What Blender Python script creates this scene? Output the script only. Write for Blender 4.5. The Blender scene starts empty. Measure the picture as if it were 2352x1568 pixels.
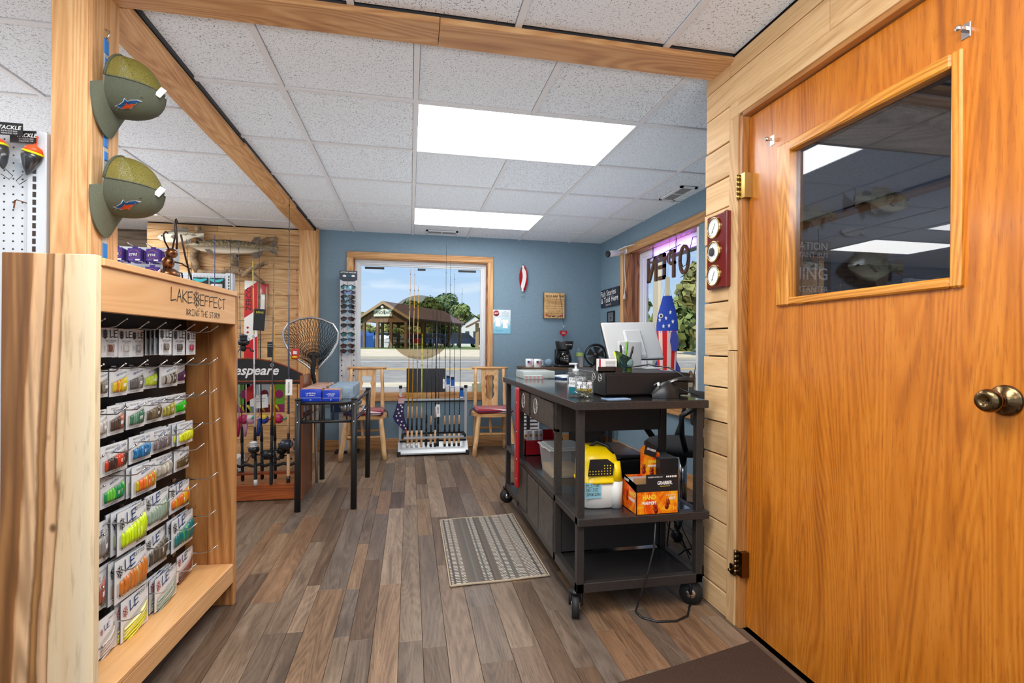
import bpy, bmesh, math, random, re
from mathutils import Matrix, Vector, Euler
import numpy as np
rnd = random.Random(7)
SC = bpy.context.scene
COL = SC.collection
PI = math.pi
# ---------------------------------------------------------------- camera
FPX = 1158.4
TH = math.atan((1176 - 941.9) / FPX)
ROLL = 0.0075
cam = bpy.data.cameras.new('camera'); camo = bpy.data.objects.new('camera', cam); COL.objects.link(camo)
F_ = Vector((math.sin(TH), math.cos(TH), 0)); R_ = Vector((math.cos(TH), -math.sin(TH), 0)); U_ = Vector((0, 0, 1))
R2 = math.cos(ROLL) * R_ + math.sin(ROLL) * U_; U2 = math.cos(ROLL) * U_ - math.sin(ROLL) * R_
camo.matrix_world = Matrix(((R2.x, U2.x, -F_.x, 0), (R2.y, U2.y, -F_.y, 0), (R2.z, U2.z, -F_.z, 1.15), (0, 0, 0, 1)))
cam.sensor_fit = 'HORIZONTAL'; cam.sensor_width = 36; cam.lens = 36 * FPX / 2352
cam.shift_y = (793.9 - 784) / 2352
cam.clip_start = 0.02; cam.clip_end = 500
SC.camera = camo
SC.view_settings.view_transform = 'Standard'; SC.view_settings.look = 'None'
SC.view_settings.gamma = 1; SC.view_settings.use_curve_mapping = False
SC.view_settings.exposure = 0.1
try:
    SC.cycles.max_bounces = 10; SC.cycles.diffuse_bounces = 5; SC.cycles.transparent_max_bounces = 16
    SC.cycles.caustics_reflective = False; SC.cycles.caustics_refractive = False
    SC.cycles.sample_clamp_indirect = 6
except Exception: pass
# ---------------------------------------------------------------- world and sun
W = bpy.data.worlds.new('sky'); SC.world = W; W.use_nodes = True
nt = W.node_tree; nt.nodes.clear()
def N(t, ty, **k):
    n = t.nodes.new(ty)
    for a, b in k.items():
        if a in n.inputs: n.inputs[a].default_value = b
        else: setattr(n, a, b)
    return n
tc = N(nt, 'ShaderNodeTexCoord'); sx = N(nt, 'ShaderNodeSeparateXYZ'); rp = N(nt, 'ShaderNodeValToRGB')
nt.links.new(tc.outputs['Generated'], sx.inputs[0]); nt.links.new(sx.outputs['Z'], rp.inputs[0])
rp.color_ramp.elements[0].position = 0.0; rp.color_ramp.elements[0].color = (.72, .84, .97, 1)
rp.color_ramp.elements[1].position = 0.75; rp.color_ramp.elements[1].color = (.13, .33, .82, 1)
e = rp.color_ramp.elements.new(0.22); e.color = (.33, .57, .93, 1)
mp = N(nt, 'ShaderNodeMapping'); mp.inputs['Scale'].default_value = (2.2, 2.2, 13)
nz = N(nt, 'ShaderNodeTexNoise'); nz.inputs['Scale'].default_value = 2.3; nz.inputs['Detail'].default_value = 5
cr = N(nt, 'ShaderNodeValToRGB'); cr.color_ramp.elements[0].position = .55; cr.color_ramp.elements[1].position = .85
mx = N(nt, 'ShaderNodeMixRGB'); mx.inputs[2].default_value = (.95, .97, 1, 1)
nt.links.new(tc.outputs['Generated'], mp.inputs[0]); nt.links.new(mp.outputs[0], nz.inputs[0]); nt.links.new(nz.outputs['Fac'], cr.inputs[0])
nt.links.new(cr.outputs[0], mx.inputs[0]); nt.links.new(rp.outputs[0], mx.inputs[1])
bg = N(nt, 'ShaderNodeBackground'); bg.inputs[1].default_value = 1.0
ow = N(nt, 'ShaderNodeOutputWorld'); nt.links.new(mx.outputs[0], bg.inputs[0]); nt.links.new(bg.outputs[0], ow.inputs[0])
def lamp(name, kind, loc, energy, color=(1, 1, 1), rot=(0, 0, 0), **k):
    l = bpy.data.lights.new(name, kind); l.energy = energy; l.color = color
    for a, b in k.items(): setattr(l, a, b)
    o = bpy.data.objects.new(name, l); o.location = loc; o.rotation_euler = rot; COL.objects.link(o); return o
sun = lamp('sun', 'SUN', (0, -10, 20), 4.0, (1, .94, .84), angle=0.01)
sun.rotation_euler = Vector((0.45, 0.75, -1.1)).to_track_quat('-Z', 'Y').to_euler()
FILL_UP = lamp('fill_uplight', 'AREA', (.1, -1.2, 1.15), 130, (.9, .95, 1), (PI, 0, 0), shape='RECTANGLE', size=2.2, size_y=1.6)  # added uplight behind the camera, unseen, brightens the near ceiling
lamp('fill_uplight', 'AREA', (-2.6, 3.6, 1.25), 20, (.96, .98, 1), (PI, 0, 0), shape='RECTANGLE', size=1.6, size_y=2.6)  # added uplight, unseen, lifts the ceiling on the left
lamp('fill_uplight', 'AREA', (.6, 3.9, .98), 17, (.9, .96, 1), (PI, 0, 0), shape='RECTANGLE', size=2.2, size_y=2.6)  # added uplight in mid-room, unseen, evens out the far ceiling
for _i, (_x, _y, _e) in enumerate(((.2, .45, 20), (-.2, 1.0, 34), (-2.6, 2.4, 20), (-2.9, -.4, 25), (-3.0, 3.9, 15))):
    lamp('fill_downlight', 'AREA', (_x, _y, 2.37), _e, (1, .985, .96), (0, 0, 0), shape='RECTANGLE', size=1.2, size_y=.6)  # unseen area lamps added below the ceiling to brighten case, door and left side
# ---------------------------------------------------------------- materials
MATS = {}
def newmat(name):
    m = bpy.data.materials.new(name); m.use_nodes = True
    b = m.node_tree.nodes['Principled BSDF']; return m, m.node_tree, b
def mat(name, col, rough=.5, metal=0, emit=None, es=0, alpha=None, trans=0, spec=None, coat=0, sheen=0):
    if name in MATS: return MATS[name]
    m, t, b = newmat(name)
    b.inputs['Base Color'].default_value = (*col, 1); b.inputs['Roughness'].default_value = rough; b.inputs['Metallic'].default_value = metal
    if emit: b.inputs['Emission Color'].default_value = (*emit, 1); b.inputs['Emission Strength'].default_value = es
    if alpha is not None: b.inputs['Alpha'].default_value = alpha
    if trans: b.inputs['Transmission Weight'].default_value = trans
    if spec is not None: b.inputs['Specular IOR Level'].default_value = spec
    if coat: b.inputs['Coat Weight'].default_value = coat; b.inputs['Coat Roughness'].default_value = .08
    MATS[name] = m; return m
def S(r, g, b):   # sRGB 0..255 to linear
    f = lambda c: (c / 255 / 12.92) if c <= 10 else ((c / 255 + .055) / 1.055) ** 2.4
    return (f(r), f(g), f(b))
def ramp(t, stops, fac):
    r = N(t, 'ShaderNodeValToRGB'); el = r.color_ramp.elements
    while len(el) < len(stops): el.new(.5)
    for q, (p, c) in zip(el, stops): q.position = p; q.color = (*c, 1)
    t.links.new(fac, r.inputs[0]); return r.outputs[0]
def mixc(t, a, b, fac, mode='MIX'):
    n = N(t, 'ShaderNodeMixRGB', blend_type=mode)
    for i, v in ((0, fac), (1, a), (2, b)):
        if hasattr(v, 'links'): t.links.new(v, n.inputs[i])
        elif i == 0: n.inputs[0].default_value = v
        else: n.inputs[i].default_value = (*v, 1)
    return n.outputs[0]
def mathn(t, op, a, b=0.0):
    n = N(t, 'ShaderNodeMath', operation=op)
    for i, v in ((0, a), (1, b)):
        if hasattr(v, 'links'): t.links.new(v, n.inputs[i])
        else: n.inputs[i].default_value = v
    return n.outputs[0]
def coords(t, scale, offset=True, src='Object'):
    c = N(t, 'ShaderNodeTexCoord'); v = c.outputs[src]
    if offset:
        oi = N(t, 'ShaderNodeObjectInfo'); cx = N(t, 'ShaderNodeCombineXYZ')
        for i, k in enumerate((37., 71., 53.)): t.links.new(mathn(t, 'MULTIPLY', oi.outputs['Random'], k), cx.inputs[i])
        a = N(t, 'ShaderNodeVectorMath', operation='ADD'); t.links.new(v, a.inputs[0]); t.links.new(cx.outputs[0], a.inputs[1]); v = a.outputs[0]
    m = N(t, 'ShaderNodeMapping'); m.inputs['Scale'].default_value = scale; t.links.new(v, m.inputs[0]); return m.outputs[0]
def noise(t, vec, scale, detail=4, rough=.55, dist=0):
    n = N(t, 'ShaderNodeTexNoise'); n.inputs['Scale'].default_value = scale; n.inputs['Detail'].default_value = detail
    n.inputs['Roughness'].default_value = rough; n.inputs['Distortion'].default_value = dist
    t.links.new(vec, n.inputs['Vector']); return n.outputs['Fac']
def bump(t, b, h, s=.2, d=.002):
    n = N(t, 'ShaderNodeBump'); n.inputs['Strength'].default_value = s; n.inputs['Distance'].default_value = d
    t.links.new(h, n.inputs['Height']); t.links.new(n.outputs[0], b.inputs['Normal'])
def wood(name, dark, mid, light, axis='z', grain=14., rough=.5, var=.25, tones=None, knot=0., coat=0, ring=.2, fib=.25, ringk=170.):
    """grain runs along axis; every object gets its own offset and brightness"""
    if name in MATS: return MATS[name]
    m, t, b = newmat(name)
    sc = {'x': (.09, 1, 1), 'y': (1, .09, 1), 'z': (1, 1, .09)}[axis]
    v = coords(t, sc)
    n1 = noise(t, v, grain, 6, .6, 1.6)
    lo = noise(t, v, grain * .38, 2, .45, .4)
    wv = mathn(t, 'ADD', mathn(t, 'MULTIPLY', mathn(t, 'SINE', mathn(t, 'MULTIPLY', lo, ringk)), .5), .5)
    n3 = noise(t, v, grain * 16, 3, .6)
    f = mathn(t, 'ADD', mathn(t, 'MULTIPLY', n1, 1 - ring), mathn(t, 'MULTIPLY', wv, ring))
    c = ramp(t, [(.18, dark), (.48, mid), (.8, light)], f)
    c = mixc(t, c, mixc(t, c, dark, .75), mathn(t, 'MULTIPLY', ramp_f(t, n3, .5, .72), fib))
    oi = N(t, 'ShaderNodeObjectInfo')
    if tones:
        st = [(i / len(tones), q) for i, q in enumerate(tones)]
        r = N(t, 'ShaderNodeValToRGB'); r.color_ramp.interpolation = 'CONSTANT'; el = r.color_ramp.elements
        while len(el) < len(st): el.new(.5)
        for q, (p, cc) in zip(el, st): q.position = p; q.color = (*cc, 1)
        t.links.new(oi.outputs['Random'], r.inputs[0]); c = mixc(t, c, r.outputs[0], 1.0, 'MULTIPLY')
    if knot:
        vk = coords(t, {'x': (.6, 1, 1), 'y': (1, .6, 1), 'z': (1, 1, .6)}[axis])
        k = N(t, 'ShaderNodeTexVoronoi'); k.inputs['Scale'].default_value = 2.6; t.links.new(vk, k.inputs['Vector'])
        kf = ramp_f(t, mathn(t, 'ADD', k.outputs['Distance'], mathn(t, 'MULTIPLY', n1, .06)), .14, .05)
        c = mixc(t, c, tuple(x * .35 for x in dark), mathn(t, 'MULTIPLY', kf, knot))
    hs = N(t, 'ShaderNodeHueSaturation'); t.links.new(c, hs.inputs['Color'])
    t.links.new(mathn(t, 'ADD', mathn(t, 'MULTIPLY', oi.outputs['Random'], var), 1 - var / 2), hs.inputs['Value'])
    t.links.new(hs.outputs[0], b.inputs['Base Color']); b.inputs['Roughness'].default_value = rough
    if coat: b.inputs['Coat Weight'].default_value = coat; b.inputs['Coat Roughness'].default_value = .15
    bump(t, b, n3, .12, .001)
    MATS[name] = m; return m
def ramp_f(t, fac, a, b):   # smooth 0..1 between a and b
    n = N(t, 'ShaderNodeMapRange', clamp=True, interpolation_type='SMOOTHSTEP'); n.inputs[1].default_value = a; n.inputs[2].default_value = b
    if a > b:
        n.inputs[1].default_value = b; n.inputs[2].default_value = a; n.inputs[3].default_value = 1; n.inputs[4].default_value = 0
    t.links.new(fac, n.inputs[0]); return n.outputs[0]
def speck(name, a, b, scale=40, lo=.35, hi=.65, rough=.6, bmp=0, stretch=(1, 1, 1), detail=5, metal=0):
    if name in MATS: return MATS[name]
    m, t, p = newmat(name); v = coords(t, stretch, False); n = noise(t, v, scale, detail)
    t.links.new(ramp(t, [(lo, a), (hi, b)], n), p.inputs['Base Color']); p.inputs['Roughness'].default_value = rough; p.inputs['Metallic'].default_value = metal
    if bmp: bump(t, p, n, bmp, .01)
    MATS[name] = m; return m
def glassmat(name, tint=(1, 1, 1), refl=1.0, ior=1.45, rough=0.0):
    """thin pane: tinted straight-through light plus fresnel reflection"""
    if name in MATS: return MATS[name]
    m = bpy.data.materials.new(name); m.use_nodes = True; t = m.node_tree; t.nodes.clear()
    tr = N(t, 'ShaderNodeBsdfTransparent'); tr.inputs[0].default_value = (*tint, 1)
    gl = N(t, 'ShaderNodeBsdfGlossy'); gl.inputs['Roughness'].default_value = rough; gl.inputs[0].default_value = (refl, refl, refl, 1)
    fr = N(t, 'ShaderNodeFresnel'); ge = N(t, 'ShaderNodeNewGeometry')
    t.links.new(mathn(t, 'ADD', mathn(t, 'MULTIPLY', ge.outputs['Backfacing'], 1 / ior - ior), ior), fr.inputs[0])   # same reflection from either side
    ms = N(t, 'ShaderNodeMixShader'); out = N(t, 'ShaderNodeOutputMaterial')
    t.links.new(fr.outputs[0], ms.inputs[0]); t.links.new(tr.outputs[0], ms.inputs[1]); t.links.new(gl.outputs[0], ms.inputs[2]); t.links.new(ms.outputs[0], out.inputs[0])
    MATS[name] = m; return m
# ---------------------------------------------------------------- mesh builder
def frame(o, ux, uy):
    ux = Vector(ux).normalized(); uy = Vector(uy); uy = (uy - ux * uy.dot(ux)).normalized(); uz = ux.cross(uy); o = Vector(o)
    return Matrix(((ux.x, uy.x, uz.x, o.x), (ux.y, uy.y, uz.y, o.y), (ux.z, uy.z, uz.z, o.z), (0, 0, 0, 1)))
def T(x=0, y=0, z=0): return Matrix.Translation((x, y, z))
def RZ(a): return Matrix.Rotation(a, 4, 'Z')
class MB:
    def __init__(s, m=None):
        s.v = []; s.f = []; s.mi = []; s.sm = []; s.M = Matrix.Identity(4); s.m = m; s.mats = []
    def slot(s, m):
        m = m or s.m
        if m not in s.mats: s.mats.append(m)
        return s.mats.index(m)
    def add(s, vs, fs, m=None, sm=False):
        b = len(s.v); k = s.slot(m)
        M = s.M; s.v += [tuple(M @ Vector(p)) for p in vs]
        flip = M.to_3x3().determinant() < 0
        for f in fs:
            f = tuple(b + i for i in f); s.f.append(f[::-1] if flip else f); s.mi.append(k); s.sm.append(sm)
        return s
    def box(s, a, b, m=None, ch=0):
        x0, y0, z0 = (min(p, q) for p, q in zip(a, b)); x1, y1, z1 = (max(p, q) for p, q in zip(a, b))
        if not ch:
            return s.add([(x0, y0, z0), (x1, y0, z0), (x1, y1, z0), (x0, y1, z0), (x0, y0, z1), (x1, y0, z1), (x1, y1, z1), (x0, y1, z1)],
                         [(0, 3, 2, 1), (4, 5, 6, 7), (0, 1, 5, 4), (1, 2, 6, 5), (2, 3, 7, 6), (3, 0, 4, 7)], m)
        c = min(ch, (x1 - x0) / 2.01, (y1 - y0) / 2.01, (z1 - z0) / 2.01)
        bm = bmesh.new(); r = bmesh.ops.create_cube(bm, size=1)
        for v in bm.verts:
            v.co = Vector(((x0 + x1) / 2 + v.co.x * (x1 - x0), (y0 + y1) / 2 + v.co.y * (y1 - y0), (z0 + z1) / 2 + v.co.z * (z1 - z0)))
        bmesh.ops.bevel(bm, geom=bm.edges[:], offset=c, segments=1, affect='EDGES', profile=.5)
        s.addbm(bm, m); return s
    def addbm(s, bm, m=None, sm=False):
        bm.verts.ensure_lookup_table(); bm.verts.index_update()
        s.add([tuple(v.co) for v in bm.verts], [tuple(v.index for v in f.verts) for f in bm.faces], m, sm); bm.free(); return s
    def rbox(s, a, b, r, m=None, seg=3, sm=True):
        x0, y0, z0 = (min(p, q) for p, q in zip(a, b)); x1, y1, z1 = (max(p, q) for p, q in zip(a, b))
        r = min(r, (x1 - x0) / 2.02, (y1 - y0) / 2.02, (z1 - z0) / 2.02)
        bm = bmesh.new(); bmesh.ops.create_cube(bm, size=1)
        for v in bm.verts:
            v.co = Vector(((x0 + x1) / 2 + v.co.x * (x1 - x0), (y0 + y1) / 2 + v.co.y * (y1 - y0), (z0 + z1) / 2 + v.co.z * (z1 - z0)))
        bmesh.ops.bevel(bm, geom=bm.edges[:], offset=r, segments=seg, affect='EDGES', profile=.5)
        return s.addbm(bm, m, sm)
    def lathe(s, prof, o=(0, 0, 0), ax=(0, 0, 1), n=16, m=None, sm=True, cap=True):
        ax = Vector(ax).normalized(); h = Vector((1, 0, 0)) if abs(ax.x) < .8 else Vector((0, 1, 0))
        u = ax.cross(h).normalized(); w = ax.cross(u); o = Vector(o); vs = []; fs = []
        for r, z in prof:
            for i in range(n):
                a = 2 * PI * i / n; vs.append(tuple(o + ax * z + u * (r * math.cos(a)) + w * (r * math.sin(a))))
        for j in range(len(prof) - 1):
            for i in range(n):
                k = (i + 1) % n; fs.append((j * n + i, j * n + k, (j + 1) * n + k, (j + 1) * n + i))
        if cap:
            fs.append(tuple(range(n))[::-1]); fs.append(tuple((len(prof) - 1) * n + i for i in range(n)))
        return s.add(vs, fs, m, sm)
    def cyl(s, p, q, r, r2=None, n=12, m=None, sm=True):
        d = Vector(q) - Vector(p); return s.lathe([(r, 0), (r if r2 is None else r2, d.length)], p, d, n, m, sm)
    def tube(s, pts, r, n=6, m=None, sm=True, flat=None, up=None):
        """swept tube; r number or list; flat scales the second axis"""
        P = [Vector(p) for p in pts]; k = len(P); rs = r if isinstance(r, (list, tuple)) else [r] * k
        vs = []; fs = []; ref = Vector(up) if up else None; pu = None
        for i in range(k):
            d = (P[min(i + 1, k - 1)] - P[max(i - 1, 0)])
            d = d.normalized() if d.length > 1e-9 else Vector((0, 0, 1))
            if ref is not None: u = ref - d * ref.dot(d)
            elif pu is None:
                h = Vector((0, 0, 1)) if abs(d.z) < .9 else Vector((1, 0, 0)); u = h - d * h.dot(d)
            else: u = pu - d * pu.dot(d)
            u.normalize(); pu = u; w = d.cross(u)
            for j in range(n):
                a = 2 * PI * j / n; vs.append(tuple(P[i] + u * (rs[i] * math.cos(a) * (flat or 1)) + w * (rs[i] * math.sin(a))))
        for i in range(k - 1):
            for j in range(n):
                q = (j + 1) % n; fs.append((i * n + j, i * n + q, (i + 1) * n + q, (i + 1) * n + j))
        fs.append(tuple(range(n))[::-1]); fs.append(tuple((k - 1) * n + j for j in range(n)))
        return s.add(vs, fs, m, sm)
    def ball(s, c, r, m=None, nu=12, nv=8):
        rx, ry, rz = r if isinstance(r, (tuple, list)) else (r, r, r); vs = [(c[0], c[1], c[2] - rz)]; fs = []
        for j in range(1, nv):
            a = -PI / 2 + PI * j / nv
            for i in range(nu):
                b = 2 * PI * i / nu; vs.append((c[0] + rx * math.cos(a) * math.cos(b), c[1] + ry * math.cos(a) * math.sin(b), c[2] + rz * math.sin(a)))
        vs.append((c[0], c[1], c[2] + rz)); L = len(vs) - 1
        for i in range(nu):
            k = (i + 1) % nu; fs.append((0, 1 + k, 1 + i)); fs.append((L, L - nu + i, L - nu + k))
            for j in range(nv - 2): fs.append((1 + j * nu + i, 1 + j * nu + k, 1 + (j + 1) * nu + k, 1 + (j + 1) * nu + i))
        return s.add(vs, fs, m, True)
    def prism(s, poly, z0, z1, m=None, sm=False, hole=None):
        """polygon in the local xy plane, extruded along z (any simple outline)"""
        ar = sum(poly[i][0] * poly[(i + 1) % len(poly)][1] - poly[(i + 1) % len(poly)][0] * poly[i][1] for i in range(len(poly)))
        if ar < 0: poly = poly[::-1]
        from mathutils.geometry import tessellate_polygon
        loops = [[Vector((x, y, 0)) for x, y in poly]]
        if hole: loops.append([Vector((x, y, 0)) for x, y in hole])
        tris = tessellate_polygon(loops); allp = [p for l in loops for p in l]; n = len(allp)
        vs = [(p.x, p.y, z0) for p in allp] + [(p.x, p.y, z1) for p in allp]; fs = []
        for a, b, c in tris:
            A, B, C = allp[a], allp[b], allp[c]
            if (B - A).cross(C - A).z < 0: b, c = c, b
            fs.append((a, c, b)); fs.append((n + a, n + b, n + c))
        k = len(poly)
        for i in range(k): j = (i + 1) % k; fs.append((i, j, n + j, n + i))
        if hole:
            h = len(hole); hp = hole; har = sum(hp[i][0] * hp[(i + 1) % h][1] - hp[(i + 1) % h][0] * hp[i][1] for i in range(h))
            for i in range(h):
                j = (i + 1) % h; q = (k + i, k + j, n + k + j, n + k + i); fs.append(q[::-1] if har > 0 else q)
        return s.add(vs, fs, m, sm)
    def grid(s, fn, nu, nv, m=None, sm=True):
        vs = [fn(i / nu, j / nv) for j in range(nv + 1) for i in range(nu + 1)]; w = nu + 1
        return s.add(vs, [(j * w + i, j * w + i + 1, (j + 1) * w + i + 1, (j + 1) * w + i) for j in range(nv) for i in range(nu)], m, sm)
    def quad(s, a, b, c, d, m=None): return s.add([a, b, c, d], [(0, 1, 2, 3)], m)
    def text(s, st, M, size, m=None, ext=.0004, bold=0, shear=0, align='CENTER', sx=1., space=1.):
        key = (st, bold, shear, align, space)
        if key not in TXT:
            c = bpy.data.curves.new('lettering', 'FONT'); c.body = st; c.size = 1; c.align_x = align; c.align_y = 'CENTER'; c.shear = shear; c.offset = bold
            c.resolution_u = 2; c.space_character = space
            o = bpy.data.objects.new('lettering', c); me = bpy.data.meshes.new_from_object(o)
            TXT[key] = ([tuple(v.co) for v in me.vertices], [tuple(p.vertices) for p in me.polygons])
            bpy.data.objects.remove(o); bpy.data.curves.remove(c); bpy.data.meshes.remove(me)
        vs, fs = TXT[key]; old = s.M; s.M = old @ M
        s.add([(x * size * sx, y * size, ext) for x, y, z in vs], fs, m); s.M = old; return s
    def strokes(s, st, M, size, w, m=None, ext=.0004, jit=.06, adv=.78, seed=1, sx=1.):
        """hand lettering: flat ribbons from a stroke alphabet, starting at the frame origin"""
        r = random.Random(seed); x = 0; old = s.M; s.M = old @ M
        for ch in st:
            for pl in STROKE.get(ch, []):
                pts = [((x + px * .62 + r.uniform(-jit, jit) * .5) * size * sx, (py + r.uniform(-jit, jit) * .5) * size) for px, py in pl]
                for (ax, ay), (bx, by) in zip(pts, pts[1:]):
                    d = Vector((bx - ax, by - ay)); L = d.length
                    if L < 1e-9: continue
                    d /= L; nx, ny = -d.y * w / 2, d.x * w / 2; ex, ey = d.x * w * .4, d.y * w * .4
                    s.add([(ax - ex + nx, ay - ey + ny, ext), (ax - ex - nx, ay - ey - ny, ext), (bx + ex - nx * .7, by + ey - ny * .7, ext), (bx + ex + nx * .7, by + ey + ny * .7, ext)], [(0, 1, 2, 3)], m)
            x += adv if ch != ' ' else adv * .6
        s.M = old; return s
    def build(s, name, parent=None, w=False, mods=None):
        me = bpy.data.meshes.new(name); me.from_pydata(s.v, [], s.f)
        for m in s.mats: me.materials.append(m)
        me.polygons.foreach_set('material_index', s.mi); me.polygons.foreach_set('use_smooth', s.sm); me.update()
        return link(name, me, parent, w)
TXT = {}
STROKE = {'A': [[(0, 0), (.5, 1), (1, 0)], [(.2, .35), (.8, .4)]], 'B': [[(0, 0), (0, 1), (.8, .8), (.1, .5), (.9, .25), (0, 0)]], 'C': [[(1, .85), (.4, 1), (0, .5), (.4, 0), (1, .15)]],
 'D': [[(0, 0), (0, 1), (.9, .6), (.8, .2), (0, 0)]], 'E': [[(1, 1), (0, .95), (0, 0), (1, .05)], [(0, .5), (.8, .52)]], 'F': [[(1, 1), (0, .95), (0, 0)], [(0, .5), (.8, .55)]],
 'G': [[(1, .85), (.4, 1), (0, .5), (.4, 0), (1, .2), (1, .45), (.5, .45)]], 'H': [[(0, 0), (0, 1)], [(1, 0), (1, 1)], [(0, .5), (1, .5)]], 'I': [[(.5, 0), (.5, 1)], [(.1, 1), (.9, 1)], [(.1, 0), (.9, 0)]],
 'K': [[(0, 0), (0, 1)], [(1, 1), (0, .45), (1, 0)]], 'L': [[(0, 1), (.05, 0), (1, .1)]], 'M': [[(0, 0), (.15, 1), (.5, .4), (.85, 1), (1, 0)]], 'N': [[(0, 0), (.1, 1), (.9, 0), (1, 1)]],
 'O': [[(.5, 1), (0, .5), (.5, 0), (1, .5), (.5, 1)]], 'P': [[(0, 0), (0, 1), (.9, .8), (0, .5)]], 'R': [[(0, 0), (0, 1), (.9, .8), (.1, .5), (1, 0)]], 'S': [[(1, .9), (.3, 1), (.2, .6), (.9, .4), (.7, 0), (0, .1)]],
 'T': [[(.5, 0), (.5, 1)], [(0, .95), (1, 1.02)]], 'U': [[(0, 1), (.1, .1), (.9, .1), (1, 1)]], 'V': [[(0, 1), (.5, 0), (1, 1)]], 'W': [[(0, 1), (.25, 0), (.5, .7), (.75, 0), (1, 1)]], 'X': [[(0, 0), (1, 1)], [(0, 1), (1, 0)]],
 'Y': [[(0, 1), (.5, .5), (1, 1)], [(.5, .5), (.4, 0)]], '*': [[(.5, -.15), (.5, 1.15)], [(-.15, .15), (1.15, .85)], [(-.15, .85), (1.15, .15)], [(.25, 1), (.5, .8), (.75, 1)], [(.25, 0), (.5, .2), (.75, 0)], [(-.1, .5), (.15, .68), (.1, .98)], [(1.1, .5), (.85, .68), (.9, .98)], [(-.1, .5), (.15, .32), (.1, .02)], [(1.1, .5), (.85, .32), (.9, .02)]],
 '3': [[(0, 1), (.9, .9), (.3, .55), (.9, .3), (0, 0)]], '1': [[(.2, .8), (.5, 1), (.5, 0)]], '$': [[(1, .85), (.3, .9), (.2, .6), (.9, .4), (.7, .1), (0, .15)], [(.5, -.1), (.5, 1.1)]], '/': [[(0, 0), (1, 1)]], '-': [[(.2, .5), (.8, .5)]], '0': [[(.5, 1), (.05, .5), (.5, 0), (.95, .5), (.5, 1)]], '.': [[(.4, 0), (.5, .08)]]}
def link(name, me, parent=None, w=False):
    o = bpy.data.objects.new(name, me); COL.objects.link(o)
    if parent is not None:
        o.parent = parent
        if w: o.matrix_parent_inverse = (Matrix.Translation(parent.location) @ parent.rotation_euler.to_matrix().to_4x4()).inverted()
    return o
def tag(o, label, cat, group=None, kind=None):
    o['label'] = label; o['category'] = cat
    if group: o['group'] = group
    if kind: o['kind'] = kind
    return o
def thing(name, label, cat, loc=(0, 0, 0), rz=0, group=None):
    o = bpy.data.objects.new(name, None); COL.objects.link(o); o.location = loc; o.rotation_euler = (0, 0, rz); o.empty_display_size = .05
    return tag(o, label, cat, group)
def struct(name, mb, parent=None):
    o = mb.build(name, parent); o['kind'] = 'structure'; return o
def dup(root, loc=None, rz=None, label=None, group=None):
    r = root.copy(); COL.objects.link(r)
    if loc is not None: r.location = loc
    if rz is not None: r.rotation_euler = (0, 0, rz)
    if label: r['label'] = label
    if group: r['group'] = group
    for ch in list(root.children):
        c = ch.copy(); COL.objects.link(c); c.parent = r
        for g in list(ch.children):
            d = g.copy(); COL.objects.link(d); d.parent = c
    return r
# ================================================================ setting
YB, XW, XR, ZC = 5.73, 1.345, 2.24, 2.376
M_BLUE = speck('blue_wall_paint', S(118, 143, 160), S(125, 150, 167), 60, rough=.75, bmp=.05)
M_TILE = None
def tile_mat():
    m, t, b = newmat('fissured_ceiling_tile')
    v = coords(t, (1, 1, 1)); d = 0
    masks = []
    for sc, rot in (((1, 2.6, 1), .5), ((2.6, 1, 1), -.4), ((1.6, 1.6, 1), 0)):
        mp = N(t, 'ShaderNodeMapping'); mp.inputs['Scale'].default_value = sc; mp.inputs['Rotation'].default_value = (0, 0, rot)
        t.links.new(v, mp.inputs[0]); n = noise(t, mp.outputs[0], 84, 2, .55); masks.append(ramp_f(t, n, .355, .325))
    f = mathn(t, 'MAXIMUM', mathn(t, 'MAXIMUM', masks[0], masks[1]), masks[2])
    c = mixc(t, S(232, 237, 243), S(120, 122, 124), f)
    t.links.new(c, b.inputs['Base Color']); b.inputs['Roughness'].default_value = .9
    return m
M_TILE = tile_mat()
M_GRID = mat('ceiling_grid_white', S(222, 222, 224), .5)
M_WHITE = mat('white_vinyl', S(225, 228, 232), .4)
M_BLACK = mat('black_metal', S(42, 40, 40), .42, .3)
M_BLKP = mat('black_plastic', S(24, 24, 26), .38)
M_CHROME = mat('chrome', (.75, .75, .77), .16, 1)
M_STEEL = mat('zinc_wire', (.62, .62, .64), .28, 1)
M_BRASS = mat('brass', S(190, 160, 95), .25, 1)
M_MAPLE = wood('maple_board_z', S(170, 115, 66), S(214, 163, 108), S(236, 198, 148), 'z', 12, .55, .12, knot=.5)
M_MAPLEX = wood('maple_board_x', S(150, 98, 55), S(196, 144, 92), S(222, 178, 126), 'x', 12, .55, .15, knot=.5)
M_MAPLEY = wood('maple_board_y', S(150, 98, 55), S(196, 144, 92), S(222, 178, 126), 'y', 12, .55, .15, knot=.5)
M_PLANKX = wood('rustic_plank_x', S(168, 120, 74), S(214, 170, 118), S(236, 202, 154), 'x', 13, .6, .22, knot=.7)
M_PLANKY = wood('rustic_plank_y', S(186, 140, 92), S(224, 184, 132), S(238, 206, 160), 'y', 13, .6, .16, knot=.6, ring=.1)
M_GREYPL = wood('weathered_plank', S(70, 58, 50), S(120, 104, 90), S(160, 140, 118), 'x', 10, .7, .5)
M_REDOAK = wood('red_oak', S(96, 54, 32), S(150, 92, 56), S(182, 124, 82), 'z', 14, .45, .1, ring=.5)
M_REDOAKY = wood('red_oak_y', S(96, 54, 32), S(150, 92, 56), S(182, 124, 82), 'y', 14, .45, .1, ring=.5)
FT = [S(250, 240, 226), S(214, 206, 198), S(255, 232, 204), S(190, 172, 154), S(228, 214, 200), S(196, 194, 194), S(255, 244, 230), S(172, 156, 140), S(224, 196, 168)]
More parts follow.
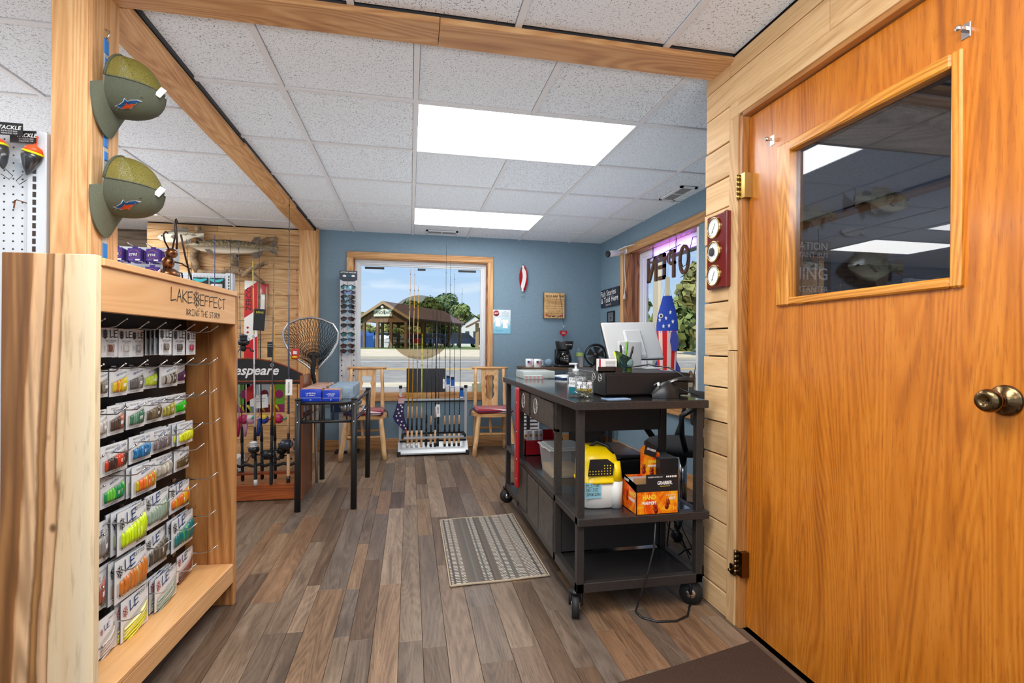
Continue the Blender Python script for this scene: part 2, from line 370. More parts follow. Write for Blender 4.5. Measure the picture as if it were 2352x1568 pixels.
M_FLOOR = wood('grey_brown_plank', S(74, 62, 53), S(134, 118, 104), S(170, 154, 139), 'y', 13, .4, .35, tones=FT, ring=.12, fib=.65, ringk=240.)
M_DARK = mat('dark_gap', S(28, 22, 18), .9)
M_PAVE = speck('pavement_concrete', S(176, 168, 150), S(205, 197, 178), 3, rough=.9)
# floor
fb = MB(M_DARK); fb.box((-6, -3.4, -.06), (3.6, 7, -.006)); floor = struct('floor', fb)
r = random.Random(3); x = -1.32; np_ = 0
while x < XR:
    w = r.choice((.062, .078, .09, .1, .112, .125)); y = 1.0 - r.uniform(0, .7)
    while y < YB:
        L = r.choice((.4, .55, .75, .95, 1.15)); y1 = min(y + L, YB)
        if y1 > 1.1 and y1 - y > .05:
            p = MB(M_FLOOR); p.box((x + .0006, y + .0006, -.006), (x + w - .0006, y1 - .0006, 0), ch=.0008); p.build('plank', floor); np_ += 1
        y = y1
    x += w
for a, b in (((-6, -3.4), (-1.32, 7)), ((-1.32, -3.4), (3.6, .3)), ((x, .3), (3.6, 7))):
    p = MB(M_FLOOR); p.box((a[0], a[1], -.006), (b[0], b[1], -.0005)); p.build('plank', floor)
# ceiling
cb = MB(mat('gap_shade_grey', S(110, 110, 112), .9)); cb.box((-6, -3.4, 2.396), (3.6, 7, 2.5)); ceil = struct('ceiling', cb)  # grey base paints the shadow edges in the gaps around the tiles
LIGHTS = [(.035, 2.61, 1.22, 3.245), (.035, 4.595, 1.22, 5.205), (-3.58, 4.76, -2.375, 5.41)]
def cells(xs, ys, merge=()):
    for i in range(len(xs) - 1):
        for j in range(len(ys) - 1):
            cx, cy = (xs[i] + xs[i + 1]) / 2, (ys[j] + ys[j + 1]) / 2
            if any(a <= cx <= c and b <= cy <= d for a, b, c, d in LIGHTS): continue
            t = MB(M_TILE); t.box((xs[i] + .0145, ys[j] + .0145, 2.385), (xs[i + 1] - .0145, ys[j + 1] - .0145, 2.396)); t.build('ceiling_tile', ceil)
def runner(x0, y0, x1, y1, z=2.3755):
    t = MB(M_GRID)
    if x1 - x0 > y1 - y0: t.box((x0, y0 - .0125, z), (x1, y0 + .0125, 2.386))
    else: t.box((x0 - .0125, y0, z), (x0 + .0125, y1, 2.386))
    t.build('grid_runner', ceil)
RX = [-1.0, -.61, .02, .631, 1.235, 1.84, XR + .02]; RY = [1.98, 2.595, 3.255, 3.92, 4.58, 5.22, YB + .02]
cells(RX, RY)
for q in RX[1:-1]:
    if abs(q - .631) < .01:
        for a, b in ((1.98, 2.595), (3.255, 4.58), (5.22, YB)): runner(q, a, q, b, 2.3765)
    else: runner(q, 1.98, q, YB)
for q in RY[1:-1]:
    for a, b in zip(RX, RX[1:]): runner(a + .01, q, b - .01, q, 2.3765)
LX = [-3.9, -3.6, -2.37, -1.81, -1.15]; LY = [2.06, 2.28, 2.95, 3.61, 4.27, 4.75, 5.42, 6.2]
cells(LX, LY)
for q in LX[1:-1]: runner(q, LY[0], q, 6.2)
for q in LY[1:-1]:
    for a, b in zip(LX, LX[1:]): runner(a + .01, q, b - .01, q, 2.3765)
FX = [-2.4, -1.81, -1.2, -.82, -.22, .4, 1.02, XW]; FY = [.6, 1.27, 1.91]
cells(FX, FY)
for q in FX[1:-1]: runner(q, .6, q, 1.91)
for a, b in zip(FX, FX[1:]): runner(a + .01, 1.27, b - .01, 1.27, 2.3765)
cells([-6, -3.9], [-3.4, 6.9]); cells([-3.9, -2.4], [-3.4, 2.06]); cells([-2.4, XW], [-3.4, .6])
# ceiling fixtures
M_EMIT = mat('lit_diffuser', (.9, .9, .9), .5, emit=(1, .985, .95), es=8.0)
def ceiling_light(b, label):
    x0, y0, x1, y1 = b; t = thing('ceiling_light', label, 'ceiling light', ((x0 + x1) / 2, (y0 + y1) / 2, ZC), group='ceiling light panels')
    m = MB(M_WHITE)
    for a, c in (((x0 - .012, y0 - .012), (x1 + .012, y0)), ((x0 - .012, y1), (x1 + .012, y1 + .012)), ((x0 - .012, y0), (x0, y1)), ((x1, y0), (x1 + .012, y1))):
        m.box((a[0], a[1], 2.374), (c[0], c[1], 2.39))
    m.build('frame', t, True)
    d = MB(M_EMIT); d.box((x0, y0, 2.379), (x1, y1, 2.392)); d.build('diffuser', t, True)
for b, l in zip(LIGHTS, ('large lit ceiling panel nearest the camera', 'lit ceiling panel near the window wall', 'lit ceiling panel above the left wood wall')): ceiling_light(b, l)
M_SLOT = mat('vent_dark', S(60, 60, 62), .8)
def vent(x0, y0, x1, y1, label, ax):
    t = thing('ceiling_vent', label, 'vent', ((x0 + x1) / 2, (y0 + y1) / 2, ZC), group='ceiling vents')
    f = MB(M_WHITE); bw = .022; M_SL = mat('vent_slat', S(150, 150, 152), .6)
    for a, c in (((x0, y0), (x1, y0 + bw)), ((x0, y1 - bw), (x1, y1)), ((x0, y0), (x0 + bw, y1)), ((x1 - bw, y0), (x1, y1))): f.box((a[0], a[1], 2.37), (c[0], c[1], 2.381))
    f.build('frame', t, True); d = MB(M_SLOT); d.box((x0 + .01, y0 + .01, 2.379), (x1 - .01, y1 - .01, 2.3809)); d.build('backing', t, True)
    n = 5
    for i in range(n):
        g = MB(M_SL)
        if ax == 'x':
            y = y0 + bw + (y1 - y0 - 2 * bw) * (i + .5) / n; g.box((x0 + bw, y - .003, 2.372), (x1 - bw, y + .004, 2.379))
        else:
            xx = x0 + bw + (x1 - x0 - 2 * bw) * (i + .5) / n; g.box((xx - .003, y0 + bw, 2.372), (xx + .004, y1 - bw, 2.379))
        g.build('slat', t, True)
    g = MB(M_GRID)
    if ax == 'x': g.box(((x0 + x1) / 2 - .006, y0 + bw, 2.371), ((x0 + x1) / 2 + .006, y1 - bw, 2.379))
    else: g.box((x0 + bw, (y0 + y1) / 2 - .006, 2.371), (x1 - bw, (y0 + y1) / 2 + .006, 2.379))
    g.build('divider', t, True)
vent(.16, 5.46, .5, 5.6, 'louvred white ceiling vent above the back window', 'x')
vent(2.02, 3.52, 2.16, 3.87, 'louvred white ceiling vent beside the right blue wall', 'y')
# back wall with the window opening
def wallbox(mb, u0, u1, z0, z1, holes, put):
    xs = sorted({u0, u1, *[h[0] for h in holes], *[h[1] for h in holes]})
    for a, b in zip(xs, xs[1:]):
        hs = [h for h in holes if h[0] <= a and h[1] >= b]
        if hs: put(a, b, z0, hs[0][2]); put(a, b, hs[0][3], z1)
        else: put(a, b, z0, z1)
wb = MB(M_BLUE); wallbox(wb, -1.1, XR + .14, 0, 2.4, [(-.605, .862, .612, 2.095)], lambda a, b, c, d: wb.box((a, YB, c), (b, YB + .14, d))); struct('wall_back', wb)
wr = MB(M_BLUE); wallbox(wr, 2.1, YB, 0, 2.4, [(3.62, 5.035, .66, 2.125)], lambda a, b, c, d: wr.box((XR, a, c), (XR + .14, b, d))); struct('wall_right', wr)
bb = MB(M_MAPLEX); bb.box((-.96, YB - .014, 0), (XR, YB - .0005, .118), ch=.003); struct('baseboard_back', bb)
bb = MB(M_MAPLEY); bb.box((XR - .014, 2.1, 0), (XR - .0005, YB - .015, .118), ch=.003); struct('baseboard_right', bb)
# window 1, in the back wall
M_GLASS = glassmat('window_glass', (.97, .985, .98), .1, 1.3)
w1 = MB(M_WHITE)
def ringy(m, x0, x1, z0, z1, w, y0, y1, mt=None):
    m.box((x0, y0, z0), (x0 + w, y1, z1), mt); m.box((x1 - w, y0, z0), (x1, y1, z1), mt); m.box((x0 + w, y0, z0), (x1 - w, y1, z0 + w), mt); m.box((x0 + w, y0, z1 - w), (x1 - w, y1, z1), mt)
ringy(w1, -.597, .854, .62, 2.087, .022, 5.79, 5.868); ringy(w1, -.575, .832, .642, 2.065, .018, 5.805, 5.86); ringy(w1, -.557, .814, .66, 2.047, .016, 5.82, 5.855)
w1o = struct('window_1', w1)
for a, b, mm in (((-.68, 2.097), (.928, 2.163), M_MAPLEX), ((-.68, .53), (-.611, 2.097), M_MAPLE), ((.867, .53), (.928, 2.097), M_MAPLE), ((-.611, .53), (.867, .608), M_MAPLEX)):
    m = MB(mm); m.box((a[0], YB - .02, a[1]), (b[0], YB - .0005, b[1]), ch=.002); m.build('casing_board', w1o)
for a, b, mm in (((-.611, YB - .001, .612), (-.598, 5.80, 2.095), M_REDOAK), ((.855, YB - .001, .612), (.867, 5.80, 2.095), M_REDOAK), ((-.6, YB - .001, 2.088), (.857, 5.80, 2.1), M_MAPLEX), ((-.611, YB - .012, .604), (.867, 5.80, .619), M_MAPLEX)):
    m = MB(mm); m.box(a, b); m.build('jamb_lining', w1o)
g = MB(M_GLASS); g.box((-.545, 5.836, .672), (.802, 5.840, 2.035)); g.build('pane', w1o)
# window 2, in the right wall
w2 = MB(M_WHITE); y0, y1 = 3.66, 5.015
def ringx(m, a, b, z0, z1, w, x0, x1, mt=None):
    m.box((x0, a, z0), (x1, a + w, z1), mt); m.box((x0, b - w, z0), (x1, b, z1), mt); m.box((x0, a + w, z0), (x1, b - w, z0 + w), mt); m.box((x0, a + w, z1 - w), (x1, b - w, z1), mt)
ringx(w2, 3.66, 4.86, .7, 2.11, .05, 2.325, 2.39); ringx(w2, 3.71, 4.81, .75, 2.06, .035, 2.34, 2.38); ringx(w2, 3.745, 4.775, .785, 2.025, .02, 2.35, 2.372)
lt = MB(M_BLKP); w2o = struct('window_2', w2); lt.box((2.318, 3.675, 1.19), (2.326, 3.69, 1.25)); lt.build('latch', w2o)
for a, b, mm in (((2.22, 3.45, 2.125), (2.2395, 5.11, 2.205), M_MAPLEY), ((2.22, 5.04, .6), (2.2395, 5.11, 2.125), M_MAPLE), ((2.2, 3.45, .575), (2.2395, 5.11, .655), M_MAPLEY)):
    m = MB(mm); m.box(a, b, ch=.002); m.build('casing_board', w2o)
for a, b, mm in (((2.2395, 4.86, .66), (2.39, 5.035, 2.125), M_REDOAK), ((2.2395, 3.62, 2.112), (2.39, 4.9, 2.124), M_REDOAKY), ((2.2395, 3.62, .66), (2.39, 4.9, .70), M_MAPLEY)):
    m = MB(mm); m.box(a, b); m.build('jamb_lining', w2o)
m = MB(M_WHITE); m.box((2.2395, 3.63, .7), (2.33, 3.66, 2.11)); m.build('jamb_lining', w2o)
g = MB(M_GLASS); g.box((2.358, 3.76, .8), (2.362, 4.76, 2.01)); g.build('pane', w2o)
# post, beams and pillar
pm = MB(M_MAPLE); pm.box((-1.149, 1.90, 0), (-1.045, 2.06, ZC - .02), ch=.003); post = struct('trim_1', pm)
m = MB(M_MAPLE); m.box((-1.045, 1.902, 0), (-1.033, 2.06, ZC - .001), ch=.002); m.build('corner_board', post)
bm_ = MB(M_DARK); bm_.box((-1.03, 1.91, 2.37), (XW, 2.05, 2.376)); beam = struct('trim_2', bm_)
for a, b in ((-1.033, .1), (.102, XW)):
    m = MB(M_MAPLEX); m.box((a, 1.90, 2.353), (b, 2.055, 2.3755), ch=.002); m.build('beam_board', beam)
bm_ = MB(M_DARK); bm_.box((-1.14, 2.06, 2.37), (-1.0, YB, 2.376)); beam = struct('trim_3', bm_)
for a, b, dx in ((2.06, 3.33, 0), (3.333, 4.75, .006), (4.753, 5.7, -.004)):
    m = MB(M_MAPLEY); m.box((-1.158 + dx, a, 2.352), (-1.0 + dx, b, 2.3755), ch=.002); m.build('beam_board', beam)
pl = MB(M_MAPLE); pl.box((-1.148, 5.63, 0), (-.985, YB + .02, 2.352), ch=.002); pil = struct('trim_4', pl)
m = MB(M_MAPLE); m.box((-.985, 5.65, 0), (-.962, YB - .0005, 2.376), ch=.002); m.build('corner_board', pil)
# left plank wall (back) and the weathered wall beyond it
pw = MB(M_DARK); pw.box((-2.62, 5.76, 0), (-1.1, 5.84, 2.4)); pwo = struct('wall_left', pw)
zs = [0, .145, .285, .425, .565, .702, .842, .98, 1.115, 1.253, 1.393, 1.53, 1.668, 1.808, 1.945, 2.08, 2.2, 2.31, 2.372]
for i, (a, b) in enumerate(zip(zs, zs[1:])):
    cut = r.uniform(-2.2, -1.4) if i % 2 else -1.1
    for u, v in ((-2.62, cut), (cut + .002, -1.13)):
        if v - u > .05:
            m = MB(M_PLANKX); d = r.uniform(0, .005); m.box((u, 5.742 - d, a + .0015), (v, 5.76, b - .0015), ch=.002); m.build('plank', pwo)
pw = MB(M_DARK); pw.box((-6, 6.25, 0), (-2.5, 6.35, 2.4)); pwo = struct('wall_far', pw)
for i in range(12):
    m = MB(M_GREYPL if i >= 8 else M_PLANKX); m.box((-6, 6.23, i * .2), (-2.5, 6.25, i * .2 + .196), ch=.002); m.build('plank', pwo)
# door wall: planks on the shop side, office behind
M_OFF = mat('office_wall_paint', S(92, 104, 118), .8)
dw = MB(M_DARK); wallbox(dw, -1.2, 2.09, 0, 2.4, [(.85, 1.845, 0, 2.105)], lambda a, b, c, d: dw.box((XW, a, c), (XW + .1, b, d))); dwo = struct('wall_door', dw)

PLZ = [.103, .247, .392, .537, .681, .824, .976, 1.111, 1.232, 1.349, 1.47, 1.612, 1.751, 1.881, 2.027, 2.176, 2.298]
pz = [0] + PLZ + [2.376]
M_PLANKZ = wood('rustic_plank_z', S(176, 130, 84), S(214, 172, 120), S(232, 198, 150), 'z', 16, .6, .1, knot=.4)
for i, (a, b) in enumerate(zip(pz, pz[1:])):
    if b <= pz[-3] + .001:
        m = MB(M_PLANKY); d = r.uniform(0, .006); m.box((XW - .016 - d, 1.916, a + .003), (XW, 2.088 + r.uniform(0, .012), b - .003), ch=.002); m.build('plank', dwo)
for u, v, a, b in ((1.403, 2.095, pz[-3], pz[-2]), (.2, 1.40, pz[-3], pz[-2]), (1.925, 2.1, pz[-2], 2.374), (.9, 1.922, pz[-2], 2.374), (-.3, .897, pz[-2], 2.374)):
    m = MB(M_PLANKY); d = r.uniform(0, .004); m.box((XW - .016 - d, u, a + .002), (XW, v, b - .002), ch=.002); m.build('plank', dwo)
of = MB(M_OFF); of.box((XW + .1, 2.02, 0), (3.4, 2.09, 2.4)); of.box((3.3, -1.2, 0), (3.4, 2.02, 2.4)); of.box((XW + .1, -1.3, 0), (3.4, -1.2, 2.4)); ofo = struct('wall_office', of)
m = MB(M_GREYPL); m.box((XW + .1, 2.0, 2.1), (3.3, 2.02, 2.376)); m.build('plank', ofo)
OFL = lamp('office_fill', 'POINT', (2.3, .4, 2.1), 110, (1, .95, .9), shadow_soft_size=.2)  # unseen lamp added so the office fish show through the door glass
# door casing and the door
M_JAMB = wood('oak_jamb', S(120, 74, 30), S(170, 112, 56), S(196, 140, 80), 'z', 16, .4, .05); M_JAMBY = wood('oak_jamb_y', S(120, 74, 30), S(170, 112, 56), S(196, 140, 80), 'y', 16, .4, .05)
ca = MB(M_PLANKY); ca.box((XW - .022, 1.857, 2.11), (XW, 1.916, pz[-3]), ch=.002); cao = struct('trim_5', ca)
for a, b, mm in (((XW - .024, 1.86, 0), (XW, 1.916, 1.135), M_PLANKZ), ((XW - .024, 1.86, 1.138), (XW, 1.916, 2.11), M_PLANKZ), ((XW - .024, -.2, 2.113), (XW, 1.857, pz[-3] - .002), M_PLANKY),
                 ((XW - .018, 1.838, 0), (XW + .09, 1.859, 2.105), M_JAMB), ((XW - .018, .84, 2.096), (XW + .09, 1.838, 2.115), M_JAMBY)):
    m = MB(mm); m.box(a, b, ch=.0015); m.build('casing_board', cao)
# ================================================================ the door
M_DOOR = wood('orange_oak_veneer', S(134, 68, 14), S(192, 110, 26), S(216, 136, 46), 'z', 10, .32, .02, ring=.16, fib=.6, coat=.3, ringk=230.)
M_DOORT = wood('orange_oak_trim', S(160, 92, 24), S(206, 134, 44), S(228, 162, 74), 'z', 16, .32, .05, ring=.3, fib=.5, coat=.3)
M_DOORTY = wood('orange_oak_trim_y', S(160, 92, 24), S(206, 134, 44), S(228, 162, 74), 'y', 16, .32, .05, ring=.3, fib=.5, coat=.3)
M_PANE = glassmat('dark_door_glass', (.42, .45, .5), 1.0, 1.75)
DX = XW + .012
d = MB(M_DOOR); wallbox(d, .862, 1.834, .012, 2.09, [(1.035, 1.605, 1.325, 1.876)], lambda a, b, c, e: d.box((DX, a, c), (DX + .042, b, e))); door = struct('door_1', d)
door['label'] = 'orange oak door with a dark glass window'
def trimbar(p, q, mm):
    m = MB(mm); m.box(p, q, ch=.005); m.build('window_trim', door)
trimbar((DX - .014, 1.012, 1.305), (DX + .03, 1.04, 1.905), M_DOORT); trimbar((DX - .014, 1.6, 1.305), (DX + .03, 1.662, 1.905), M_DOORT)
trimbar((DX - .0135, 1.04, 1.305), (DX + .03, 1.6, 1.333), M_DOORTY); trimbar((DX - .0135, 1.04, 1.868), (DX + .03, 1.6, 1.905), M_DOORTY)
g = MB(M_PANE); g.box((DX + .02, 1.03, 1.32), (DX + .024, 1.61, 1.88)); g.build('pane', door)
M_ABRASS = mat('antique_brass', S(120, 98, 68), .22, 1)
k = MB(M_ABRASS); k.lathe([(.036, 0), (.036, .004), (.03, .008), (.0165, .011), (.0125, .02), (.0125, .03), (.02, .036), (.0265, .045), (.0275, .054), (.023, .063), (.012, .067), (.011, .0655), (.001, .065)], (DX, .92, 1.032), (-1, 0, 0), 28); k.build('door_knob', door)
for z in (1.81, .267):
    m = MB(M_BRASS if z > 1 else M_ABRASS); x = XW - .024
    for i in range(5): m.cyl((x - .002, 1.852, z - .05 + i * .02), (x - .002, 1.852, z - .0305 + i * .02), .0065, n=10)
    m.box((x + .002, 1.815, z - .05), (x + .0345, 1.8505, z + .05)); m.build('hinge', door)
for y, z in ((1.70, 1.948), (1.012, 1.948)):
    m = MB(M_CHROME); m.box((DX - .0025, y - .011, z - .022), (DX, y + .011, z + .016), ch=.001); m.box((DX - .022, y - .006, z - .004), (DX, y + .006, z + .004)); m.ball((DX - .024, y, z), .0085)
    m.build('bracket', door)
# ---------------------------------------------------------------- fish mounts
def fishmat(name, back, side, belly, spots, sscale=40, h=.06, bars=False):
    m, t, b = newmat(name); c = N(t, 'ShaderNodeTexCoord'); sx = N(t, 'ShaderNodeSeparateXYZ'); t.links.new(c.outputs['Object'], sx.inputs[0])
    z = mathn(t, 'ADD', mathn(t, 'DIVIDE', sx.outputs['Z'], 2 * h), .5)
    col = ramp(t, [(.12, belly), (.4, side), (.62, side), (.86, back)], z)
    mp = N(t, 'ShaderNodeMapping'); mp.inputs['Scale'].default_value = (1.5, 1, .5) if bars else (.7, 1, 1.2); t.links.new(c.outputs['Object'], mp.inputs[0])
    n = noise(t, mp.outputs[0], sscale, 2); f = ramp_f(t, n, .5, .62)
    f = mathn(t, 'MULTIPLY', f, ramp_f(t, z, .2, .5))
    t.links.new(mixc(t, col, spots, mathn(t, 'MULTIPLY', f, .75)), b.inputs['Base Color']); b.inputs['Roughness'].default_value = .32
    return m
def fish(label, loc, L, prof, fins, fm, ff, flip=1, out=.35, rz=0, tilt=0, cat='fish mount', eye=None):
    """profile: (u, top, bottom) in body lengths, head at u=0 on the -x side (flip=-1 mirrors)"""
    t = thing('fish_mount', label, cat, loc, rz); t.rotation_euler.y = tilt
    b = MB(fm)
    def fn(u, v):
        k = 0
        while k < len(prof) - 2 and prof[k + 1][0] < u: k += 1
        a, c = prof[k], prof[k + 1]; q = min(1, max(0, (u - a[0]) / (c[0] - a[0]))); q = q * q * (3 - 2 * q) * .5 + q * .5
        top = a[1] + (c[1] - a[1]) * q; bot = a[2] + (c[2] - a[2]) * q; an = 2 * PI * v
        h = (top - bot) / 2; return (flip * (u - .5) * L, -math.cos(an) * h * out * 2 * L * .6, ((top + bot) / 2 + math.sin(an) * h) * L)
    b.grid(fn, 24, 14); b.build('body', t)
    for nm, poly, yy in fins:
        m = MB(ff); pts = [(flip * (x - .5) * L, z * L) for x, z in poly]; m.M = Matrix(((1, 0, 0, 0), (0, 0, 1, yy * L), (0, 1, 0, 0), (0, 0, 0, 1)))
        m.prism(pts, -.004 * L, .004 * L); m.build(nm, t)
    if eye:
        m = MB(mat('fish_eye', (.02, .02, .02), .1)); m.ball((flip * (eye[0] - .5) * L, -eye[2] * L, eye[1] * L), .012 * L * 1.4, nu=8, nv=6); m.build('eye', t)
    return t
BASSP = [(0, .02, -.03), (.06, .07, -.09), (.2, .13, -.15), (.4, .16, -.17), (.6, .12, -.13), (.78, .055, -.05), (.84, .05, -.045)]
BASSF = [('tail_fin', [(.82, .045), (.9, .09), (1.0, .16), (.96, .0), (1.0, -.14), (.9, -.07), (.82, -.04)], 0), ('dorsal_fin', [(.36, .14), (.42, .24), (.5, .2), (.56, .23), (.66, .19), (.7, .08)], 0),
 ('anal_fin', [(.58, -.12), (.62, -.22), (.7, -.18), (.72, -.07)], 0), ('side_fin', [(.3, -.02), (.36, .03), (.44, -.06), (.38, -.1)], -.075)]
GILLP = [(0, .0, -.03), (.08, .1, -.1), (.25, .22, -.2), (.45, .25, -.24), (.62, .17, -.17), (.78, .06, -.06), (.82, .055, -.05)]
GILLF = [('tail_fin', [(.8, .05), (.9, .1), (1.0, .13), (.97, 0), (1.0, -.13), (.9, -.09), (.8, -.05)], 0), ('dorsal_fin', [(.25, .2), (.33, .33), (.5, .35), (.66, .32), (.74, .2), (.7, .09)], 0),
 ('anal_fin', [(.48, -.21), (.56, -.33), (.7, -.28), (.74, -.08)], 0), ('side_fin', [(.3, -.02), (.38, .04), (.5, -.06), (.4, -.1)], -.09)]
PIKEP = [(0, .005, -.012), (.08, .03, -.035), (.17, .055, -.07), (.3, .075, -.09), (.5, .08, -.09), (.68, .068, -.075), (.84, .035, -.035), (.9, .03, -.03)]
PIKEF = [('tail_fin', [(.88, .028), (.95, .07), (1.0, .09), (.97, 0), (1.0, -.085), (.95, -.065), (.88, -.028)], 0), ('dorsal_fin', [(.7, .06), (.74, .12), (.8, .13), (.84, .035)], 0),
 ('anal_fin', [(.7, -.07), (.74, -.13), (.8, -.12), (.83, -.035)], 0), ('side_fin', [(.22, -.05), (.27, -.11), (.31, -.1), (.28, -.05)], -.045), ('belly_fin', [(.48, -.085), (.52, -.14), (.56, -.13), (.54, -.08)], -.02)]
FM_BASS = fishmat('bass_skin', S(120, 116, 100), S(214, 206, 184), S(238, 232, 216), S(84, 80, 66), 38, .06)
FM_PIKE = fishmat('pike_skin', S(58, 52, 40), S(112, 98, 72), S(222, 208, 186), S(170, 154, 116), 70, .07)
FM_DK = fishmat('dark_fish_skin', S(80, 84, 70), S(126, 128, 104), S(190, 186, 160), S(50, 56, 48), 34, .06, True)
FM_FIN = speck('fish_fin', S(70, 58, 48), S(112, 94, 76), 60, rough=.4)
fish('mounted bass behind the pike on the left plank wall', (-2.26, 5.62, 2.225), .42, BASSP, BASSF, FM_BASS, FM_FIN, eye=(.1, .02, .05), tilt=-.1)
fish('long mounted pike with pale belly on the left plank wall', (-1.785, 5.61, 2.14), .87, PIKEP, PIKEF, FM_PIKE, FM_FIN, eye=(.13, .03, .03))
M_BRANCH = speck('driftwood', S(92, 72, 54), S(168, 142, 110), 14, rough=.8, bmp=.4)
t = thing('driftwood_branch', 'gnarled driftwood branch holding two mounted fish', 'branch', (-2.0, 5.68, 1.9))
def branch(nm, pts, rs):
    m = MB(M_BRANCH); P = []; R = []
    for i in range(len(pts) - 1):
        for k in range(4):
            q = k / 4; P.append([pts[i][j] + (pts[i + 1][j] - pts[i][j]) * q + rnd.uniform(-.008, .008) for j in range(3)]); R.append((rs[i] + (rs[i + 1] - rs[i]) * q) * rnd.uniform(.85, 1.15))
    P.append(pts[-1]); R.append(rs[-1]); m.tube(P, R, 8); return m.build(nm, t, True)
branch('upright_limb', [(-2.12, 5.66, 2.34), (-2.12, 5.68, 2.2), (-2.17, 5.69, 2.02), (-2.13, 5.68, 1.88)], [.035, .034, .045, .03])
branch('lower_limb', [(-2.13, 5.68, 1.88), (-1.95, 5.67, 1.87), (-1.75, 5.66, 1.9), (-1.6, 5.66, 1.86), (-1.5, 5.68, 1.78)], [.03, .028, .035, .03, .015])
branch('twig', [(-1.7, 5.64, 1.84), (-1.6, 5.62, 1.93), (-1.45, 5.62, 1.99)], [.022, .026, .02])
branch('twig', [(-1.75, 5.66, 1.9), (-1.78, 5.66, 2.0), (-1.76, 5.66, 2.06)], [.04, .04, .03])
branch('twig', [(-1.7, 5.69, 2.12), (-1.55, 5.69, 2.2), (-1.38, 5.69, 2.27)], [.02, .035, .02])
# through the door glass: fish and a sign on the office wall
fish('dark bass mount on the office wall behind the door glass', (2.155, 1.965, 1.84), .31, BASSP, BASSF, FM_DK, FM_FIN, flip=-1, eye=(.1, .02, .06))
fish('long fish mount cut off by the frame of the door glass', (1.68, 1.97, 1.755), .45, PIKEP, PIKEF, FM_DK, FM_FIN, eye=(.13, .03, .03))
fish('round sunfish mount low on the office wall behind the door glass', (2.12, 1.965, 1.53), .31, GILLP, GILLF, FM_DK, FM_FIN, eye=(.12, .0, .07))
m = MB(mat('metal_fish_sign', S(130, 130, 134), .4, .6)); pts = [((u - .5) * .13, tp * .13) for u, tp, bt in BASSP] + [(.065, .02), (.06, 0), (.065, -.02)] + [((u - .5) * .13, bt * .13) for u, tp, bt in BASSP[::-1]]
m.M = frame((2.04, 2.012, 1.698), (1, 0, 0), (0, 0, 1)); m.prism(pts, -.001, .006); o = m.build('fish_plaque'); tag(o, 'small flat silver fish plaque above the round sunfish mount', 'wall plaque')
t = thing('office_sign', 'dark sign in pale block capitals on the office wall', 'sign', (1.755, 2.019, 1.52))
m = MB(mat('sign_slate', S(66, 68, 74), .7)); m.box((-.17, -.012, -.15), (.162, 0, .125)); m.build('board', t)
m = MB(mat('sign_pale', S(196, 196, 196), .7))
for st, z, sz in (('EDUCATION', .098, .05), ('IS IMPORTANT BUT', .058, .034), ('FISHING', -.03, .08), ('IS IMPORTANTER', -.1, .038)): m.text(st, frame((-.0, -.0125, z), (1, 0, 0), (0, 0, 1)), sz, bold=.01)
m.build('lettering', t)['kind'] = 'stuff'
# ================================================================ outdoors
M_ROAD = speck('asphalt_road', S(146, 138, 126), S(172, 162, 146), 2, rough=.95)
M_WALK = speck('sidewalk_concrete', S(214, 194, 158), S(234, 214, 178), 1.5, rough=.95)
M_GRASS = speck('lawn_grass', S(86, 110, 48), S(128, 142, 70), 2.5, rough=.95)
GP = [(5.88, .17), (10.5, .16), (14.2, .12), (24.4, .51), (33, .88), (41, .9), (66, .95), (160, 1.2)]
def gz(y):
    for (a, b), (c, d) in zip(GP, GP[1:]):
        if y <= c: return b + (d - b) * (y - a) / (c - a)
    return GP[-1][1]
def strip(name, ya, yb, mm, lift=0):
    m = MB(mm); ys = [ya] + [q for q, _ in GP if ya < q < yb] + [yb]
    for a, b in zip(ys, ys[1:]): m.add([(-70, a, gz(a) + lift), (70, a, gz(a) + lift), (70, b, gz(b) + lift), (-70, b, gz(b) + lift)], [(0, 1, 2, 3)])
    return struct(name, m)
strip('sidewalk_near', 5.9, 14.2, M_WALK); rd = strip('road', 14.2, 24.4, M_ROAD); strip('sidewalk_far', 24.4, 33.5, M_WALK); strip('lawn', 33.5, 158, M_GRASS)
for i, (ya, yb, mm) in enumerate(((24.2, 24.55, mat('kerb', S(196, 186, 164), .9)), (18.2, 18.32, mat('yellow_line', S(214, 176, 96), .9)), (18.6, 18.72, mat('yellow_line', S(214, 176, 96), .9)), (22.2, 22.3, mat('white_line', S(222, 214, 204), .9)))):
    m = MB(mm); h = .1 if i == 0 else .012; m.add([(-70, ya, gz(ya) + h), (70, ya, gz(ya) + h), (70, yb, gz(yb) + h), (-70, yb, gz(yb) + h), (-70, ya, gz(ya)), (70, ya, gz(ya))], [(0, 1, 2, 3), (4, 5, 1, 0)]); m.build('road_marking' if i else 'kerb', rd)
m = MB(M_PAVE); m.box((-90, -90, -.3), (-6.01, 60, -.1)); m.box((-6, -90, -.3), (90, -3.41, -.1)); m.box((3.61, -3.4, -.3), (90, 5.88, -.1)); struct('pavement', m)
M_BARK = speck('bark', S(84, 66, 50), S(122, 100, 78), 8, rough=.9)
def leafmat(name, a, b):
    m, t, p = newmat(name); v = coords(t, (1, 1, 1), False); n = noise(t, v, 1.1, 5); t.links.new(ramp(t, [(.3, a), (.7, b)], n), p.inputs['Base Color']); p.inputs['Roughness'].default_value = .7; return m
LEAF = [leafmat('leaf_dark', S(74, 100, 50), S(122, 142, 72)), leafmat('leaf_mid', S(96, 118, 58), S(146, 158, 86)), leafmat('leaf_olive', S(120, 124, 64), S(180, 172, 98))]
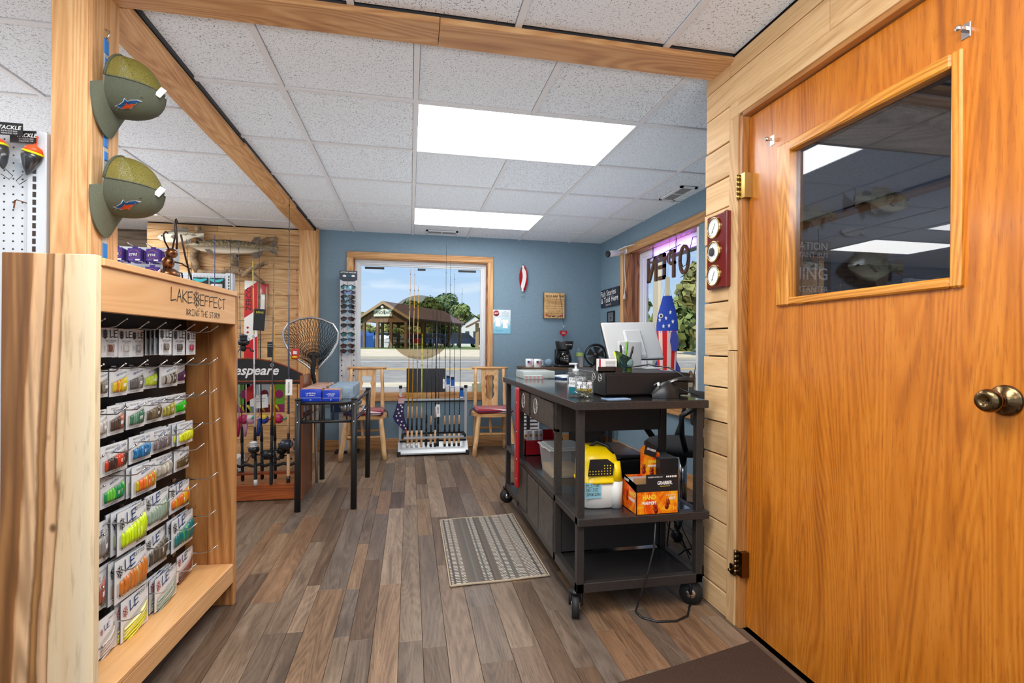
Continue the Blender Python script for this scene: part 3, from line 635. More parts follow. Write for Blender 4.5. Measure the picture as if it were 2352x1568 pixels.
def tree(label, x, y, h, rw, k=0, n=4200, zc=.6, group=None, leaf=.24):
    z = gz(y) if y > 5.9 else -.1; t = thing('tree', label, 'tree', (x, y, z), group=group)
    m = MB(M_BARK); m.tube([(0, 0, -.1), (.1, 0, h * .3), (0, .1, h * .6)], [rw * .07, rw * .05, rw * .02], 7); m.build('trunk', t)
    R = random.Random(int(x * 13 + y * 7)); m = MB(LEAF[k]); cl = []
    for i in range(22):
        a = R.uniform(0, 2 * PI); q = R.random() ** .5; zz = R.uniform(-1, 1); rr = math.sqrt(max(0, 1 - zz * zz)) * q
        cl.append((rw * .8 * rr * math.cos(a), rw * .8 * rr * math.sin(a), h * zc + zz * h * (1 - zc) * .8, R.uniform(.28, .5) * rw))
    for i in range(n):
        c = R.choice(cl); a = R.uniform(0, 2 * PI); zz = R.uniform(-1, 1); rr = math.sqrt(1 - zz * zz); d = Vector((rr * math.cos(a), rr * math.sin(a), zz)); p = Vector(c[:3]) + d * c[3] * R.uniform(.75, 1.08)
        s_ = leaf * R.uniform(.6, 1.5); u = d.cross(Vector((R.uniform(-1, 1), R.uniform(-1, 1), R.uniform(-1, 1)))).normalized() * s_; w = (d.cross(u).normalized() + d * R.uniform(-.7, .7)) * s_
        m.add([tuple(p - u), tuple(p + w), tuple(p + u), tuple(p - w)], [(0, 1, 2, 3)])
    m.build('foliage', t)
G_ = 'trees beyond the shelter'
for x, y, h, rw, k, l in ((-7.754, 83.184, 5.99, 1.17, 1, 'small tree beyond the left end of the shelter roof'),
     (-1.615, 79.903, 5.5, 2.5, 1, 'low tree just right of the shelter gable'),
     (0.513, 83.554, 7.3, 3.1, 0, 'tree rising behind the left part of the shelter roof'),
     (2.794, 79.012, 7.7, 3.3, 0, 'tall tree behind the middle of the shelter roof'),
     (5.85, 84.516, 8.1, 3.4, 0, 'tallest round tree behind the right part of the shelter roof'),
     (7.42, 78.077, 6.3, 2.4, 1, 'tree at the right end of the shelter roof'),
     (11.219, 94.653, 5.71, 1.64, 1, 'low tree behind the white house'),
     (13.627, 94.167, 6.1, 1.97, 1, 'low tree at the right edge of the back window'),
     (-6.0, 75.0, 2.7, 2.6, 2, 'bushy thicket seen under the left of the shelter roof'),
     (-2.6, 74.5, 2.7, 2.6, 2, 'bushy thicket seen under the middle of the shelter roof'),
     (1.12, 75.8, 2.7, 2.6, 2, 'bushy thicket seen under the right of the shelter roof')):
    tree(l, x, y, h, rw, k, 4600, .58 if h > 3 else .5, group=G_, leaf=.2)
tree('big olive green tree across the road in the right window', 17.4, 26.8, 5.6, 2.0, 2, 3200, .55, leaf=.2)
tree('slim tree left of the hanging fish windsock', 13.2, 28.4, 3.9, 1.0, 1, 1200, .5, leaf=.16)
tree('low hedge like tree behind the big olive tree', 19.6, 33, 3.6, 2.4, 1, 1600, .5, leaf=.24)
# pavilion
M_BEAMB = wood('pavilion_timber', S(92, 66, 46), S(132, 98, 70), S(156, 122, 90), 'z', 3, .8, .1)
M_SHING = speck('brown_shingles', S(104, 80, 70), S(134, 106, 92), 5, rough=.9)
M_TRIMB = mat('fascia_tan', S(176, 146, 112), .8)
t = thing('park_shelter', 'open timber park shelter with brown gable roof across the road', 'shelter', (-1.95, 41.2, gz(41)))
A0, A1 = Vector((-1.95, 41.2, 4.6)), Vector((3.3, 50.9, 4.63)); ax = (A1 - A0); ax.z = 0; ax.normalize(); sd = Vector((ax.y, -ax.x, 0)); LN = 11.0
MS = Matrix(((sd.x, ax.x, 0, A0.x), (sd.y, ax.y, 0, A0.y), (0, 0, 1, 0), (0, 0, 0, 1)))   # local: x across, y along the ridge
HW = 2.32; zr, ze = 4.6, 3.28
def pav(nm, fnc, mm): m = MB(mm); m.M = MS; fnc(m); return m.build(nm, t, True)
for sg in (-1, 1):
    pav('roof_slope', lambda m: m.add([(0, -.35, zr), (sg * HW, -.35, ze), (sg * HW, LN, ze), (0, LN, zr), (0, -.35, zr - .12), (sg * HW, -.35, ze - .12), (sg * HW, LN, ze - .12), (0, LN, zr - .12)], [(0, 1, 2, 3) if sg > 0 else (3, 2, 1, 0), (4, 7, 6, 5), (0, 4, 5, 1), (1, 5, 6, 2), (2, 6, 7, 3)]), M_SHING)
    pav('fascia_board', lambda m: m.add([(0, -.4, zr + .02), (sg * (HW + .04), -.4, ze + .02), (sg * (HW + .04), -.4, ze - .2), (0, -.4, zr - .22), (0, -.34, zr + .02), (sg * (HW + .04), -.34, ze + .02), (sg * (HW + .04), -.34, ze - .2), (0, -.34, zr - .22)], [(0, 1, 2, 3), (7, 6, 5, 4), (0, 4, 5, 1), (3, 2, 6, 7)]), M_TRIMB)
pav('gable_panel', lambda m: m.add([(-HW + .3, -.05, ze - .05), (HW - .3, -.05, ze - .05), (0, -.05, zr - .25), (-HW + .3, .05, ze - .05), (HW - .3, .05, ze - .05), (0, .05, zr - .25)], [(0, 1, 2), (5, 4, 3)]), M_BEAMB)
pav('gable_panel', lambda m: m.box((-2.0, -.05, ze - .35), (2.0, .06, ze - .02)), M_BEAMB)
for x in (-1.9, -.66, .55, 1.85):
    pav('post', lambda m: m.box((x - .1, -.08, gz(41) - .1), (x + .1, .12, ze - .3)), M_BEAMB)
for y in (2.7, 5.4, 8.1, 10.6):
    for x in (-1.9, 1.9): pav('post', lambda m: m.box((x - .1, y - .1, gz(41) - .1), (x + .1, y + .1, ze - .05)), M_BEAMB)
for x in (-1.9, 1.9): pav('eave_beam', lambda m: m.box((x - .1, 0, ze - .3), (x + .1, LN - .2, ze - .04)), M_BEAMB)
pav('lamp', lambda m: m.ball((0, -.45, zr - .5), .12), M_WHITE)
t = thing('town_sign', 'cream sign lettered SAND LAKE on the shelter gable', 'sign', tuple(MS @ Vector((-.12, -.14, 3.69))))
m = MB(mat('cream_sign', S(226, 226, 206), .6)); m.M = MS; m.box((-.95, -.16, 3.4), (.72, -.11, 3.98)); m.build('board', t, True)
m = MB(mat('sign_ink', S(50, 50, 50), .7)); m.M = MS; m.text('SAND LAKE', frame((-.115, -.165, 3.69), (1, 0, 0), (0, 0, 1)), .32, bold=.012); m.build('lettering', t, True)['kind'] = 'stuff'
M_FERN = LEAF[1]
for i, (x, y, l) in enumerate(((-1.28, -.1, 'hanging fern at the left of the shelter'), (1.1, -.1, 'hanging fern at the right of the shelter'))):
    p = MS @ Vector((x, y, 2.2)); t = thing('hanging_fern', l, 'hanging plant', tuple(p)); m = MB(M_FERN); R = random.Random(i)
    for j in range(90):
        a = R.uniform(0, 2 * PI); q = R.uniform(.2, .42); m.tube([(0, 0, .1), (q * .6 * math.cos(a), q * .6 * math.sin(a), .25), (q * math.cos(a), q * math.sin(a), R.uniform(-.2, .1))], [.03, .03, .004], 3)
    m.build('fronds', t); m = MB(M_BARK); m.lathe([(.1, -.1), (.16, .1)], n=8); m.build('basket', t); m = MB(M_BLACK); m.tube([(0, 0, .1), (0, 0, .82)], .008, 4); m.build('hanger', t)
def picnic(loc, rz, l):
    t = thing('picnic_table', l, 'picnic table', loc, rz); W_ = mat('picnic_wood', S(110, 88, 70), .85)
    m = MB(W_); m.box((-.9, -.38, .72), (.9, .38, .77)); m.build('tabletop', t)
    for s in (-1, 1):
        m = MB(W_); m.box((-.9, s * .75 - .13, .42), (.9, s * .75 + .13, .46)); m.build('bench', t)
        m = MB(W_); m.tube([(s * .6, -.7, 0), (s * .6, .15, .73)], .04, 4); m.tube([(s * .6, .7, 0), (s * .6, -.15, .73)], .04, 4); m.build('leg_frame', t)
for v, l in (((.3, 1.5, 0), 'picnic table at the front of the shelter'), ((-.8, 4.5, 0), 'picnic table in the middle of the shelter'), ((.9, 7.5, 0), 'picnic table deep in the shelter')):
    p = MS @ Vector(v); picnic((p.x, p.y, gz(p.y)), .3, l)
def car(loc, rz, col, label, L=4.7):
    t = thing('car', label, 'car', loc, rz); h = 1.7
    M_ = mat('car_paint_%d_%d_%d' % tuple(int(c * 99) for c in col), col, .25, .3, coat=.5)
    prof = [(-.5, .25), (-.5, .52), (-.47, .62), (-.43, .95), (-.08, 1.0), (.12, .98), (.26, .62), (.46, .56), (.5, .45), (.5, .25)]
    m = MB(M_); m.M = frame((0, .9, 0), (1, 0, 0), (0, 0, 1)); m.prism([(x * L, z * h) for x, z in prof], 0, 1.8); m.build('body', t)
    wn = [(-.4, .64), (-.38, .9), (-.1, .93), (.1, .91), (.2, .64)]
    m = MB(mat('car_glass', (.02, .025, .03), .1)); m.M = frame((0, .9, 0), (1, 0, 0), (0, 0, 1)); m.prism([(x * L, z * h) for x, z in wn], -.01, 1.81); m.build('window', t)
    for x in (-.31, .31):
        for y in (-.88, .72):
            m = MB(M_BLKP); m.cyl((x * L, y, .34), (x * L, y + .16, .34), .35, n=14); m.cyl((x * L, y - .005, .34), (x * L, y + .165, .34), .2, n=10, m=M_CHROME); m.build('wheel', t)
car((6.1, 60.1, gz(60)), .03, S(44, 52, 82), 'dark blue car parked right of the shelter')
car((1.2, 66, gz(66)), .2, S(170, 40, 40), 'red car parked behind the shelter', 4.2)
car((3.3, 64, gz(64)), .1, S(60, 90, 160), 'mid blue car parked behind the shelter posts', 4.2)
car((-1.9, 60, gz(60)), .1, S(150, 150, 152), 'silver car parked behind the left shelter posts', 4.4)
# white house, small shelter, tarp, tent, pole
t = thing('house', 'white clapboard house with pale gable at the right', 'house', (9.0, 76, gz(76)))
m = MB(mat('white_siding', S(232, 228, 220), .8)); m.box((-1.6, -.4, 0), (2.6, 6, 3.0)); m.M = T(.5, 0, 0) @ frame((0, -.4, 0), (1, 0, 0), (0, 0, 1)); m.prism([(-2.1, 3.0), (2.1, 3.0), (0, 4.6)], -6.4, 0); m.build('walls', t)
m = MB(M_SHING)
for sg in (-1, 1): m.add([(.5, -.6, 4.75), (.5 + sg * 2.4, -.6, 2.95), (.5 + sg * 2.4, 6.2, 2.95), (.5, 6.2, 4.75)], [(0, 1, 2, 3)])
m.build('roof', t)
for x in (-.9, .3):
    m = MB(mat('dark_pane', S(70, 76, 84), .3)); m.box((x, -.45, 1.3), (x + .6, -.38, 2.3)); m.build('window', t)
t = thing('small_shelter', 'small tan gabled kiosk at the right edge of the back window', 'kiosk', (5.3, 37.8, gz(37.8)))
for x in (-.35, 1.3):
    m = MB(M_TRIMB); m.box((x - .12, -.1, -.05), (x + .12, .12, 1.95)); m.build('post', t)
for sg in (-1, 1):
    m = MB(M_SHING); c = .45; m.add([(c, -.5, 2.55), (c + sg * 1.5, -.5, 1.75), (c + sg * 1.5, 1.6, 1.75), (c, 1.6, 2.55), (c, -.5, 2.42), (c + sg * 1.5, -.5, 1.62), (c + sg * 1.5, 1.6, 1.62), (c, 1.6, 2.42)], [(0, 1, 2, 3), (4, 7, 6, 5), (0, 4, 5, 1), (1, 5, 6, 2), (2, 6, 7, 3)]); m.build('roof_slope', t)
m = MB(M_BEAMB); m.box((-.4, .1, .3), (1.3, .14, 1.6)); m.build('notice_panel', t)
def canopy(loc, w, d_, h, col, nm, l):
    t = thing(nm, l, 'canopy', loc); M_ = mat(nm + '_cloth', col, .8)
    def fn(u, v): return ((u - .5) * w * (1 - .1 * abs(v - .5)), (v - .5) * d_, h * (1 - (2 * v - 1) ** 4 * .55) + .06 * math.sin(u * 9 + v * 7))
    m = MB(M_); m.grid(fn, 12, 10); m.box((-w / 2 + .05, -d_ / 2, 0), (w / 2 - .05, -d_ / 2 + .04, h * .7)); m.box((w / 2 - .06, -d_ / 2, 0), (w / 2 - .02, d_ / 2, h * .75)); m.build('cover', t)
    for x in (-w / 2, w / 2):
        m = MB(M_STEEL); m.tube([(x, -d_ / 2 - .03, 0), (x, -d_ / 2 - .03, h * .75)], .03, 5); m.build('pole', t)
canopy((-3.9, 47.6, gz(47)), 1.5, 2.5, 1.5, S(40, 92, 168), 'blue_tarp', 'bright blue tarp cover behind the left shelter posts')
canopy((-2.7, 51.5, gz(51)), 1.4, 2.4, 1.15, S(225, 225, 225), 'white_tent', 'low white tent right of the blue tarp')
t = thing('utility_pole', 'wooden utility pole with crossarm near the white house', 'pole', (6.2, 66, gz(66))); m = MB(M_BARK); m.tube([(0, 0, 0), (0, 0, 4.1)], .1, 6); m.build('mast', t); m = MB(M_BARK); m.box((-.7, -.06, 3.7), (.7, .06, 3.82)); m.build('crossarm', t)
# beige porch column outside the right window
m = MB(mat('porch_beige', S(242, 222, 186), .8)); m.box((4.0, 7.66, -.1), (4.05, 7.86, 4.2), ch=.01); struct('trim_6', m)
# ================================================================ lure display case
M_CASE = wood('hickory_case', S(150, 96, 52), S(212, 158, 104), S(232, 190, 140), 'z', 7, .4, .1, ring=.12, fib=.3, coat=.2, knot=.4)
M_CASED = wood('hickory_inner', S(96, 56, 26), S(164, 108, 58), S(204, 150, 94), 'z', 6, .4, .15, ring=.25, fib=.4, coat=.2, knot=.6)
M_CASEX = wood('maple_sign_board', S(206, 150, 92), S(226, 172, 114), S(236, 188, 134), 'x', 8, .35, .05, ring=.16, fib=.1, coat=.25)
M_PEGB = mat('black_pegboard', S(34, 31, 29), .55)
M_HOLE_GLINT = mat('peg_hole', S(92, 70, 44), .9)  # brown stands for a dark hole with a golden glint painted in
M_INK = mat('black_ink', S(24, 20, 18), .6)
def streak_mat():
    """pale sapwood at the front edge running into brown heartwood with a pale streak"""
    m, t, b = newmat('hickory_side'); c = N(t, 'ShaderNodeTexCoord'); sx = N(t, 'ShaderNodeSeparateXYZ'); t.links.new(c.outputs['Object'], sx.inputs[0])
    v = coords(t, (1, 1, .12), False); n = noise(t, v, 9, 5, .6, .6); n2 = noise(t, v, 60, 3); lo = noise(t, v, 3.2, 2, .5, .4)
    yy = mathn(t, 'ADD', sx.outputs['Y'], mathn(t, 'MULTIPLY', mathn(t, 'SUBTRACT', n, .5), .05))
    yy = mathn(t, 'SUBTRACT', yy, mathn(t, 'MULTIPLY', mathn(t, 'SUBTRACT', 1.38, sx.outputs['Z']), mathn(t, 'MULTIPLY', ramp_f(t, sx.outputs['Y'], .06, .09), .035)))
    col = ramp(t, [(0, S(238, 214, 174)), (.02, S(226, 206, 172)), (.066, S(220, 190, 148)), (.071, S(120, 78, 36)), (.076, S(214, 170, 124)), (.092, S(222, 178, 136)), (.097, S(120, 80, 40)), (.108, S(180, 130, 76)), (.115, S(110, 70, 34)), (.121, S(226, 184, 140)), (.15, S(222, 176, 128)), (.156, S(150, 98, 50)), (.172, S(112, 72, 36)), (.19, S(166, 116, 66)), (.205, S(124, 80, 40)), (.24, S(156, 106, 60))], mathn(t, 'ADD', yy, 0.0))
    g = mathn(t, 'MULTIPLY', mathn(t, 'ADD', mathn(t, 'MULTIPLY', mathn(t, 'SINE', mathn(t, 'MULTIPLY', lo, 150.)), .5), .5), ramp_f(t, sx.outputs['Y'], .1, .16))
    col = mixc(t, col, S(104, 66, 32), mathn(t, 'MULTIPLY', g, .55)); col = mixc(t, col, S(120, 84, 48), mathn(t, 'MULTIPLY', ramp_f(t, n2, .5, .75), .3))
    k = N(t, 'ShaderNodeTexVoronoi'); k.inputs['Scale'].default_value = 6.5; t.links.new(coords(t, (1, 1, .7), False), k.inputs['Vector'])
    col = mixc(t, col, S(70, 40, 16), mathn(t, 'MULTIPLY', ramp_f(t, k.outputs['Distance'], .085, .03), .85))
    t.links.new(col, b.inputs['Base Color']); b.inputs['Roughness'].default_value = .4; return m
M_SIDE = streak_mat()
CA = (-.819, 1.554, 0); CRZ = math.atan2(.99721823, .07453726)
CMX = Matrix.Translation(CA) @ RZ(CRZ)
case = thing('lure_display_case', 'open maple display case hung with lure packets, black lettering on its header', 'display case', CA, CRZ)
def cpart(nm, a, b, mm, ch=.002, par=None): m = MB(mm); m.box(a, b, ch=ch); return m.build(nm, par or case)
cpart('side_panel', (-.024, -.002, 0), (0, .222, 1.384), M_SIDE); cpart('side_panel', (.866, -.002, 0), (.889, .1085, 1.378), M_CASED); cpart('side_panel', (.866, .1095, 0), (.889, .222, 1.378), M_CASED)
hd = cpart('header_board', (0, .0, 1.234), (.866, .02, 1.358), M_CASEX); cpart('top_trim', (0, -.008, 1.358), (.866, .03, 1.379), M_CASEX); cpart('top_board', (0, .03, 1.36), (.866, .222, 1.378), M_CASEX)
cpart('bottom_shelf', (0, .0, .164), (.866, .2, .184), M_CASEX, .004); cpart('front_rail', (0, .001, .1), (.866, .022, .1635), M_CASEX, .002); cpart('back_board', (0, .208, .1), (.866, .22, 1.36), M_CASED)
pg = cpart('pegboard', (0, .2, .184), (.866, .206, 1.36), M_PEGB, 0)
m = MB(M_HOLE_GLINT)
for i in range(33):
    for j in range(45): m.lathe([(.0028, 0), (.0028, .0003)], (.02 + i * .0257, .2, .2 + j * .0257), (0, -1, 0), 6)
o = m.build('peg_hole', pg); o['kind'] = 'stuff'
m = MB(M_INK); fm = lambda x, z: frame((x, -.0006, z), (1, 0, 0), (0, 0, 1))
m.strokes('LAKE', fm(.345, 1.296), .042, .0042, sx=1.15, seed=2); m.strokes('EFFECT', fm(.548, 1.293), .042, .0042, sx=1.1, adv=.8, seed=5); m.strokes('*', fm(.503, 1.29), .05, .0034, jit=.02, sx=1.1)
m.strokes('BRING THE STORM', fm(.448, 1.252), .0215, .0024, sx=1.12, seed=8); m.strokes('LURE CO', fm(.525, 1.277), .007, .0005, sx=1.2, seed=3)
o = m.build('lettering', hd); o['kind'] = 'stuff'
HK = [[.06, .164, .267, .376, .47, .565, .665, .76]] * 3 + [[.059, .214, .375, .512, .635, .788], [.07, .268, .407, .651], [.07, .241, .424, .59, .763], [.07, .241, .415, .599, .758], [.065, .24, .423, .598, .768]]
HZ = [1.219, 1.09, .96, .836, .748, .606, .456, .296]
for row, z in zip(HK, HZ):
    for x in row:
        m = MB(M_STEEL); dz = rnd.uniform(-.004, .004); dx = rnd.uniform(-.006, .006)
        m.tube([(x, .203, z - .024), (x + dx * .5, .08, z - .024 + dz * .5), (x + dx, .058, z - .022 + dz), (x + dx, .03, z + dz)], .0021, 6); m.ball((x + dx, .03, z + dz), .0036, nu=8, nv=6); m.box((x - .012, .194, z - .03), (x + .012, .2, z - .018)); m.build('peg_hook', case)
# ---- lure packets
M_PACK = mat('packet_white', S(232, 234, 236), .3, coat=.3); M_PACKG = mat('packet_back_grey', S(120, 128, 140), .35); M_CLEAR = mat('packet_clear', S(198, 196, 192), .15, coat=.6)
M_STK = mat('price_sticker', S(246, 246, 244), .6); M_LEB = mat('logo_blue', S(26, 70, 124), .5); M_LER = mat('logo_red', S(170, 40, 40), .5); M_NAVY = mat('packet_navy_edge', S(52, 66, 84), .4)
M_HEAD = mat('header_print_blue', S(120, 160, 200), .5); M_SCENE = speck('packet_photo_print', S(60, 52, 40), S(190, 176, 140), 300, rough=.5)
def lmat(c): return mat('lure_%d_%d_%d' % c, S(*c), .3, coat=.4)
G_PK = 'lure packets on the display case'
def packet(x0, x1, z1, z0, y, style, c1, c2, label, behind=0, blabel=None):
    w, h = x1 - x0, z1 - z0; loc = CMX @ Vector(((x0 + x1) / 2, y, z1)); t = thing('lure_packet', label, 'lure packet', tuple(loc), CRZ + rnd.uniform(-.04, .04), G_PK)
    B = .006 if style != 'strip' else .003
    sf = lambda u, v, e=0: (w * (u - .5), -B * math.sin(PI * min(1, max(0, u))) * math.sin(PI * min(1, max(0, v))) * (1 + .3 * math.sin(7 * u + 5 * v)) - e, -h * v)
    m = MB(M_PACK); m.grid(lambda u, v: sf(u, 1 - v), 7, 7, None, True); m.grid(lambda u, v: (w * (.5 - u), .003 + B * .5 * math.sin(PI * u) * math.sin(PI * v), -h * (1 - v)), 4, 4, M_PACKG if style != 'strip' else M_NAVY, True)
    m.build('pouch', t)
    def patch(nm, uv, mm, e=.0008):
        p = MB(mm); P = []
        n = 5
        for j in range(n + 1):
            for i in range(n + 1):
                a, b = i / n, j / n; q = [uv[0][k] * (1 - a) * (1 - b) + uv[1][k] * a * (1 - b) + uv[2][k] * a * b + uv[3][k] * (1 - a) * b for k in (0, 1)]; P.append(sf(q[0], q[1], e))
        p.add(P, [(j * 6 + i + 6, j * 6 + i + 7, j * 6 + i + 1, j * 6 + i) for j in range(n) for i in range(n)], None, True); return p.build(nm, t)
    if style == 'strip': patch('window', [(.3, .55), (.72, .55), (.72, .88), (.3, .88)], lmat(c2)); u0, u1, va, vb, vc, n = .34, .68, .58, .58, .8, 5
    elif style == 'sq': patch('window', [(.07, .5), (.93, .24), (.93, .8), (.07, .9)], M_CLEAR); u0, u1, va, vb, vc, n = .12, .88, .5, .32, .84, 9
    elif style == 'big': patch('window', [(.06, .55), (.95, .2), (.95, .86), (.06, .86)], M_CLEAR); u0, u1, va, vb, vc, n = .1, .92, .52, .26, .84, 9
    else: patch('window', [(.08, .6), (.94, .3), (.94, .94), (.08, .94)], M_CLEAR); u0, u1, va, vb, vc, n = .1, .92, .6, .4, .9, 7
    m = MB(lmat(c1)); R = random.Random(int(x0 * 997) + int(z0 * 777))
    for i in range(n):
        u = u0 + (u1 - u0) * (i + .5) / n; v0 = va + (vb - va) * (i + .5) / n; rr = w * (u1 - u0) / n * .62; mm = lmat(c1) if R.random() < .6 else lmat(c2); bow = R.uniform(-.03, .05)
        if style == 'fry':
            uu = lambda k: .1 + .82 * k; vv = .52 + .42 * (i + .5) / n; m.tube([sf(uu(k), vv + .16 - .3 * k + .05 * math.sin(3 * k + i), .002) for k in (0, .25, .5, .75, 1)], [h * .02, h * .036, h * .045, h * .036, h * .01], 6, mm, flat=.6)
        else: m.tube([sf(u + bow * math.sin(3.1 * k), v0 + (vc - v0) * k, .0018) for k in (0, .25, .5, .75, 1)], [rr * .5, rr, rr * 1.05, rr, rr * .7], 6, mm, flat=.6)
    o = m.build('lures', t); o['kind'] = 'stuff'
    L = MB(M_INK); q = lambda u, v, e=.0014: Matrix.Translation(sf(u, v, e)) @ frame((0, 0, 0), (1, 0, 0), (0, 0, 1))
    if style == 'strip':
        L.strokes('*', q(.1, .33), w * .3, w * .045, jit=.02); L.strokes('LE', q(.48, .31), w * .3, w * .05, seed=4); L.text('SALTY FLATIES', q(.5, .44), w * .1, bold=.01); L.text('LURE PACK', q(.5, .5), w * .07)
        L.text('MADE IN USA', q(.5, .93), w * .07); L.M = Matrix.Identity(4); L.text('SALTY', q(.16, .7) @ RZ(-PI / 2), w * .09)
    elif style == 'sq':
        L.text('KENTUCKY FRY', q(.4, .1), w * .07); L.text('RATTLE TAIL', q(.62, .2) @ RZ(.22), w * .1, M_LEB, bold=.01); L.text('WWW.LAKE EFFECT', q(.4, .94), w * .06)
    else:
        s_ = w * .2; L.strokes('*', q(.08, .4) @ RZ(.15), s_, w * .016, M_INK if style == 'big' else M_LER, jit=.02); L.strokes('LE', q(.28, .32) @ RZ(.12), s_ * 1.05, w * .035, M_LEB, seed=2); L.strokes('FROST FRY' if style == 'fry' else 'KETTLE TAIL', q(.56, .13) @ RZ(.1), w * .075, w * .011, seed=6)
        if style == 'big': L.strokes(c_names.get(c1, 'COYOTE'), q(.1, .9), w * .08, w * .01, seed=3)
    o = L.build('print', t); o['kind'] = 'stuff'
    if style == 'big':
        patch('photo_print', [(.62, .74), (.97, .66), (.97, .9), (.62, .9)], M_SCENE, .004); patch('name_strip', [(.08, .82), (.6, .8), (.6, .92), (.08, .94)], M_STK, .0006)
    if style in ('sq', 'big'): patch('price_sticker', [(.56, .56), (.74, .54), (.74, .66), (.56, .68)], M_STK, .0062 if style == 'sq' else .006)
    if style == 'strip' and behind == 0: pass
    short = re.split(r',| in the | at the | cut off | of the ', label.replace('at the front of the long navy stack', 'fronting the long navy stack'))[0] + (' of the ' + label.split('of the ')[-1] if 'of the ' in label and ' row' in label.split('of the ')[-1] and len(label.split()) < 12 else '')
    for k in range(behind):
        d = dup(t, tuple(CMX @ Vector(((x0 + x1) / 2 - rnd.uniform(.003, .012), y + .014 * (k + 1), z1 + rnd.uniform(-.002, .002)))), CRZ + rnd.uniform(-.05, .05), ('nearest', 'second', 'third', 'fourth', 'fifth', 'sixth', 'seventh')[k] + ' spare packet behind the ' + short, None)
        d['group'] = G_PK
c_names = {(206, 232, 30): 'GHOST LIME', (206, 120, 44): 'SHEETIES', (150, 168, 150): 'CONGOTE'}
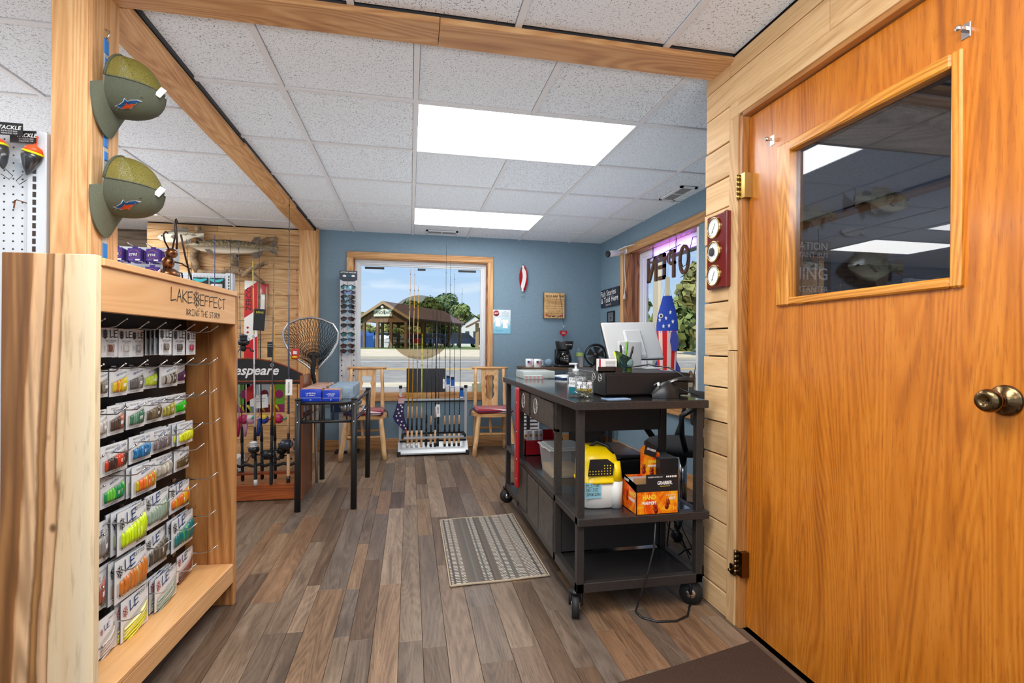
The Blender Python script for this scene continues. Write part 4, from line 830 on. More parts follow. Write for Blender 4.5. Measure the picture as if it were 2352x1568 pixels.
PK = [(.164, .238, 1.195, 1.106, .1, 'strip', (140, 84, 66), (196, 176, 168), 'narrow white packet with a brown bait, first of the top row', 2), (.242, .311, 1.195, 1.104, .1, 'strip', (226, 226, 222), (205, 205, 200), 'narrow packet with a bright white bait in the top row', 1), (.326, .39, 1.195, 1.104, .11, 'strip', (190, 190, 188), (170, 170, 168), 'narrow packet with a clear grey bait in the top row', 0),
 (.408, .492, 1.199, 1.109, .07, 'strip', (92, 84, 74), (150, 140, 128), 'narrow packet at the front of the long navy stack in the top row', 7), (.539, .623, 1.2, 1.105, .09, 'strip', (96, 88, 80), (112, 104, 98), 'narrow packet with a grey brown bait, second from the right of the top row', 3), (.633, .709, 1.197, 1.105, .09, 'strip', (208, 40, 84), (150, 140, 140), 'narrow packet with a pink bait at the right end of the top row', 2),
 (.172, .242, 1.065, .981, .13, 'sq', (60, 56, 50), (150, 140, 130), 'packet with black baits cut off by the case side, second row', 1), (.251, .336, 1.068, .978, .13, 'sq', (226, 206, 40), (240, 130, 50), 'packet of yellow and orange grubs in the second row', 0), (.352, .447, 1.067, .979, .14, 'sq', (106, 102, 100), (150, 146, 142), 'packet of smoky grey grubs in the second row', 0), (.461, .548, 1.065, .984, .15, 'sq', (200, 224, 40), (214, 232, 70), 'packet of chartreuse grubs in the second row', 1),
 (.53, .648, 1.066, .984, .13, 'sq', (186, 176, 162), (80, 76, 68), 'wide packet of clear and black grubs in the second row', 0), (.721, .79, 1.066, .983, .17, 'sq', (104, 34, 110), (96, 70, 60), 'packet of purple grubs at the right end of the second row', 0),
 (.172, .238, .943, .854, .13, 'sq', (190, 182, 178), (214, 208, 204), 'packet of pale clear grubs cut off by the case side, third row', 0), (.239, .324, .95, .856, .13, 'sq', (92, 70, 60), (196, 110, 86), 'packet of brown and salmon grubs in the third row', 0), (.318, .416, .952, .862, .12, 'sq', (70, 118, 92), (110, 150, 126), 'packet of dull green grubs in the third row', 2), (.43, .543, .951, .863, .13, 'sq', (88, 74, 54), (120, 104, 78), 'packet of dark brown grubs in the third row', 2),
 (.569, .674, .947, .856, .15, 'sq', (150, 140, 44), (196, 186, 80), 'packet of olive gold grubs in the third row', 0), (.682, .778, .945, .858, .16, 'sq', (40, 190, 20), (60, 214, 40), 'packet of bright green grubs at the right of the third row', 0),
 (.191, .329, .831, .737, .12, 'sq', (74, 48, 40), (196, 62, 36), 'wide packet of black and red grubs in the fourth row', 0), (.35, .476, .832, .74, .13, 'sq', (24, 104, 160), (60, 140, 190), 'packet of blue grubs in the fourth row', 0), (.488, .63, .829, .742, .14, 'sq', (112, 100, 104), (140, 128, 130), 'packet of purplish grey grubs in the fourth row', 2), (.632, .752, .833, .746, .12, 'sq', (214, 218, 20), (228, 232, 50), 'packet of solid yellow grubs at the right of the fourth row', 2),
 (.229, .345, .726, .628, .14, 'sq', (30, 150, 80), (110, 200, 70), 'packet of emerald green grubs in the fifth row', 0), (.352, .488, .728, .626, .12, 'sq', (190, 170, 30), (230, 110, 40), 'packet of orange tipped yellow grubs in the fifth row', 2), (.516, .658, .722, .634, .15, 'sq', (176, 168, 152), (200, 194, 182), 'packet of clear sparkle grubs in the fifth row', 0), (.653, .763, .725, .638, .14, 'sq', (92, 72, 44), (110, 90, 56), 'packet of olive brown grubs at the right of the fifth row', 1),
 (.178, .25, .596, .468, .13, 'big', (150, 146, 146), (176, 172, 172), 'large packet of grey baits cut off by the case side, sixth row', 0), (.242, .398, .611, .474, .1, 'big', (206, 232, 30), (196, 224, 20), 'large packet of lime green baits in the sixth row', 2), (.423, .573, .609, .486, .12, 'big', (150, 168, 150), (110, 124, 110), 'large packet of sage green baits in the sixth row', 0), (.601, .749, .591, .487, .13, 'big', (214, 160, 20), (220, 110, 30), 'large packet of amber baits at the right of the sixth row', 1),
 (.172, .234, .457, .324, .13, 'big', (170, 90, 80), (190, 120, 110), 'large packet of reddish baits cut off by the case side, seventh row', 0), (.236, .395, .46, .324, .1, 'big', (206, 120, 44), (190, 150, 90), 'large packet of orange brown baits in the seventh row', 2), (.447, .586, .463, .328, .13, 'big', (84, 76, 62), (110, 100, 84), 'large packet of dark brown baits in the seventh row', 0), (.574, .741, .472, .346, .11, 'big', (20, 110, 110), (60, 150, 90), 'large packet of teal green baits at the right of the seventh row', 1),
 (.177, .25, .308, .191, .11, 'fry', (206, 196, 190), (186, 176, 170), 'packet of white minnow baits cut off by the case side, bottom row', 0), (.265, .41, .319, .187, .1, 'fry', (226, 220, 30), (240, 240, 160), 'packet of yellow minnow baits in the bottom row', 2), (.446, .602, .308, .19, .1, 'fry', (150, 166, 150), (190, 200, 186), 'packet of pale green minnow baits in the bottom row', 2), (.655, .786, .302, .2, .13, 'fry', (140, 60, 46), (100, 84, 64), 'packet of rust red minnow baits at the right of the bottom row', 0)]
for a in PK: packet(*a)
# ================================================================ caps on the post
M_CAPG = speck('cap_twill', S(74, 78, 64), S(88, 92, 74), 400, rough=.85); M_BILL = speck('cap_bill_twill', S(86, 90, 74), S(100, 104, 86), 400, rough=.85)
def netmat():
    m, t, b = newmat('olive_net'); v = coords(t, (1, 1, 1), False)
    a = N(t, 'ShaderNodeTexVoronoi', feature='DISTANCE_TO_EDGE'); a.inputs['Scale'].default_value = 330; t.links.new(v, a.inputs['Vector'])
    b.inputs['Base Color'].default_value = (*S(112, 104, 34), 1); b.inputs['Roughness'].default_value = .7
    t.links.new(ramp_f(t, a.outputs['Distance'], .34, .2), b.inputs['Alpha']); return m
M_NET = netmat(); M_PATCHW = mat('patch_white', S(238, 238, 240), .6); M_PATCHB = mat('patch_blue', S(34, 98, 158), .6); M_PATCHO = mat('patch_orange', S(226, 88, 36), .6); M_TAG = mat('paper_tag', S(240, 240, 240), .6)
def cap(z, label, ry):
    t = thing('trucker_cap', label, 'cap', (-.992, 1.985, z), 0, 'caps on the post'); t.scale = (1.08,) * 3; M0 = frame((0, 0, 0), (0, 0, -1), (0, -1, 0))  # local x: bill direction (down), y: side, z: crown up (+X)
    M0 = Matrix(((0, 0, 1, 0), (0, -1, 0, 0), (-1, 0, 0, 0), (0, 0, 0, 1))) ; M0 = Matrix.Rotation(ry, 4, 'X') @ Matrix.Rotation(.1, 4, 'Y') @ M0
    def dome(a, k, off=0):
        r = (1 - k ** 2.6) ** .42; f = .098 * r * math.cos(a); sd_ = .082 * r * math.sin(a); h = .125 * k * (1 + .08 * math.cos(a))
        if math.cos(a) < 0: h *= 1 - .12 * math.sin(k * 3) * -math.cos(a)
        return (f * (1 + off), sd_ * (1 + off), h * (1 + off))
    for nm, a0, a1, mm in (('front_panel', -1.45, 1.45, M_CAPG), ('mesh_back', 1.45, 2 * PI - 1.45, M_NET)):
        m = MB(mm); m.M = M0; m.grid(lambda u, v: dome(a0 + (a1 - a0) * u, v * .995), 20, 12); m.build(nm, t)
    m = MB(M_CAPG); m.M = M0
    for a in (1.45, -1.45): m.tube([dome(a, k / 8 * .99, .01) for k in range(9)], .0022, 5)
    m.tube([dome(1.45 + (2 * PI - 2.9) * k / 16, 0, .01) for k in range(17)], .004, 5); m.build('seam', t)
    m = MB(M_CAPG); m.M = M0; m.ball((0, 0, .126), (.008, .008, .005), nu=8, nv=6); m.ball(dome(.9, .72, .0), .003, nu=6, nv=5); m.ball(dome(-.9, .72, 0), .003, nu=6, nv=5); o = m.build('button', t); o['kind'] = 'stuff'
    def bill(u, v, th=0):
        a = -1.25 + 2.5 * u; ex = (.075 * v) * (math.cos(a * 1.2) ** .7); x = .098 * math.cos(a) + ex; y = .083 * math.sin(a) * (1 + .05 * v)
        return (x, y, .004 - .022 * (y / .083) ** 2 * (.25 + .75 * v) - .012 * v - th)
    m = MB(M_BILL); m.M = M0; m.grid(lambda u, v: bill(u, v), 20, 8); m.grid(lambda u, v: bill(1 - u, v, .003), 20, 8); m.build('bill', t)
    # leaping fish patch, on the side of the front panel the camera sees
    fishp = [(-1, .75), (-.75, .35), (-.4, .45), (-.1, .3), (.1, .42), (.35, .1), (.7, -.25), (1, -.35), (.75, -.5), (.3, -.45), (.05, -.3), (-.1, -.55), (-.3, -.2), (-.6, .05), (-.95, .25), (-.7, .3)]
    for nm, sc_, mm, e in (('fish_patch', 1.14, M_PATCHW, .012), ('fish_patch', 1.0, M_PATCHB, .02), ('fish_patch', .62, M_PATCHO, .028)):
        m = MB(mm); m.M = M0; pts = [dome(.6 - (py * sc_ + (.15 if sc_ < .7 else 0)) * .36, .42 + px * sc_ * .26, e) for px, py in fishp]
        from mathutils.geometry import tessellate_polygon
        tr = tessellate_polygon([[Vector((p, q, 0)) for p, q in fishp]]); m.add(pts, [tuple(f) for f in tr] + [tuple(f)[::-1] for f in tr]); m.build(nm, t)
    m = MB(M_TAG); m.M = M0; p = dome(1.5, .965, .05); m.M = M0 @ Matrix.Translation(p) @ Matrix.Rotation(.5, 4, 'Y'); m.box((-.012, -.001, -.002), (.02, .001, .018)); m.build('price_tag', t)
cap(2.035, 'upper olive trucker cap with leaping fish patch on the post', -.14); cap(1.69, 'lower olive trucker cap with leaping fish patch on the post', -.2)
t = thing('cap_strap', 'blue and grey hanging strap with clips behind the two caps', 'strap', (-1.031, 1.975, 1.8)); m = MB(mat('strap_grey', S(176, 178, 180), .6)); m.box((-1.0325, 1.965, 1.4), (-1.0295, 1.985, 2.19)); m.build('band', t, True)
for z in (2.17, 1.85, 1.47):
    m = MB(mat('strap_blue', S(30, 120, 200), .5)); m.box((-1.031, 1.963, z - .03), (-1.0275, 1.987, z + .02), ch=.001); m.build('clip', t, True)
    m = MB(mat('strap_blue', S(30, 120, 200), .5)); m.box((-1.031, 1.967, z - .075), (-1.0265, 1.985, z - .045), ch=.001); m.build('clip', t, True)
m = MB(M_STEEL); m.tube([(-1.032, 1.975, 2.19), (-1.02, 1.972, 2.205), (-1.024, 1.98, 2.222), (-1.032, 1.975, 2.225)], .003, 6); m.build('hook', t, True)
# ================================================================ pegboard gondolas
M_GOND = mat('white_steel_shelving', S(214, 220, 226), .4); M_GHOLE = mat('pegboard_hole', S(66, 58, 54), .9)
def gondola(label, x0, x1, y, zt, up, pitch=.0254, slots=True, zb=0., hole0=.5):
    t = thing('pegboard_shelving', label, 'shelving unit', ((x0 + x1) / 2, y, 0))
    m = MB(M_GOND); m.box((x0, y, zb), (x1 - up, y + .02, zt - .004)); p = m.build('pegboard', t, True)
    m = MB(M_GOND); m.box((x1 - up, y - .012, zb), (x1, y + .05, zt), ch=.003); m.box((x1 - up - .006, y - .006, zb), (x1 - up, y + .02, zt)); u_ = m.build('upright', t, True)
    m = MB(M_GOND); m.box((x0, y + .02, 0), (x1, y + .34, .16)); m.build('base', t, True)
    h = MB(M_GHOLE); nx = min(14, int((x1 - up - x0) / pitch)); nz = min(40, int((zt - 1.25) / pitch))
    for i in range(nx):
        for j in range(nz): h.lathe([(.003, 0), (.003, .0004)], (x1 - up - .018 - i * pitch, y, zt - .03 - j * pitch), (0, -1, 0), 7)
    o = h.build('peg_hole', p); o['kind'] = 'stuff'
    if slots:
        h = MB(M_GHOLE); k = 0
        while zt - .03 - k * .0205 * 1.23 > 1.25:
            z = zt - .03 - k * .02535; h.box((x1 - up * .68, y - .0128, z - .0085), (x1 - up * .5, y - .0118, z + .0085)); k += 1
        o = h.build('slot', u_); o['kind'] = 'stuff'
    return t
g1 = gondola('white pegboard shelving left of the wooden post', -1.95, -1.17, 1.93, 1.838, .055)
m = MB(mat('rusty_wire', S(120, 70, 44), .6, .6)); m.tube([(-1.266, 1.929, 1.604), (-1.24, 1.9, 1.606), (-1.224, 1.929, 1.602)], .0016, 5); m.tube([(-1.247, 1.905, 1.606), (-1.247, 1.9, 1.578)], .002, 5); m.build('peg_hook', g1, True)
g2 = gondola('white pegboard shelving hung with purple boxes behind the display case', -2.5, -1.484, 3.62, 1.765, .05)
g3 = gondola('white pegboard shelving hung with black and teal packs further back', -2.4, -1.455, 4.6, 1.737, .05)
M_BAG = glassmat('clear_bag', (.94, .95, .96), 1., 1.5, .12); M_CARD = mat('black_card', S(26, 26, 28), .5); M_WTXT = mat('white_print', S(240, 240, 240), .6)
def bag(x0, x1, zt, zc, zb, y, label, rz, mir):
    t = thing('tackle_bag', label, 'tackle pack', ((x0 + x1) / 2, y, zt), rz, 'bagged floats on the near shelving'); w = x1 - x0
    m = MB(M_CARD); m.box((-w / 2, -.001, zc - zt), (w / 2, .001, 0)); m.build('header_card', t)
    m = MB(M_WTXT); m.text('TACKLE', frame((.01, -.0012, -.016), (1, 0, 0), (0, 0, 1)), .017, bold=.02, shear=.2); m.text('SLIP FLOAT RIGS', frame((.01, -.0012, -.027), (1, 0, 0), (0, 0, 1)), .006); m.text('WEIGHTED TOP', frame((.01, -.0012, -.034), (1, 0, 0), (0, 0, 1)), .006); o = m.build('print', t); o['kind'] = 'stuff'
    m = MB(M_BAG); m.grid(lambda u, v: (w * 1.15 * (u - .5), -.012 * math.sin(PI * u) * math.sin(PI * v), zb - zt + (zc - zb) * v), 8, 8); m.build('pouch', t)
    m = MB(mat('float_black', S(40, 42, 48), .3, coat=.5)); m.lathe([(.002, 0), (.014, .02), (.026, .055), (.027, .075)], (mir * .008, .004, zb - zt + .02), (mir * .25, 0, 1), 16); m.build('float_body', t)
    m = MB(mat('float_orange', S(255, 92, 40), .35)); m.lathe([(.0272, .075), (.02, .092), (.004, .1), (.003, .13)], (mir * .008, .004, zb - zt + .02), (mir * .25, 0, 1), 16); m.build('float_tip', t)
    m = MB(mat('float_yellow', S(240, 236, 30), .35)); m.lathe([(.0278, .07), (.0278, .0765)], (mir * .008, .004, zb - zt + .02), (mir * .25, 0, 1), 16); m.build('float_band', t)
    m = MB(mat('hook_bronze', S(90, 82, 70), .35, .8)); m.tube([(0, 0, zb - zt + .02), (-.02 * mir, 0, zb - zt + .0), (-.01 * mir, 0, zb - zt - .012), (.012 * mir, 0, zb - zt + .004)], .0012, 5); m.build('wire', t)
bag(-1.3, -1.208, 1.842, 1.803, 1.675, 1.875, 'left bag with an orange tipped float under a black card', 0, -1); bag(-1.262, -1.184, 1.829, 1.79, 1.668, 1.9, 'right bag with an orange tipped float half behind the first', -.12, 1)
M_PURP = mat('purple_box', S(70, 30, 140), .4); M_ORG = mat('ring_orange', S(236, 170, 84), .5)
def spool(x, z, y, label, group):
    t = thing('line_box', label, 'line box', (x, y, z), 0, group)
    m = MB(M_PURP); m.box((-.036, 0, -.037), (.036, .026, .037), ch=.002); m.box((-.014, .008, .037), (.014, .012, .05)); m.build('carton', t)
    m = MB(M_ORG); P = [(.027 * math.cos(a), -.0008, .003 + .024 * math.sin(a)) for a in [i * 2 * PI / 20 for i in range(21)]]; m.tube(P, .0022, 4, flat=.4); m.build('ring_print', t)
    m = MB(M_WTXT); m.text('STREN', frame((.002, -.0012, -.001), (1, .12, 0), (0, 0, 1)) @ RZ(.1), .02, bold=.03, shear=.25); m.text('ORIGINAL', frame((-.015, -.0012, -.03), (1, 0, 0), (0, 0, 1)), .005); o = m.build('print', t); o['kind'] = 'stuff'
    m = MB(M_CARD); m.prism([(-.01, .008), (.0, .018), (.012, .012), (.006, .009)], 0, .001); m.M = Matrix.Identity(4)
    m = MB(M_STK); m.box((.006, -.001, -.036), (.03, 0, -.027)); m.build('barcode_sticker', t); return t
first = None
for i, (x, l) in enumerate(((-1.742, 'purple line box partly hidden by the post'), (-1.643, 'purple line box in the middle of the row'), (-1.543, 'purple line box at the right end of the row'))):
    for k in range(3):
        lab = l if k == 0 else ('second', 'third')[k - 1] + ' purple box on the hook behind the ' + ('box by the post', 'middle box', 'rightmost box')[i]
        gp = 'front purple line boxes' if k == 0 else 'front purple line boxes'
        if first is None: first = spool(x, 1.687, 3.45, lab, gp)
        else: dup(first, (x + .003 * k, 3.45 + .03 * k, 1.687 - .004 * k), None, lab, gp)
dup(first, (-1.548, 3.45, 1.578), None, 'purple line box hanging in the lower row just above the case top', 'front purple line boxes')
for x, z in ((-1.742, 1.73), (-1.643, 1.73), (-1.543, 1.73)):
    m = MB(M_STEEL); m.tube([(x, 3.62, z), (x, 3.47, z), (x - .02, 3.42, z + .02)], .003, 5); m.build('peg_hook', g2, True)
M_TEAL = mat('teal_print', S(60, 190, 196), .5)
for i, (x, l) in enumerate(((-1.70, 'black and teal lure pack, left of the pair on the far shelving'), (-1.575, 'black and teal lure pack, right of the pair on the far shelving'))):
    t = thing('lure_pack', l, 'lure pack', (x, 4.587, 1.66)); m = MB(M_CARD); m.box((-.055, 0, -.09), (.055, .012, .035), ch=.002); m.build('card', t)
    m = MB(M_TEAL); m.prism([(-.05, .01), (-.02, -.004), (.02, .0), (.05, .016), (.05, .028), (0, .02), (-.05, .028)], 0, .001); m.v = [(a, -.001 - c, b) for a, b, c in m.v]; m.build('print', t)
    m = MB(M_CLEAR); m.rbox((-.045, -.012, -.08), (.045, 0, -.015), .008); m.build('blister', t)
    m = MB(M_WTXT); m.ball((-.015, -.014, -.045), (.03, .005, .008)); m.text('LURE', frame((.02, -.013, -.025), (1, 0, 0), (0, 0, 1)), .014, bold=.02); o = m.build('lure', t); o['kind'] = 'stuff'
# metal ant figure on top of the case
M_ANT = mat('bronze_metal', S(120, 80, 52), .28, .9); M_WIRE = mat('dark_wire', S(52, 40, 36), .4, .7)
t = thing('ant_sculpture', 'bronze metal ant figure standing upright on the display case', 'figurine', tuple(CMX @ Vector((.63, .15, 1.379))), CRZ)
for nm, c_, r_ in (('abdomen', (-.005, 0, .035), (.05, .035, .03)), ('thorax', (-.012, 0, .083), (.022, .022, .025)), ('head', (.0, -.005, .122), (.024, .022, .02))):
    m = MB(M_ANT); m.ball(c_, r_, nu=16, nv=10); m.build(nm, t)
for nm, pts in (('antenna', [(.0, -.01, .14), (.02, -.01, .2), (.012, -.01, .245), (.026, -.01, .262), (.035, -.01, .255), (.03, -.01, .25)]), ('antenna', [(-.01, 0, .14), (-.035, 0, .16), (-.045, 0, .185), (-.03, 0, .2), (-.015, 0, .197)]), ('leg', [(.0, -.01, .09), (.05, -.02, .09), (.09, -.03, .075), (.1, -.03, .08)]), ('leg', [(-.01, -.01, .08), (-.04, -.03, .085), (-.055, -.03, .11)]),
                ('leg', [(.02, 0, .05), (.07, -.01, .055), (.085, -.01, 0)]), ('leg', [(-.03, 0, .05), (-.06, -.01, .06), (-.07, -.01, 0)]), ('staff', [(.02, -.03, .2), (.06, -.03, .11), (.11, -.03, .025)]), ('staff', [(.0, -.02, .255), (.012, -.02, .18), (.01, -.02, .14)])):
    m = MB(M_WIRE); m.tube(pts, .003 if nm != 'staff' else .0035, 6); m.build(nm, t)
# ================================================================ service desk
M_DESK = speck('dark_desk_metal', S(50, 46, 44), S(60, 55, 52), 90, rough=.38, metal=.2); M_TOP = mat('glossy_dark_top', S(44, 42, 42), .14, coat=.4)
M_BIN = speck('brushed_bin_metal', S(84, 78, 72), S(104, 98, 92), 22, rough=.42, metal=.45); M_PANEL = mat('desk_panel', S(40, 37, 35), .6)
DX0, DX1, DY0, DY1, DZ = .69, 1.27, 2.01, 3.62, .92
desk = thing('service_desk', 'long black metal rolling desk with bins under its glossy top', 'desk', (.98, 2.8, 0))
def dp(nm, a, b, mm=None, ch=.002): m = MB(mm or M_DESK); m.box(a, b, ch=ch); return m.build(nm, desk, True)
dp('tabletop', (DX0 - .018, DY0 - .025, DZ - .035), (DX1 + .01, DY1 + .03, DZ - .002)); dp('top_surface', (DX0 - .015, DY0 - .022, DZ - .002), (DX1 + .007, DY1 + .027, DZ), M_TOP, 0)
PW = .032; MY = 2.335; NY = 3.165
for x in (DX0, DX1 - PW):
    for y in (DY0, MY, NY, DY1 - PW):
        if y == NY and x > 1: continue
        dp('post', (x, y, .115), (x + PW, y + PW, DZ - .035))
for z0, z1, nm in ((.115, .155, 'bottom_rail'), (.40, .432, 'shelf_rail')):
    dp(nm, (DX0, DY0, z0), (DX0 + PW, DY1, z1)); dp(nm, (DX1 - PW, DY0, z0), (DX1, DY1, z1)); dp(nm, (DX0, DY0 - (.02 if z0 > .3 else 0), z0), (DX1 + (.02 if z0 > .3 else 0), DY0 + PW, z1)); dp(nm, (DX0, DY1 - PW, z0), (DX1, DY1, z1))
dp('lower_shelf', (DX0 + .03, DY0 + .03, .138), (DX1 - .03, DY1 - .03, .146), M_TOP, 0); dp('middle_shelf', (DX0 + .03, DY0 + .03, .42), (DX1 - .03, DY1 - .03, .43), M_TOP, 0)
dp('cross_panel', (DX0 + PW, MY + .005, .735), (DX1 - PW, MY + .02, .885), M_PANEL); dp('cross_panel', (DX0 + PW, MY + .005, .156), (DX1 - .035, MY + .02, .40), M_PANEL)
dp('bin_rail', (DX0, MY, .735), (DX0 + .02, NY + .03, .752)); dp('bin_rail', (DX0 - .004, MY, .875), (DX0 + .01, NY + .03, .888))
for i, (a, b) in enumerate(((2.368, 2.612), (2.635, 2.84), (2.875, 3.16))):
    m = MB(M_BIN); m.box((DX0 - .008 + .006 * (i % 2), a, .745), (DX0 - .002 + .006 * (i % 2), b, .872)); m.box((DX0, a, .75), (DX0 + .3, a + .006, .868)); m.box((DX0, b - .006, .75), (DX0 + .3, b, .868)); m.box((DX0, a, .75), (DX0 + .3, b, .756)); bb_ = m.build('bin', desk, True)
    if i:
        m = MB(mat('logo_pale', S(190, 188, 182), .5)); m.M = frame((DX0 - .0085 + .006 * (i % 2), (a + b) / 2 - .01, .815), (0, -1, 0), (0, 0, 1)); P = [(.035 * math.cos(q), .042 * math.sin(q), 0) for q in [k * 2 * PI / 20 for k in range(21)]]; m.tube(P, .0035, 4); m.strokes('S', T(-.012, -.02, 0), .04, .007, jit=0); o = m.build('logo_print', bb_); o['kind'] = 'stuff'
for a, b in ((2.368, 2.63), (2.645, 2.89), (2.93, 3.165)):
    m = MB(M_BIN); m.box((DX0 - .006, a, .158), (DX0, b, .398)); m.box((DX0, a, .158), (DX0 + .3, a + .006, .395)); m.box((DX0, b - .006, .158), (DX0 + .3, b, .395)); m.build('bin', desk, True)
M_RUB = mat('caster_rubber', S(30, 29, 28), .6)
for x, y, a in ((.70, 2.05, -.35), (.705, 3.64, 1.9), (1.245, 2.06, 1.0), (1.25, 3.6, .5)):
    m = MB(M_RUB); d = Vector((math.cos(a), math.sin(a), 0)); c = Vector((x, y, .05)); m.cyl(tuple(c - d * .016), tuple(c + d * .016), .05, n=20); m.cyl(tuple(c - d * .018), tuple(c + d * .018), .02, n=12, m=M_CHROME); w_ = m.build('caster', desk, True)
    e_ = Vector((-d.y, d.x, 0)); m = MB(M_BLACK)
    for s_ in (-1, 1): m.tube([tuple(c + d * .022 * s_), tuple(c + d * .022 * s_ + Vector((0, 0, .035))), tuple(c + e_ * .012 + d * .02 * s_ + Vector((0, 0, .058)))], .009, 4)
    m.cyl((x, y, .104), (x, y, .116), .03, n=12); m.build('fork', w_)
M_CLR = glassmat('clear_plastic', (.93, .95, .95), 1., 1.45, .05); M_FROST = mat('frosted_plastic', S(222, 230, 228), .3, alpha=.55)
# items on the desk
t = thing('organizer_box', 'clear plastic divided organizer box at the far end of the desk', 'storage box', (.87, 3.53, DZ)); m = MB(M_FROST); m.rbox((-.1, -.12, 0), (.13, .13, .055), .008); m.build('box', t)
for i in range(6):
    m = MB(mat('divider_pale', S(206, 214, 214), .4, alpha=.7)); m.box((-.103, -.1 + i * .035, .006), (-.1, -.08 + i * .035, .05)); m.build('divider', t)
t = thing('small_print_box', 'small flat clear box with red lining beside the organizer', 'storage box', (.83, 3.375, DZ)); m = MB(M_FROST); m.box((-.062, -.03, 0), (.062, .03, .028), ch=.002); m.build('box', t)
m = MB(mat('red_lining', S(196, 150, 150), .5))
for i in range(5): m.box((-.06 + i * .028, -.0315, .003), (-.045 + i * .028, -.0305, .025))
o = m.build('lining', t); o['kind'] = 'stuff'
for i, (dx, c_, l) in enumerate(((0, (28, 60, 100), 'dark blue booklet lying behind the organizer box'), (.05, (226, 228, 230), 'white leaflet lying across the dark blue booklet'))):
    t = thing('booklet', l, 'booklet', (1.07 + dx, 3.45 - .02 * i, DZ + .012 * i), .3 + .5 * i); m = MB(mat('paper_%d' % i, S(*c_), .5)); m.box((-.07, -.1, 0), (.07, .1, .011), ch=.001); m.build('cover', t); m = MB(M_STK); m.box((-.05, -.08, .011), (.05, -.03, .0115)); m.build('label', t)
t = thing('booklet', 'pale blue card flat at the front edge of the desk', 'booklet', (.89, 2.085, DZ), .15); m = MB(mat('card_blue', S(150, 180, 214), .4)); m.box((-.055, -.035, 0), (.055, .035, .003)); m.build('cover', t); m = MB(mat('card_dark', S(36, 52, 84), .4)); m.box((-.05, -.0, .003), (.05, .032, .0035)); m.build('print', t)
def jar(x, y, r, h, label, fills, labels, square=False, lid=True):
    t = thing('clear_jar', label, 'jar', (x, y, DZ)); m = MB(M_CLR)
    m.lathe([(r * .96, 0), (r, .004), (r, h), (r * .97, h), (r * .97, .006), (.001, .006)], (0, 0, 0), (0, 0, 1), 4 if square else 24, cap=False, sm=not square); m.build('body', t)
    m = MB(M_CLR); m.lathe([(r * 1.06, 0), (r * 1.06, .018), (r * 1.0, .02), (.001, .02)], (0, 0, h), (0, 0, 1), 24); m.build('lid', t)
    for nm, fn, mm in fills: m = MB(mm); fn(m); o = m.build(nm, t); o['kind'] = 'stuff'
    for z0, z1, mm, txt in labels:
        A_ = math.atan2(y, x); a0 = A_ + PI - .85; a1 = A_ + PI + .85
        m = MB(mm); m.grid(lambda u, v: ((r + .0008) * math.cos(a0 + (a1 - a0) * u), (r + .0008) * math.sin(a0 + (a1 - a0) * u), z0 + (z1 - z0) * v), 14, 1, None, True); m.build('label', t)
        if txt:
            m = MB(M_INK); d = Vector((math.cos(A_ + PI), math.sin(A_ + PI), 0)); R_q = Vector((-d.y, d.x, 0))
            for st, zz, sz in txt: m.strokes(st, frame(tuple(d * (r + .0022) - R_q * (.36 * sz * len(st)) + Vector((0, 0, zz))), tuple(R_q), (0, 0, 1)), sz, sz * .16, seed=len(st))
            o = m.build('handwriting', t); o['kind'] = 'stuff'
M_YEL = mat('yellow_plastic', S(246, 208, 16), .35)
def clips(m):
    R = random.Random(4)
    for i in range(26):
        a = R.uniform(0, 6.28); q = R.uniform(0, .034); p = Vector((q * math.cos(a), q * math.sin(a), R.uniform(.01, .028))); d = Vector((R.uniform(-1, 1), R.uniform(-1, 1), R.uniform(-.4, .4))).normalized() * .014; m.tube([tuple(p - d), tuple(p + d)], .0026, 5, M_STEEL if i % 3 else M_YEL)
    m.lathe([(.028, .03), (.034, .034), (.034, .045), (.028, .048)], n=14, m=M_YEL)
M_LBL = mat('white_label', S(238, 240, 242), .5); M_TEALL = mat('teal_label', S(0, 104, 122), .5)
jar(.765, 2.145, .042, .075, 'clear round jar of key clips with a white handwritten price label', [('clips', clips, M_STEEL)], [(.045, .074, M_LBL, [('3/$', .066, .011), ('W/ KEYCHAIN', .056, .0085), ('$1.00', .046, .011)])])
def teal(m): m.lathe([(.038, .008), (.038, .05)], n=20)
jar(.762, 2.25, .043, .088, 'clear jar with white and teal label left of the key clip jar', [('contents', teal, mat('pale_contents', S(200, 206, 208), .5))], [(.012, .042, M_TEALL, None), (.044, .086, M_LBL, [('PUNCTURE', .074, .009), ('NAIL CLIP', .056, .009)])])
t = thing('pump_bottle', 'clear pump bottle of sanitizer behind the jars', 'bottle', (.80, 2.37, DZ)); m = MB(M_CLR); m.lathe([(.032, 0), (.034, .005), (.034, .075), (.028, .09), (.014, .1), (.014, .108)], n=20); m.build('body', t)
m = MB(M_WHITE); m.lathe([(.016, .104), (.016, .118), (.006, .12), (.006, .138), (.009, .14), (.009, .148)], n=14); m.box((-.034, -.006, .139), (.008, .006, .148), ch=.002); m.build('pump', t)
m = MB(mat('gel', S(214, 226, 230), .2, alpha=.6)); m.lathe([(.031, .004), (.032, .05)], n=18); m.build('gel', t)
t = thing('plastic_cup', 'low clear plastic tub with brown bits behind the jars', 'tub', (.90, 2.46, DZ + 0.0)); m = MB(M_CLR); m.lathe([(.03, 0), (.042, .08), (.045, .08), (.045, .083), (.041, .083), (.03, .005)], n=20, cap=False); m.build('tub', t)
m = MB(mat('brown_bits', S(130, 80, 66), .7)); [m.ball((rnd.uniform(-.02, .02), rnd.uniform(-.02, .02), .012 + rnd.uniform(0, .02)), .006, nu=6, nv=4) for i in range(14)]; o = m.build('contents', t); o['kind'] = 'stuff'
